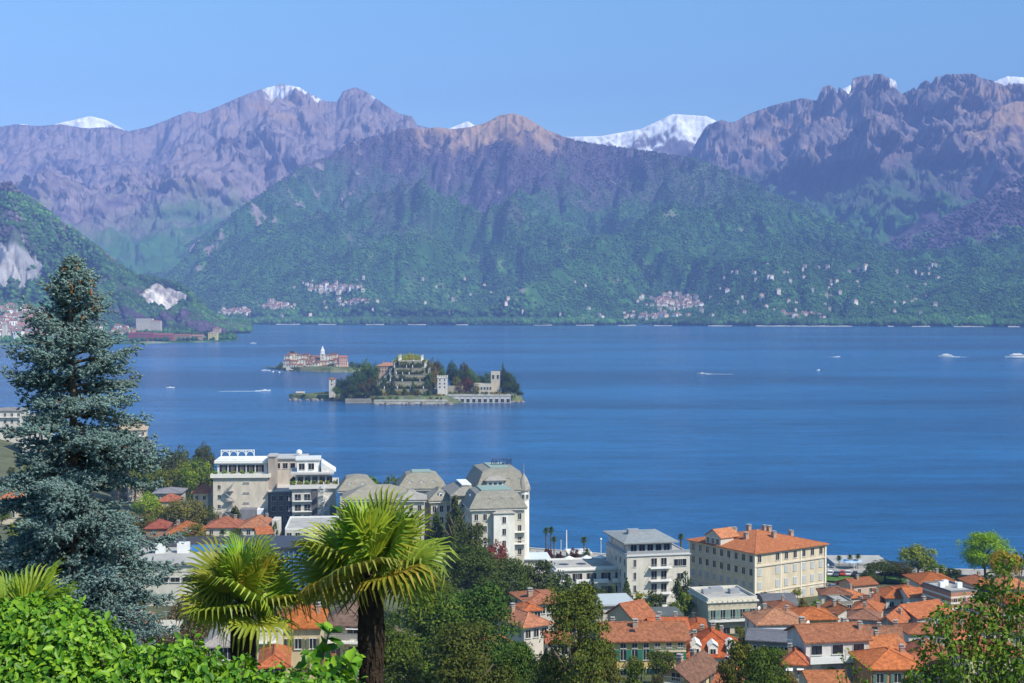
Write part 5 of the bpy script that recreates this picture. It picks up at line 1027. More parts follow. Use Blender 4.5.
for px, pt, w, D, k, c in [(387, 383, 6, 1206, 'cone', DK), (430, 379, 6, 1210, 'cone', DK), (393, 374, 6, 1216, 'column', DK), (384, 376, 7, 1222, 'round', MG), (433, 371, 8, 1222, 'round', OL), (405, 386, 5, 1206, 'round', MG), (418, 388, 5, 1206, 'round', OL), (399, 390, 5, 1205, 'round', (.14, .18, .03)), (413, 377, 4, 1216, 'round', MG), (380, 388, 6, 1206, 'round', DK), (425, 390, 5, 1205, 'round', MG)]: itree(px, pt, w, D, k, c, 'garden tree standing against the terraces of the garden island', 'trees against the island terraces')
for px, pt, w, D, k in [(503, 362, 9, 1235, 'cone'), (506, 369, 14, 1228, 'round'), (511, 373, 14, 1222, 'round'), (515, 381, 12, 1216, 'round'), (507, 381, 14, 1214, 'round'), (520, 390, 9, 1212, 'round')]: itree(px, pt, w, D, k, DK, 'dark tree at the right tip of the garden island', 'dark trees at the right tip')
for i in range(13): tree(450+i*4.6, 391.5, 3, 4.6, 'round', (.06+.04*(i % 2), .10, .02), 'small round clipped tree on the long sea wall terrace', 'tree', 'clipped trees on the sea wall terrace', D=1212, zb=6, lod='low', cf=.95)
for i in range(34): tree(374+i*2.1, 398+rs.uniform(-2, 3), 3, rs.uniform(3, 6), 'round', rs.choice([DK, MG, OL]), 'low bush on the slope below the island terraces', 'bush', 'bushes on the slope below the island terraces', D=1198+rs.uniform(-2, 3), zb=2.2, lod='low', cf=1, name='bush')
for i in range(30): tree(375+i*4.6, 392+rs.uniform(-2, 6), 3, rs.uniform(4, 8), 'round', rs.choice([DK, MG, OL, (.14, .15, .03)]), 'low garden shrub along the shore terrace of the garden island', 'shrub', 'shrubs along the shore terrace of the garden island', D=1206.5+rs.uniform(-2, 3), zb=3.4, lod='low', cf=1, name='shrub')
for px in (479, 483.5, 487): tree(px, 395, 3, 6, 'round', (.20, .24, .015), 'yellow green ivy bush hanging on the long sea wall', 'bush', 'ivy bushes on the sea wall', D=1207, zb=.5, lod='low', cf=1, name='bush')
for i, (px, pt, w) in enumerate([(291, 394, 7), (297, 395, 6), (305, 394, 8), (311, 393, 7), (317, 393, 8), (322, 392, 9), (328, 391, 9), (333, 392, 8), (309, 396, 7), (325, 396, 8)]): tree(px, pt, 3, w, 'round', (MG, OL, DK, LG)[i % 4], 'low bush on the rocky left spit of the garden island', 'bush', 'bushes on the rocky spit', D=dz0(398)-4, zb=1.5, lod='low', cf=1, name='bush')
# village island
G_ = 'houses of the island fishing village'
vil = [(283, 291, 360.5, 1765, 2), (291, 298, 361.5, 1755, 1), (299, 305, 359.5, 1775, 3), (305, 313, 361, 1758, 0), (312, 318, 363, 1750, 2), (318, 327, 362, 1752, 1), (327, 334, 361, 1755, 2), (333, 339, 359.5, 1765, 0), (284, 290, 355.5, 1800, 0), (289, 297, 353.5, 1812, 2), (296, 303, 355.5, 1800, 1), (302, 309, 355, 1805, 2), (308, 314, 356.5, 1795, 0), (312, 320, 356.5, 1790, 4), (325, 331, 355.5, 1800, 1), (330, 337, 354.5, 1806, 2), (286, 296, 364.5, 1742, 1), (298, 303, 365.5, 1738, 0), (306, 311, 364.5, 1742, 2), (322, 329, 366, 1736, 1), (334, 340, 364, 1745, 3), (341, 346, 362, 1760, 1)]
for i, (a, b_, e, D, c) in enumerate(vil):
    s = ihouse(a, b_, e, D, 3, 9, [(.88, .86, .82), (.86, .78, .66), (.90, .88, .86), (.80, .64, .56)][i % 4], 'pale house with red brown roof in the island fishing village', 'house', 'gable' if i % 2 else 'hip', 2.2, [(.27, .13, .09), (.32, .18, .12), (.24, .12, .09), (.34, .20, .14), (.25, .15, .12)][c], max(2, int((b_-a)/2.5)), yaw=(i*37 % 21)-10, group=G_); s.done()
s = ihouse(339, 347.5, 357.5, 1745, 3, 12, (.74, .44, .40), 'large pink house at the right end of the island fishing village', 'house', 'gable', 3, (.42, .18, .14), 4, rows=3, yaw=14); s.done()
s = ihouse(320.3, 324.6, 354, 1772, 3, 5, (.84, .83, .80), 'white church bell tower with pointed spire in the island village', 'bell tower', 'none', n=1, rows=2, name='bell_tower')
s.part('spire', M['plaster'], MB().rings([[(x*w, y*w, z) for x, y in ((-1, -1), (1, -1), (1, 1), (-1, 1))] for w, z in ((2.9, s.h), (2.9, s.h+.5), (2.0, s.h+.6), (2.0, s.h+3.0), (2.3, s.h+3.2), (.05, s.h+10))]), (.72, .72, .72)); s.done()
s = ihouse(311, 321, 359, 1778, 3, 9, (.78, .74, .66), 'church nave beside the island bell tower', 'church', 'gable', 3, (.38, .18, .13), 3, name='church'); s.done()
for i, (px, pt, w, c) in enumerate([(293, 366.5, 7, DK), (300, 367, 6, MG), (303, 367.5, 6, DK), (313, 367, 7, MG), (331, 363, 8, DK), (334, 366, 8, DK), (345, 366.5, 6, MG), (352, 361, 8, MG), (358, 362, 8, DK), (364, 364, 7, OL), (277, 365.5, 5, OL), (281, 362, 6, MG), (292, 350, 6, DK), (287, 366, 6, DK), (264, 367, 4, OL), (268, 366.5, 5, MG), (273, 366.5, 5, MG)]): tree(px, pt, 5, w, 'round', c, 'small waterside tree on the fishing village island', 'tree', 'trees of the village island', D=1735 if i < 12 else 1815, zb=2, lod='low', cf=.95)
rocks('boulders on the shore of the village island', 'low grey rock on the shore of the village island', 264, 350, 371.5, 16, 6, 8)

# ================================================================== far shores
def fh_mesh(i):
    w, d, h, r = [(1, .8, .75, .3), (1, .6, .6, .28), (1, .9, 1.0, .3), (1, .5, .5, .25)][i]; b = MB(); b.box(-w/2, -d/2, -1.2, w/2, d/2, h, 0)
    b.add([(-w/2-.05, -d/2-.05, h), (w/2+.05, -d/2-.05, h), (w/2+.05, d/2+.05, h), (-w/2-.05, d/2+.05, h), (-w/2*.5, 0, h+r), (w/2*.5, 0, h+r)], [(0, 1, 5, 4), (1, 2, 5), (2, 3, 4, 5), (3, 0, 4), (3, 2, 1, 0)], 1)
    for k in range(3): x = -w/2+w*(k+.5)/3; b.box(x-.06, -d/2-.01, h*.5, x+.06, -d/2+.01, h*.8, 2)
    return b.mesh('house', [M['plaster'], M['farroof'][i], M['glass']])
M['farroof'] = [mat('far_roof_tiles', c, .9, .1, .2, .2) for c in ((.27, .14, .10), (.31, .17, .12), (.23, .13, .10), (.22, .19, .17))]
FH = [fh_mesh(i) for i in range(4)]
_rs = random.Random(11)
XH = []
def far_village(surf, cx, cyy, rx, ry, n, w, label, group, dist='g'):
    for i in range(int(n*3.0)):
        for _ in range(6):
            px = cx+(_rs.gauss(0, rx*.5) if dist == 'g' else _rs.uniform(-rx, rx)); py = cyy+(_rs.gauss(0, ry*.5) if dist == 'g' else _rs.uniform(-ry, ry)); q = hit(surf, px, py)
            if q and q[2] > .3: break
        else: continue
        s = w*_rs.uniform(.75, 1.25)
        if i >= n*.62: XH.append((q[0], q[1]-4, q[2]+(3 if surf != 'headland' else 0), _rs.uniform(-.6, .6), s*.8)); continue
        s *= 1.1; o = link('house', _rs.choice(FH), None, (q[0], q[1]-4, q[2]+(4 if surf != 'headland' else 0)), (0, 0, _rs.uniform(-.6, .6)), (s, s, s*_rs.uniform(.7, .95)), _rs.choice([(.80, .77, .72), (.76, .68, .58), (.74, .60, .52), (.82, .81, .80)]))
        tag(o, label, 'house', group)
for a in [('central_mountain', 242, 314, 18, 2.5, 20, 13, 'tiny pale house of the shore village left of centre below the wooded slope', 'shore village houses left of centre'),
          ('central_mountain', 277, 308, 16, 5, 16, 12, 'tiny pale house scattered above the far shore village', 'scattered houses above the shore village'),
          ('central_mountain', 335, 290, 26, 3.5, 22, 13, 'tiny pale house of the village up on the slope', 'village houses up on the slope'),
          ('central_mountain', 358, 305, 18, 3, 18, 13, 'tiny orange roofed house of the lower slope village', 'lower slope village houses'),
          ('central_mountain', 672, 303, 30, 7, 40, 14, 'tiny pale house of the large far village right of centre', 'large far village houses'),
          ('central_mountain', 655, 318, 45, 3, 20, 12, 'tiny waterfront house below the large far village', 'waterfront houses below the far village'),
          ('central_mountain', 800, 318, 28, 3, 16, 14, 'tiny red roofed house on the far shore at the right', 'red roofed far shore houses'),
          ('central_mountain', 830, 290, 110, 25, 22, 12, 'tiny lone pale house on the wooded slope at the right', 'lone houses on the right slope'),
          ('central_mountain', 450, 300, 150, 20, 12, 10, 'tiny lone pale house on the central wooded slope', 'lone houses on the central slope'),
          ('headland', 60, 322, 80, 14, 80, 13, 'small pale house with red roof of the town across the bay', 'houses of the town across the bay'),
          ('headland', 20, 330, 45, 9, 40, 14, 'small house near the waterfront of the town across the bay', 'waterfront houses of the town across the bay')]:
    far_village(*a, dist='u' if a[3] > 60 or a[0] == 'headland' else 'g')
def extra_houses():
    V = []; F = []; mi = []
    for x, y, z, a, w in XH:
        c, s_ = cos(a)*w/2, sin(a)*w/2; h = w*.6; o = len(V); P = lambda u, v, zz: (x+u*c-v*.7*s_, y+u*s_+v*.7*c, z+zz)
        for zz in (-w, h): V.extend([P(-1, -1, zz), P(1, -1, zz), P(1, 1, zz), P(-1, 1, zz)])
        V.extend([P(-1.12, -1.15, h*.97), P(1.12, -1.15, h*.97), P(1.12, 1.15, h*.97), P(-1.12, 1.15, h*.97), P(-.5, 0, h*1.5), P(.5, 0, h*1.5)])
        F += [(o, o+1, o+5, o+4), (o+1, o+2, o+6, o+5), (o+2, o+3, o+7, o+6), (o+3, o, o+4, o+7), (o+8, o+9, o+13, o+12), (o+9, o+10, o+13, o+13), (o+10, o+11, o+12, o+13), (o+11, o+8, o+12, o+12)]; mi += [0]*4+[1+int(x) % 3]*4
    me = bpy.data.meshes.new('village_houses'); me.from_pydata(V, [], [tuple(dict.fromkeys(f)) for f in F])
    for m in (M['plaster'], M['farroof'][0], M['farroof'][1], M['farroof'][2]): me.materials.append(m)
    me.polygons.foreach_set('material_index', mi); me.update(); tag(link('village_houses', me, color=(.60, .55, .50)), 'remaining tiny houses of the villages across the lake', kind='stuff')
def hl(px0, px1, pye, D, dp, wall, label, **k): s = ihouse(px0, px1, pye, D, k.pop('z0', 2), dp, wall, label, **k); s.done(); return s
hl(136, 152, 319, 3450, 20, (.66, .62, .58), 'long pale apartment block behind the dark boat sheds across the bay', cat='apartment block', roof='flat', n=6, rows=3, name='apartment_block')
hl(150, 160, 321, 3400, 20, (.60, .56, .54), 'second pale block beside the long apartment block across the bay', cat='apartment block', roof='hip', rh=3, rc=(.4, .2, .15), n=4, rows=2, name='apartment_block')
hl(128, 153, 334, 2900, 22, (.30, .10, .12), 'dark red boat shed on the headland across the bay', cat='boat shed', roof='gable', rh=5, rc=(.20, .07, .08), n=6, rows=1, name='boat_shed')
hl(150, 172, 335, 2905, 22, (.34, .13, .13), 'second red boat shed on the headland across the bay', cat='boat shed', roof='gable', rh=5, rc=(.28, .10, .10), n=6, rows=1, name='boat_shed')
hl(170, 190, 335.5, 2925, 16, (.36, .28, .22), 'long low brown hall near the point of the headland', cat='hall', roof='gable', rh=4, rc=(.30, .16, .12), n=6, rows=1, name='hall')
hl(188, 203, 336, 2940, 14, (.50, .34, .30), 'low hall with pinkish roof near the point of the headland', cat='hall', roof='gable', rh=4, rc=(.40, .22, .18), n=5, rows=1, name='hall')
hl(208, 217, 333, 2945, 14, (.74, .66, .36), 'yellow villa at the point of the headland', cat='villa', roof='hip', rh=4, rc=(.45, .35, .25), n=3, rows=2, name='villa')
hl(213, 220, 328.5, 3080, 14, (.62, .50, .44), 'brownish villa behind the yellow villa on the headland', cat='villa', roof='hip', rh=4, rc=(.35, .2, .15), n=3, rows=2, name='villa')
hl(2, 6, 324, 2850, 8, WH, 'white church tower of the town across the bay', cat='bell tower', roof='hip', rh=9, rc=(.5, .5, .5), n=1, rows=2, name='bell_tower')
extra_houses()
def hedge_trees(surf, pts, label, group):
    for px, py, w, c in pts:
        q = hit(surf, px, py)
        if q: tree(px, py, 12, w, 'round', c, label, 'tree', group, lod='low', xyz=(q[0], q[1], max(q[2], 0)), cf=.95).name
_tp = _rs
for grp, lab, pts in [('trees on the headland point', 'dark green tree near the point of the headland', [(px, 338, 7, _rs.choice([DK, MG])) for px in (178, 184, 190, 196, 201, 206, 221, 227)]), ('trees among the houses across the bay', 'green tree among the houses of the town across the bay', [(_rs.uniform(-10, 200), _rs.uniform(318, 340), 6, _rs.choice([DK, MG, MG])) for _ in range(30)])]:
    for px, py, w, c in pts:
        q = hit('headland', px, py)
        if q: hh = _rs.uniform(9, 15); tree(0, 0, hh, w, 'round', c, lab, 'tree', grp, lod='low' if w > 6 else 'tiny', xyz=(q[0], q[1], max(q[2], 0)), cf=.95)
# woods: crowns too many to count, as one object per hillside
def woods(name, surf, label, n, p0, p1, t0, t1, h0, h1, seed, tmax=1e9, coltint=1.0):
    rs = np.random.RandomState(seed); p, X, Y, Z, C = GR[surf]; nr, nc = X.shape
    u = rs.rand(n*2); c = ((p0+(p1-p0)*rs.rand(n*2))-p[0])/(p[-1]-p[0])*(nc-1); r = (t0+(t1-t0)*u)*(nr-1)
    c = np.clip(c, 0, nc-1.01); r = np.clip(r, 0, nr-1.01); ci, ri = c.astype(int), r.astype(int); fc, fr = c-ci, r-ri
    def s(A): return A[ri, ci]*(1-fc)*(1-fr)+A[ri, ci+1]*fc*(1-fr)+A[ri+1, ci]*(1-fc)*fr+A[ri+1, ci+1]*fc*fr
    x, y, z = s(X), s(Y), s(Z); col = C[ri, ci]; ok = (col[:, 0] < .17) & (z > .3) & (fbm(x/130, y/130, 3, seed)+.35 > 0) ; x, y, z, col = x[ok][:n], y[ok][:n], z[ok][:n], col[ok][:n]; m = len(x)
    h = h0+(h1-h0)*rs.rand(m); w = h*(.45+.30*rs.rand(m)); a = rs.rand(m)*6.28
    V = []
    for k in range(5): th = a+k*2*pi/5; V.append(np.c_[x+np.cos(th)*w, y+np.sin(th)*w, z+h*.42])
    V.append(np.c_[x, y, z+h]); V.append(np.c_[x, y, z-1]); V = np.stack(V, 1).reshape(-1, 3); b = np.arange(m)[:, None]*7
    F = np.concatenate([np.concatenate([b+k, b+(k+1) % 5, b+5], 1) for k in range(5)]+[np.concatenate([b+(k+1) % 5, b+k, b+6], 1) for k in range(5)])
    tint = np.where(rs.rand(m, 1) < .45, np.array([[.032, .092, .028]]), np.where(rs.rand(m, 1) < .5, np.array([[.07, .165, .035]]), col*1.0)); purple = (col[:, :1] > col[:, 1:2]); tint = np.where(purple & (rs.rand(m, 1) < .97), col*(.75+.5*rs.rand(m, 1)), tint)
    tint = tint*(.88+.24*rs.rand(m, 1))*(1+.8*fbm(x/420, y/420, 4, seed+3)+.3*fbm(x/60, y/60, 2, seed+4))[:, None].clip(.4, 2.2); me = np_mesh(name, V, F, M['mountain'], True, colors=np.repeat(tint, 7, 0))
    tag(link(name, me), label, kind='stuff')
woods('woods', 'central_mountain', 'woods covering the slopes across the lake', 200000, 60, 1090, .0, .97, 5, 10, 1)
woods('foothill_woods', 'right_foothill', 'woods on the dark right foothill', 14000, 760, 1090, .1, .95, 12, 22, 2)
woods('quarry_hill_woods', 'quarry_hill', 'woods on the quarried hill', 16000, -20, 250, .0, .95, 8, 16, 3)
woods('headland_woods', 'headland', 'gardens and woods on the headland across the bay', 1500, -20, 236, .05, .95, 5, 10, 4)
woods('shore_woods', 'central_mountain', 'band of woods along the far shore', 9000, 150, 1090, .004, .05, 12, 22, 5)
# pale beach line of the far shore
b = MB(); last = None
for px in range(180, 1090, 6):
    q = np.interp(px, [-140, 100, 512, 720, 1164], [5000, 5000, 4780, 4620, 4420])
    w = 12+8*sin(px*.13)+5*sin(px*.41); p1_ = ((px-512)/FPX*(q-25), q-25, 0); p2_ = ((px-512)/FPX*(q+w), q+w, 2.4+.8*sin(px*.3))
    if perlin(px/37.0, 3.3)+.35*sin(px*.9) < -.12: last = None; continue
    if last: b.add([last[0], p1_, p2_, last[1]], [(0, 1, 2, 3)])
    last = (p1_, p2_)
tag(b.obj('shore', M['paving']), 'pale beach along the far shore', kind='structure')

# ================================================================== boats
M['foam'] = mat('foam', (.75, .80, .84), .8, .2, .1, 1)
def boat(px, py, L, rz, label, wake=0, kind='motor', cat='boat', group=None):
    Y = dz0(py); x = pxm(px, Y); root = empty('boat', (x, Y, 0), rz); tag(root, label, cat, group)
    n = 9; rings = []
    for f, z in ((.62, -.25), (.9, .25), (1.0, 1.0)):
        loop = []
        for i in range(n): t = i/(n-1); xx = -L/2+L*t; loop.append((xx*(.94 if z < 0 else 1), -f*L*.14*(1-max(0, t-.45)**2*3.1), z*L*.085+.03*L*t*t))
        loop += [(a, -c, e) for a, c, e in loop[::-1]]; rings.append(loop)
    MB().rings(rings).obj('hull', M['white_metal'], root)
    z = .095*L
    if kind == 'ferry':
        MB().box(-L*.38, -L*.10, z*.9, L*.28, L*.10, z*.9+.08*L).obj('deckhouse', M['white_metal'], root); MB().box(-L*.37, -L*.102, z*.9+.03*L, L*.275, L*.102, z*.9+.055*L).obj('window_band', M['glass'], root); MB().box(-L*.20, -L*.08, z*.9+.081*L, L*.18, L*.08, z*.9+.13*L).obj('upper_deck', M['white_metal'], root); MB().tube([(-L*.1, 0, z+.1*L), (-L*.1, 0, z+.2*L)], L*.012).obj('mast', M['metal'], root)
    else:
        MB().rings([[(-L*.18, -L*.09, z*.8), (L*.16, -L*.08, z*.8), (L*.16, L*.08, z*.8), (-L*.18, L*.09, z*.8)], [(-L*.16, -L*.075, z*.8+.08*L), (L*.06, -L*.065, z*.8+.08*L), (L*.06, L*.065, z*.8+.08*L), (-L*.16, L*.075, z*.8+.08*L)]]).obj('cabin', M['white_metal'], root)
        MB().add([(L*.165, -L*.075, z*.82), (L*.165, L*.075, z*.82), (L*.065, L*.06, z*.8+.078*L), (L*.065, -L*.06, z*.8+.078*L)], [(0, 1, 2, 3)]).obj('windscreen', M['glass'], root)
    if wake:
        b = MB(); rs = random.Random(int(px)); m = 16
        for sg in (-1, 1):
            pts = []
            for i in range(m+1): t = i/m; xx = -L*.45-wake*t; yy = sg*(L*.10+wake*.09*t); w = (L*.10+wake*.02*t)*(1-t)**.4*rs.uniform(.5, 1.1); pts.append((xx, yy-w, yy+w))
            for i in range(m): a, c = pts[i], pts[i+1]; b.add([(a[0], a[1], .06), (a[0], a[2], .06), (c[0], c[2], .06), (c[0], c[1], .06)], [(0, 1, 2, 3) if sg < 0 else (0, 1, 2, 3)])
        b.box(-L*.95, -L*.12, .02, -L*.40, L*.12, .35)
        o = b.obj('foam', M['foam'], None, (x, Y, 0), (0, 0, rz)); tag(o, 'white foam of a boat wake', kind='stuff')
boat(702, 374, 11, R(172), 'small white speedboat with a short wake in mid lake', 32)
boat(819, 370.5, 9, R(60), 'small white boat lying still right of the speedboat')
boat(946, 357, 22, R(180), 'white passenger boat far out on the right', 25, 'ferry')
boat(1017, 358.5, 34, R(178), 'large white ferry at the right edge of the lake', 20, 'ferry', 'ferry')
boat(170, 388, 8, R(8), 'small dark topped boat off the left shore', 0)
boat(265, 391, 10, R(10), 'white motorboat heading to the garden island on the left', 40)
boat(838, 357, 8, R(10), 'tiny white boat at the far side of the lake', 12)
boat(253, 343.5, 12, R(0), 'tiny white boat off the headland point', 0)
for k, (px, py) in enumerate([(264, 370.5), (268, 371), (273, 372), (279, 372.5)]): boat(px, py, 7, R(20+30*k), 'little moored boat off the left tip of the village island', 0, group='moored boats off the village island')

# ================================================================== trees and gardens of the town
G1, G2, G3, G4, G5 = (.030, .060, .020), (.045, .080, .022), (.075, .130, .025), (.120, .190, .030), (.085, .10, .035)
T = tree
T(455, 494, 18, 46, 'cone', G1, 'tall dark spruce before the left side of the tall old hotel', D=345)
T(437, 512, 15, 40, 'cone', G1, 'dark spruce left of the tallest one by the old hotel', D=350)
T(475, 522, 16, 44, 'pine', G1, 'dark pine against the corner of the tall old hotel', D=335)
T(497, 538, 9, 30, 'round', (.11, .045, .06), 'burgundy tree at the foot of the tall old hotel', D=375)
T(470, 543, 15, 84, 'pine', G1, 'broad dark tree below the tall old hotel', D=290)
T(508, 558, 14, 78, 'pine', (.028, .062, .024), 'wide dark green tree left of the white wing', D=300)
T(537, 561, 11, 60, 'pine', (.032, .06, .03), 'bluish dark tree touching the white wing', D=310)
T(560, 572, 11, 44, 'round', G1, 'dark tree under the middle of the white wing', D=312)
T(425, 548, 16, 74, 'pine', (.034, .074, .018), 'olive pine right behind the right palm fronds', D=260)
T(430, 592, 16, 132, 'pine', (.040, .078, .018), 'big olive green conifer right of the right palm', D=165)
T(480, 580, 18, 110, 'pine', (.028, .066, .018), 'big dark conifer left of the white villa', D=190)
T(395, 626, 13, 92, 'pine', (.035, .072, .018), 'rounded olive tree at the foot of the right palm', D=140)
T(465, 620, 14, 120, 'pine', (.035, .068, .018), 'wide olive evergreen at the bottom centre', D=135)
T(515, 640, 13, 88, 'pine', (.03, .07, .02), 'dark conifer below the vivid orange outbuilding', D=140)
T(557, 650, 12, 84, 'pine', (.045, .075, .025), 'leafy conifer left of the tall pine trunk', D=128)
T(577, 579, 16, 92, 'pine', (.045, .085, .022), 'tall pine with a bare pale trunk before the villas', D=125, cf=.60)
T(598, 642, 13, 72, 'pine', (.045, .075, .022), 'dense pine in front of the long yellow house', D=128)
T(634, 662, 11, 40, 'pine', (.04, .065, .02), 'small pine at the bottom left of the brown gable house', D=132)
T(552, 588, 8, 30, 'round', (.13, .19, .02), 'yellow green shrub tree above the upper villa roof', D=290)
T(535, 590, 8, 34, 'round', G2, 'green tree behind the upper villa roof', D=296)
T(580, 588, 9, 30, 'round', G2, 'green tree left of the flat grey roof', D=300)
T(627, 577, 10, 20, 'cone', G1, 'pointed dark cypress before the white modern hotel', D=335)
T(612, 584, 9, 26, 'cone', G1, 'dark cypress left of the pointed one by the hotel', D=332)
T(596, 583, 9, 30, 'round', (.03, .055, .02), 'dark hedge tree under the right end of the white wing', D=330)
T(640, 592, 7, 22, 'round', G4, 'bright green shrub at the foot of the modern hotel stairs', D=330)
T(653, 590, 7, 24, 'round', G2, 'palm like green shrub under the hotel balconies', D=335)
T(683, 570, 10, 24, 'round', G1, 'dark tree squeezed between the modern hotel and the cream hotel', D=352)
T(685, 590, 7, 22, 'round', G3, 'light green bush between the two hotels', D=338)
T(675, 600, 5, 20, 'round', G3, 'bush behind the white garages', D=322)
T(768, 646, 12, 78, 'pine', (.040, .075, .022), 'dark green conifer at the bottom right of the dormer house', D=150)
T(742, 640, 12, 56, 'pine', (.05, .075, .02), 'olive brown conifer in front of the dormer house', D=155)
T(727, 660, 10, 40, 'pine', (.045, .07, .02), 'small brownish conifer at the bottom beside the olive one', D=150)
T(885, 560, 11, 44, 'round', G1, 'dark shore tree behind the white houses on the right', D=432)
T(870, 565, 9, 28, 'cone', G1, 'dark pointed shore tree by the car park', D=428)
T(900, 562, 10, 34, 'round', (.04, .055, .025), 'dark brownish shore tree', D=430)
T(918, 543, 12, 46, 'round', (.115, .16, .05), 'pale green budding shore tree', D=438, cf=.93)
T(935, 562, 8, 24, 'round', G3, 'small green tree right of the budding shore tree', D=430)
T(985, 529, 14, 62, 'round', (.12, .24, .015), 'big bright green round tree at the lakeshore on the right', D=432, cf=.95, lod='hi')
T(1006, 548, 11, 40, 'round', (.20, .18, .02), 'yellowish tree before the big bright green one', D=415)
T(952, 568, 6, 24, 'round', G1, 'low dark shrub tree behind the spreading orange roof', D=430)
T(830, 592, 3, 26, 'round', G4, 'clipped bright hedge at the foot of the cream hotel', D=395, zb=1.5, name='hedge', cat='hedge')
T(838, 582, 5, 14, 'round', (.06, .03, .04), 'small dark red tree by the lake road', D=420)
for px, pt, h, w, k, c, D, lab in [(183, 444, 9, 26, 'round', G2, 640, 'green tree on the left point above the lake'), (135, 452, 9, 40, 'round', G3, 560, 'green tree before the terraced cream house'), (118, 448, 9, 36, 'round', G2, 560, 'green tree before the cream domed hotel'), (150, 462, 8, 36, 'round', (.07, .12, .02), 545, 'mid green tree just right of the spruce branches'), (203, 443, 10, 28, 'round', (.04, .06, .025), 600, 'dark pointed tree on the left point'), (170, 450, 9, 24, 'round', G1, 610, 'dark tree beside the spruce on the left point'), (176, 462, 9, 44, 'round', G3, 540, 'bright green tree behind the grey roofed house'), (198, 458, 9, 44, 'round', (.07, .14, .02), 530, 'vivid green tree left of the plain hotel'), (160, 470, 9, 34, 'round', G3, 545, 'light green tree right of the spruce'), (212, 470, 8, 26, 'round', G2, 510, 'green tree touching the plain hotel'), (148, 492, 8, 34, 'round', G4, 470, 'yellow green tree between spruce and grey roof'), (186, 498, 8, 52, 'round', G5, 440, 'olive tree above the wide orange roof'), (165, 503, 8, 34, 'round', (.10, .13, .03), 445, 'olive yellow tree left of the other olive one'), (207, 505, 7, 30, 'round', G2, 445, 'dark olive tree below the cream house'), (156, 520, 6, 24, 'round', (.06, .03, .025), 410, 'dark red bush above the grey roof'), (180, 538, 4, 26, 'round', G2, 385, 'low shrub before the wide orange roof'), (236, 528, 6, 16, 'round', G2, 392, 'shrub between the rust and the salmon roofs'), (275, 523, 4, 8, 'column', G1, 398, 'clipped dark hedge column at the garden wall'), (313, 453, 5, 12, 'round', (.05, .13, .02), 478, 'green tree showing above the upper rear block'), (372, 475, 8, 26, 'round', (.06, .14, .02), 520, 'bright tree behind the grey hotel roofs'), (396, 476, 8, 24, 'round', (.06, .13, .02), 520, 'second bright tree behind the grey hotel roofs'), (385, 474, 9, 16, 'round', G2, 525, 'small tree between the two bright ones'), (340, 530, 7, 40, 'round', G2, 370, 'green tree above the blue glass building'), (325, 585, 9, 60, 'round', G3, 250, 'light green tree behind the right palm trunk'), (300, 590, 8, 40, 'round', G1, 240, 'dark tree behind the cream villa roof'), (268, 640, 5, 18, 'round', G3, 172, 'clipped shrub inside the white arcade'), (300, 655, 4, 24, 'round', G3, 168, 'bush under the cream villa window'), (345, 650, 5, 28, 'round', G2, 175, 'bush before the arched porch'), (385, 610, 8, 50, 'round', G1, 215, 'dark tree right of the brown roof'), (150, 612, 7, 50, 'round', (.07, .075, .07), 180, 'grey twiggy tree before the long white building'), (190, 600, 8, 60, 'round', (.075, .08, .07), 205, 'pale grey olive tree under the left palm fronds'), (175, 632, 6, 70, 'round', (.065, .065, .06), 160, 'wide grey bare shrub above the hedge'), (215, 650, 5, 50, 'round', (.07, .07, .065), 150, 'grey shrub beside the left palm trunk'), (115, 600, 8, 30, 'round', G5, 230, 'brown green tree behind the lower spruce branches'), (130, 640, 4, 40, 'round', G5, 155, 'brownish bush above the hedge'), (60, 600, 10, 70, 'round', G1, 140, 'dark tree behind the left palm fan'), (10, 580, 12, 60, 'round', G2, 150, 'green tree behind the spruce at the left edge'), (200, 486, 6, 20, 'round', G2, 500, 'small tree beside the cream house'), (235, 505, 5, 16, 'round', G1, 430, 'dark shrub at the base of the plain hotel wall'), (350, 610, 6, 30, 'round', G2, 210, 'shrub above the brown roofed house')]:
    T(px, pt, h, w, k, c, lab, D=D)
for px, pt, h, w, lab, D in [(525, 542, 8, 15, 'lakeside palm just right of the tall old hotel', 452), (546, 527, 11, 9, 'tall slim lakeside palm, left one of a pair', 470), (551, 526, 11, 10, 'tall slim lakeside palm, right one of a pair', 474), (554, 536, 8, 9, 'shorter palm below the pair of slim palms', 465), (584, 536, 9, 10, 'lone palm left of the penthouse roof', 452), (587, 548, 6, 10, 'low bushy palm under the lone palm', 448), (681, 533, 9, 9, 'palm top showing above the modern hotel', 445), (713, 534, 9, 9, 'palm behind the left end of the cream hotel roof', 448), (783, 540, 9, 12, 'palm behind the cream hotel chimneys', 450), (806, 542, 9, 12, 'palm behind the right end of the cream hotel roof', 450), (223, 528, 7, 10, 'small palm before the rust roofed house', 385), (520, 556, 5, 10, 'low palm by the lakeside pavilion', 440)]:
    far_palm(px, pt, h, w, lab, D)
for px in (839, 850, 858): far_palm(px, 553+(px % 3), 9, 8, 'slim dark palm in the row on the quay', 452, 'row of palms on the quay')
rs = random.Random(9); n = 0; tries = 0
def boxes_now(): return [(o.location[0], o.location[1], max([max(abs(v[0]), abs(v[1])) for c in o.children if c.name.startswith('wall') for v in c.bound_box]+[3])) for o in COL.objects if o.type == 'EMPTY' and o.parent is None and any(c.name.startswith('wall') for c in o.children) and o.location[1] < 900]
bx = boxes_now()
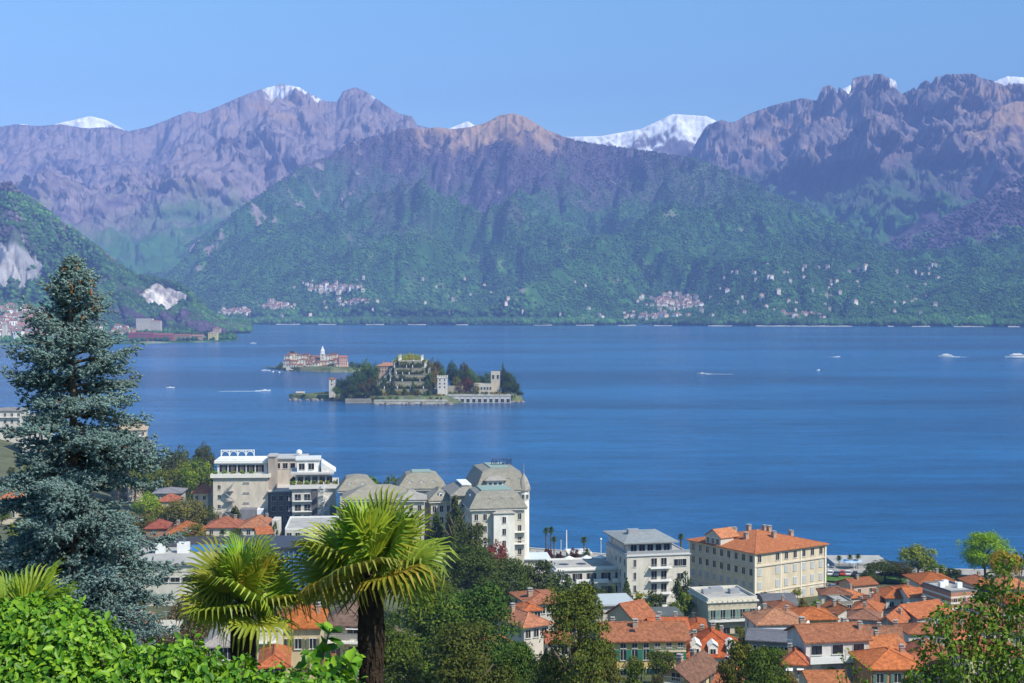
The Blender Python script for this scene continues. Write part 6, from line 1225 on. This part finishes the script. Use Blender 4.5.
while n < 20 and tries < 4000:
    tries += 1; px = rs.uniform(815, 1010); D = rs.uniform(232, 400) if px > 760 else rs.uniform(288, 318); x = (px-512)/FPX*D
    if any(abs(x-a) < c*.8+3.2 and abs(D-b_) < c*.8+3.6 for a, b_, c in bx): continue
    hh = rs.uniform(3.6, 6.0); w = rs.uniform(5, 8); z = gz(x, D); py = 341.5-FPX*math.tan(math.atan((z+hh-CZ)/D)+PITCH)
    s = H(px, px+w*FPX/D, py, D, rs.choice([-14, -4, 3, 10, 22]), rs.uniform(6, 8), rs.choice([WH, CR, YE, PK, WH]), 'small tiled house squeezed in between the larger houses of the old town', 'house', group='small houses filling the old town')
    (s.gable if n % 2 else s.hip)(rs.uniform(1.8, 2.6), col=rs.choice(TILE)); s.wins('f', [s.h-2.2], 2, .9, 1.2, rs.choice(['open', 'plain']), rs.choice([(.08, .16, .12), (.2, .12, .08), (.3, .32, .3)])); s.chim(rs.uniform(-.6, .6), rs.uniform(-.3, .4), .6); s.done(); bx.append((x+w/2, D+3.5, 5)); n += 1
# garden shrubs and small trees between the houses
boxes = boxes_now() or [(o.location[0], o.location[1], max([max(abs(v[0]), abs(v[1])) for c in o.children if c.name.startswith('wall') for v in c.bound_box]+[3])) for o in COL.objects if o.type == 'EMPTY' and o.parent is None and any(c.name.startswith('wall') for c in o.children) and o.location[1] < 900]
rs = random.Random(21); n = 0; tries = 0
while n < 240 and tries < 14000:
    tries += 1; px = rs.uniform(-10, 1034) if n < 130 else rs.uniform(590, 1030); D = rs.uniform(205, 900) if n < 130 else rs.uniform(215, 420); x = (px-512)/FPX*D
    if D > float(shore(x))-9: continue
    q = 1.5 if n < 130 else .2
    if any(abs(x-a) < c*.72+q and abs(D-b_) < c*.72+q for a, b_, c in boxes): continue
    z = gz(x, D); pyt = 341.5; hh = rs.uniform(3.0, 7.0) if px > 560 else rs.uniform(4, 9)
    if n >= 130: hh = rs.uniform(2.2, 3.9)
    if D > 400 and px > 500: hh = rs.uniform(2, 4)
    w = hh*rs.uniform(.7, 1.15)*FPX/D
    tree(0, 0, hh, w, rs.choice(['round', 'round', 'round', 'pine', 'cone']) if hh > 4 else 'round', rs.choice([G1, G2, G2, G3, G4, G5]), 'garden tree in the gaps between the houses' if hh > 4 else 'low garden shrub between the houses', 'tree' if hh > 4 else 'shrub', 'garden trees between the houses' if hh > 4 else 'garden shrubs between the houses', lod='mid' if w > 30 else 'low', name='tree' if hh > 4 else 'shrub', xyz=(x, D, z)); n += 1

# ================================================================== waterfront: quay, road, lawns
def strip(name, label, x0, x1, off0, off1, m, dz=.12, step=6):
    xs = np.arange(x0, x1+.1, step); V = []; ys = shore(xs)
    a = np.c_[xs, ys-off1, ground(xs, ys-off1)+dz]; b_ = np.c_[xs, ys-off0, np.maximum(ground(xs, ys-off0), 1.0)+dz]; a[:, 2] = np.maximum(a[:, 2], b_[:, 2]-.2)
    V = np.concatenate([a, b_]); n = len(xs); F = [(i, i+1, n+i+1, n+i) for i in range(n-1)]
    tag(link(name, np_mesh(name, V, np.array(F), m)), label, kind='structure')
strip('lawn', 'lakeside lawn', -60, 300, 14, 24, M['lawn'], .5)
strip('promenade', 'paved lakeside promenade', -60, 300, 1.0, 9, M['paving'], .45)
strip('road', 'lake road along the shore', -60, 300, 9, 14, M['road'], .52)
b = MB(); xs = np.arange(-60, 300, 6.)
for x in xs: y0, y1 = float(shore(x)), float(shore(x+6)); b.add([(x, y0-1.2, -2), (x+6, y1-1.2, -2), (x+6, y1, -2), (x, y0, -2), (x, y0-1.2, 2.3), (x+6, y1-1.2, 2.3), (x+6, y1, 2.3), (x, y0, 2.3)], [(4, 5, 6, 7), (0, 1, 5, 4), (2, 3, 7, 6)])
tag(b.obj('quay_wall', M['stone'], color=(.45, .43, .40)), 'stone quay wall along the lakeshore', 'wall')
Y = 462; x = pxm(862, Y); o = MB().box(-9, -3, 0, 9, 12, 2.3).obj('landing_stage', M['concrete'], None, (x, Y, 0)); tag(o, 'flat concrete landing stage by the quay palms', 'landing stage')
s = H(515, 549, 560, 425, 5, 10, (.72, .74, .76), 'low white lakeside pavilion with pale blue roof right of the tall old hotel', 'pavilion', 'pavilion'); s.slab(.6, .35, (.55, .62, .66)); s.wins('f', [.8], 6, 2.0, 2.0, 'wide'); s.done()
s = H(570, 590, 554, 448, 5, 7, (.70, .68, .64), 'small lakeside kiosk left of the modern hotel', 'kiosk', 'kiosk'); s.slab(.7, .3, (.70, .68, .64)); s.wins('f', [.8], 3, 1.6, 1.6, 'wide'); s.done()
s = H(566, 573, 565, 440, 0, 3, WH, 'tiny white cabin on the lakeside lawn', 'cabin', 'cabin'); s.slab(.3, .2, (.75, .75, .73)); s.done()
for px, pt, w, c, lab in [(548, 548, 16, (.05, .02, .03), 'dark red tree left of the flagpole'), (559, 549, 8, (.04, .02, .03), 'small dark red tree next to the flagpole'), (574, 546, 12, (.055, .02, .03), 'dark crimson tree right of the flagpole'), (535, 549, 9, (.05, .025, .03), 'dark red shrub right of the lakeside palm'), (572, 557, 16, G3, 'green bush on the lakeside lawn'), (540, 562, 14, (.30, .20, .28), 'pink flowering bush near the pavilion'), (556, 562, 14, G3, 'low bush at the end of the pavilion')]: T(px, pt, 5, w, 'round', c, lab, 'tree' if 'tree' in lab else 'bush', D=446 if pt < 552 else 436, zb=1.7, name='tree' if 'tree' in lab else 'bush')
def pole(px, pt, D, r, label, cat, name, lamp=False):
    kx, kz = ray(px, pt); z = max(gz(kx*D, D), 1.2); h = CZ+kz*D-z; root = empty(name, (kx*D, D, z)); tag(root, label, cat); MB().lathe([(r*3, 0), (r*1.6, .3), (r, h)], 8).obj('pole', M['white_metal'], root)
    if lamp: MB().lathe([(.1, 0), (.35, .15), (.3, .5), (.08, .65)], 8).obj('lamp', M['white_metal'], root, (0, 0, h))
    else: MB().lathe([(.02, 0), (.16, .1), (.16, .25), (.02, .35)], 8).obj('finial', M['white_metal'], root, (0, 0, h))
pole(566.5, 531, 452, .16, 'tall white flagpole between the red trees at the shore', 'flagpole', 'flagpole'); pole(561, 541, 455, .08, 'slender white mast left of the flagpole', 'mast', 'mast')
pole(854, 562, 446, .10, 'white pole at the quay on the right', 'pole', 'pole'); pole(828, 566, 446, .08, 'street lamp at the corner of the cream hotel', 'street lamp', 'street_lamp', True); pole(601, 540, 450, .08, 'street lamp just left of the penthouse', 'street lamp', 'street_lamp', True)
# parked cars by the lake road
def car_body():
    b = MB(); L = 4.2; sec = [(-2.1, .35, .75), (-1.9, .3, 1.0), (-1.3, .28, 1.05), (.9, .28, 1.0), (1.8, .3, .85), (2.1, .4, .6)]
    b.rings([[(x, -.82, z0), (x, .82, z0), (x, .84, (z0+z1)/2), (x, .76, z1), (x, -.76, z1), (x, -.84, (z0+z1)/2)] for x, z0, z1 in sec]); b.rings([[(-1.3, -.66, 1.40), (.3, -.66, 1.40), (.3, .66, 1.40), (-1.3, .66, 1.40)], [(-1.25, -.62, 1.47), (.25, -.62, 1.47), (.25, .62, 1.47), (-1.25, .62, 1.47)]]); me = b.mesh('body', M['trim'])
    g_ = MB().rings([[(-1.9, -.76, 1.0), (1.1, -.76, .98), (1.1, .76, .98), (-1.9, .76, 1.0)], [(-1.35, -.66, 1.41), (.32, -.66, 1.41), (.32, .66, 1.41), (-1.35, .66, 1.41)]]).mesh('windows', M['glass']); w = MB().rings([[(.32*cos(t), y, .32*sin(t)) for t in [2*pi*k/10 for k in range(10)]] for y in (-.1, .1)]).mesh('wheel', M['road']); return me, g_, w
CB, CG, CW = car_body()
for i, (px, py, D, rz, c, lab) in enumerate([(832, 577, 441, 1.3, (.75, .76, .78), 'white parked car nearest the hotel on the lake road'), (838, 577, 440, 1.3, (.10, .12, .17), 'dark blue parked car on the lake road'), (844, 577, 441, 1.4, (.5, .05, .04), 'red parked car on the lake road'), (850, 577, 441, 1.35, (.6, .6, .62), 'silver parked car on the lake road'), (857, 578, 440, 1.3, (.04, .04, .045), 'black parked car on the lake road'), (846, 585, 420, .2, (.75, .75, .76), 'white car in the car park below the lake road'), (836, 586, 418, .2, (.2, .22, .26), 'dark grey car in the car park below the lake road')]):
    x = pxm(px, D); r_ = empty('car', (x, D, gz(x, D)+.55), rz); tag(r_, lab, 'car'); link('body', CB, r_, color=c); link('windows', CG, r_)
    for wx_ in (-1.35, 1.3):
        for wy_ in (-.75, .75): link('wheel', CW, r_, (wx_, wy_, .32))
for i, (px, py, D) in enumerate([(851, 572, 452), (857, 573, 453), (846, 572, 454)]): x = pxm(px, D); o = empty('parasol', (x, D, 2.0)); tag(o, 'pale blue parasol on the landing stage', 'parasol', 'parasols on the landing stage'); MB().tube([(0, 0, 0), (0, 0, 2.6)], .05, 5).obj('pole', M['white_metal'], o); MB().lathe([(2.2, 2.1), (2.1, 2.25), (.05, 2.8)], 8).obj('canopy', M['trim'], o, color=(.35, .50, .70))

# ================================================================== foreground
def leaf_shapes(P, N, D_, size, rs, fold=.18):
    """pointed folded leaves, six corners and two faces each"""
    n = len(P); N = unit(N); D_ = unit(D_-N*(D_*N).sum(1, keepdims=True)); S = np.cross(N, D_); s = size[:, None]
    pts = [P, P+D_*s*.3+S*s*.26+N*s*fold*.5, P+D_*s*.68+S*s*.24+N*s*fold*.4, P+D_*s-N*s*.12, P+D_*s*.68-S*s*.24+N*s*fold*.4, P+D_*s*.3-S*s*.26+N*s*fold*.5]
    V = np.stack(pts, 1).reshape(-1, 3); b = np.arange(n)[:, None]*6; return V, np.concatenate([b+[[0, 3, 2, 1]], b+[[0, 5, 4, 3]]])
def leafy(name, m, cl, size, seed, twigs=None, col=None):
    """crown of pointed leaves from clumps (centre, radii, count)"""
    rs = np.random.RandomState(seed); P = []; N = []; DD = []
    for c, r, n in cl:
        d = unit(rs.normal(size=(n, 3))); q = (.45+.6*rs.rand(n)**.6)[:, None]; p = np.array(c)+d*q*np.array(r)*(1+.22*np.sin(d[:, :1]*9+c[0]*3)*np.cos(d[:, 2:]*8)); P.append(p); N.append(d*.9+np.array([.2, -.2, .35])+rs.normal(size=(n, 3))*.45); DD.append(d+rs.normal(size=(n, 3))*.7+np.array([0, 0, -.3]))
    P = np.concatenate(P); n = len(P); V, F = leaf_shapes(P, np.concatenate(N), np.concatenate(DD), size*(.3+1.15*rs.rand(n)**1.3), rs); return np_mesh(name, V, F, m)
M['hedgeleaf'] = mat('hedge_leaf', (.11, .25, .012), .45, .3, .15, 4, transl=.16, leafvar=.5)
M['treeleaf'] = mat('young_leaf', (.115, .205, .02), .6, .2, .25, .8, transl=.28, leafvar=.32)
M['spruce'] = mat('spruce_needles', (.145, .220, .212), .7, .12, .25, 1.2, leafvar=.30)
M['conebrown'] = mat('spruce_cone', (.24, .12, .055), .8, .2, .2, 9)
def at3(px, py, Y): return np.array(at(px, py, Y))
def shrub(name, label, cat, cl, Y, size, m, seed, group=None, stems=8, dens=1.0):
    """cl: (px, py, radius px, radius depth, count)"""
    C = [(at3(a, b_, Y+dy), (r*Y/FPX, rd, r*Y/FPX), int(n*dens)) for a, b_, r, rd, dy, n in cl]; cx = np.mean([c[0][0] for c in C]); zg = gz(cx, Y); root = empty(name, (cx, Y, zg)); tag(root, label, cat, group); o = np.array([cx, Y, zg])
    link('crown', leafy('crown', m, [(c-o, r, n) for c, r, n in C], size, seed), root)
    b = MB(); rs = random.Random(seed)
    for c, r, n in C:
        e = c-o
        for k in range(3): t = e+np.array([rs.uniform(-1, 1)*r[0], rs.uniform(-.5, .5)*r[1], rs.uniform(.2, 1)*r[2]]); b.tube([(e[0]*.6, e[1]*.6, -.1), e*np.array([.9, .9, .55]), e*.9, t], [.03, .022, .015, .004], 5)
    b.obj('stems', M['bark'], root); return root
Yh = 9.5
shrub('hedge', 'bright green leafy hedge mound at the bottom left corner', 'hedge', [(5, 632, 28, .5, 0, 1100), (45, 630, 26, .5, 0, 1000), (82, 640, 25, .45, -.2, 900), (20, 668, 30, .6, -.3, 900), (70, 675, 30, .6, -.3, 900), (-35, 650, 40, .6, 0, 900), (28, 612, 16, .35, .1, 450), (108, 655, 24, .4, 0, 700), (120, 684, 26, .5, -.3, 700), (40, 700, 40, .6, -.5, 900), (95, 704, 30, .5, -.5, 600), (62, 616, 13, .3, 0, 260)], Yh, .052, M['hedgeleaf'], 1, dens=1.2)
shrub('hedge', 'lower bright green hedge running right below the left palm', 'hedge', [(140, 692, 34, .6, 0, 1200), (180, 690, 32, .6, 0, 1200), (225, 700, 32, .6, 0, 1100), (265, 702, 30, .5, 0, 1000), (305, 706, 28, .5, 0, 800), (182, 655, 15, .3, 0, 380), (150, 662, 15, .3, 0, 300), (208, 668, 14, .3, 0, 280), (240, 676, 13, .3, 0, 200), (340, 712, 28, .5, 0, 600)], Yh-.4, .052, M['hedgeleaf'], 2, dens=1.2)
# upright sprigs with large young leaves
def sprig(pts, Y, label, seed, n=26, size=.13):
    rs = np.random.RandomState(seed); P = [at3(a, b_, Y) for a, b_ in pts]; zg = gz(P[0][0], Y); o = np.array([P[0][0], Y, zg]); root = empty('sprig_shrub', o); tag(root, label, 'shrub'); b = MB(); LP = []; LD = []
    base = np.array([0, 0, -.1]); path = [base]+[p-o for p in P]; b.tube(path, [.02]+[.012]*(len(P)-1)+[.004], 5)
    for i in range(n): t = rs.rand()*(len(P)-1); k = int(t); p = P[k]+(P[k+1]-P[k])*(t-k)-o; LP.append(p); LD.append(rs.normal(size=3)*np.array([1, 1, .4])+np.array([0, 0, .25]))
    LP = np.array(LP); LD = np.array(LD); V, F = leaf_shapes(LP, rs.normal(size=(n, 3))*.5+np.array([.2, -.5, .8]), LD, size*(.6+.7*rs.rand(n)), rs); link('leaves', np_mesh('leaves', V, F, M['hedgeleaf']), root); b.obj('stem', M['bark'], root)
sprig([(318, 700), (322, 660), (330, 628)], 10.5, 'slim sprig with pale young leaves left of the right palm trunk', 1, 34); sprig([(345, 705), (350, 675), (357, 650)], 10.5, 'leafy sprig just before the right palm trunk', 2, 26); sprig([(300, 700), (306, 672), (312, 648)], 10.8, 'short sprig left of the slim sprig', 3, 24); sprig([(328, 690), (338, 672), (352, 662)], 10.2, 'drooping sprig with broad leaves', 4, 24); 
def put_palm(px, py, Y, sc, n, label, seed, tr):
    x, y, z = at(px, py, Y); g_ = gz(x, y); fan_palm((x, y, g_), z-g_, sc, n, label, seed, tr=tr)
put_palm(243, 606, 22, .92, 22, 'left fan palm with shaggy dark trunk and bright yellow green fans', 3, .165)
put_palm(371, 574, 22, 1.08, 25, 'larger right fan palm with shaggy dark trunk', 8, .175)
put_palm(20, 642, 15, .70, 16, 'fan palm half hidden behind the hedge at the left edge', 12, .17)
# blue spruce
def spruce():
    Y = 35.0; top = at3(68, 256, Y); x0 = float(pxm(74, Y)); zg = gz(x0, Y); Ht = top[2]-zg; root = empty('blue_spruce', (x0, Y, zg)); tag(root, 'tall blue spruce with brown cones near its top, left foreground', 'spruce tree')
    b = MB(); b.tube([(0, 0, -.2), (0, 0, Ht*.5), (-.05, 0, Ht*.85), (top[0]-x0, 0, Ht)], [.22, .16, .07, .012], 9)
    rs = np.random.RandomState(4); px2m = Y/FPX
    hw = lambda z: np.interp((Ht-z)/px2m, [0, 12, 35, 65, 90, 140, 200, 270, 350, 600], [2, 6, 20, 40, 55, 66, 84, 92, 96, 96])*px2m
    P = []; D = []; S = []; cones = []; z = Ht-.12
    while z > Ht-10.5:
        R0 = hw(z); nb = 5 if R0 < .5 else 6; dep = (Ht-z)/10
        for k in range(nb):
            a = rs.rand()*2*pi; L = R0*rs.choice([.5, .75, .98, 1.14], p=[.25, .25, .30, .20]); c = np.array([cos(a), sin(a), 0]); sd = np.array([-sin(a), cos(a), 0])
            el = .75-dep*1.6 if dep < .35 else .15-dep*.5; el += rs.normal()*.1
            nseg = max(4, int(L/.16)); pts = []; 
            for i in range(nseg+1): t = i/nseg; pts.append(np.array([0, 0, z])+c*L*t+np.array([0, 0, L*(el*t-.34*t*t+.30*t**4)]))
            b.tube(pts, list(np.linspace(.035 if L > 1 else .015, .005, nseg+1)), 4)
            for i in range(1, nseg+1):
                t = i/nseg
                if t < .18 and L > 1: continue
                for sg in (-1, 1):
                    l = L*.42*(1.05-t)*rs.uniform(.7, 1.2)+.10; d = unit(c*.65+sd*sg*rs.uniform(.5, 1)+np.array([0, 0, rs.normal()*.18-.08])); m = max(1, int(l/.07))
                    for j in range(m):
                        q = pts[i]+d*l*(j+.6)/m+np.array([0, 0, -.10*((j+1)/m)**2*l]); P.append(q); D.append(unit(d+rs.normal(size=3)*.35+np.array([0, 0, .25]))); S.append(rs.uniform(.8, 1.25))
                        if rs.rand() < .8: P.append(q+rs.normal(size=3)*.05); D.append(unit(d+rs.normal(size=3)*.8+np.array([0, 0, .3]))); S.append(rs.uniform(.7, 1.1))
                if rs.rand() < .6: P.append(pts[i]+np.array([0, 0, .05])); D.append(unit(c+np.array([0, 0, .6])+rs.normal(size=3)*.4)); S.append(1)
            if z > Ht-2.9 and rs.rand() < .62: cones.append(pts[-1]-np.array([0, 0, .06])); cones.append(pts[-2]+np.array([rs.normal()*.05, 0, .02]))
        z -= (.11 if R0 < .6 else .185)*rs.uniform(.8, 1.25)
    P = np.array(P); D = np.array(D); S = np.array(S)[:, None]; n = len(P); A = unit(np.cross(D, rs.normal(size=(n, 3)))); B = np.cross(D, A)
    # each shoot: a short spindle with a crown of needle blades
    Vs = []; Fs = []; L_ = .125*S; r_ = .027*S; vs = [P-D*L_*.15]
    for k in range(4): th = k*pi/2; vs.append(P+D*L_*.4+(A*cos(th)+B*sin(th))*r_)
    vs.append(P+D*L_); V = np.stack(vs, 1).reshape(-1, 3); bb = np.arange(n)[:, None]*6; F = np.concatenate([np.concatenate([bb, bb+1+(k+1) % 4, bb+1+k], 1) for k in range(4)]+[np.concatenate([bb+5, bb+1+k, bb+1+(k+1) % 4], 1) for k in range(4)]); Vs.append(V); Fs.append(F); off = len(V)
    for k in range(9):
        th = rs.rand(n, 1)*6.28; u = rs.rand(n, 1)*.85; o = A*np.cos(th)+B*np.sin(th); w = np.cross(D, o); p0 = P+D*L_*u; ln = .052*S*(1.1-.3*u); tip = p0+o*ln+D*ln*.8; ww = .0075
        V = np.stack([p0-w*ww, p0+w*ww, tip], 1).reshape(-1, 3); Vs.append(V); Fs.append(np.arange(3*n).reshape(n, 3)+off); off += len(V)
    link('crown', np_mesh('needles', np.concatenate(Vs), np.concatenate(Fs), M['spruce']), root); b.obj('trunk', M['bark'], root)
    cm = MB().lathe([(.005, -.16), (.026, -.12), (.034, -.06), (.024, .0), (.004, .01)], 7).mesh('cone', M['conebrown'])
    for p in cones[:95]: link('cone', cm, root, tuple(p), (rs.normal()*.3, rs.normal()*.3, 0), (1.05,)*3)
    print('shoots', n)
spruce()
# leafy tree at the bottom right
def right_tree():
    cl = [(1006, 562, 9, .3, 0, 130), (1000, 582, 14, .4, 0, 300), (985, 592, 12, .4, .4, 200), (978, 612, 18, .5, 0, 420), (1005, 612, 22, .6, .6, 600), (950, 612, 12, .4, 0, 170), (938, 626, 15, .4, -.3, 280), (958, 634, 18, .5, .5, 420), (985, 640, 24, .6, 0, 700), (1018, 640, 26, .7, .3, 800), (924, 645, 11, .4, 0, 140), (935, 662, 18, .5, .2, 380), (962, 665, 24, .6, -.4, 700), (1000, 672, 28, .7, .4, 950), (1025, 600, 16, .5, 0, 300), (1030, 680, 30, .7, 0, 700), (918, 678, 13, .4, 0, 180), (940, 690, 24, .6, .3, 500), (985, 700, 30, .8, 0, 700), (1022, 560, 8, .3, .3, 70)]
    shrub('broadleaf_tree', 'leafy tree with young yellow green leaves at the bottom right corner', 'tree', cl, 38, .125, M['treeleaf'], 9, dens=.75)
right_tree()
shrub('young_tree', 'thin sapling with sparse pale leaves before the white balcony house', 'tree', [(846, 656, 7, .25, 0, 22), (856, 666, 9, .3, 0, 36), (844, 676, 8, .3, 0, 30), (866, 674, 8, .3, 0, 28), (858, 688, 12, .3, 0, 60), (876, 688, 8, .3, 0, 30)], 42, .11, M['treeleaf'], 12)
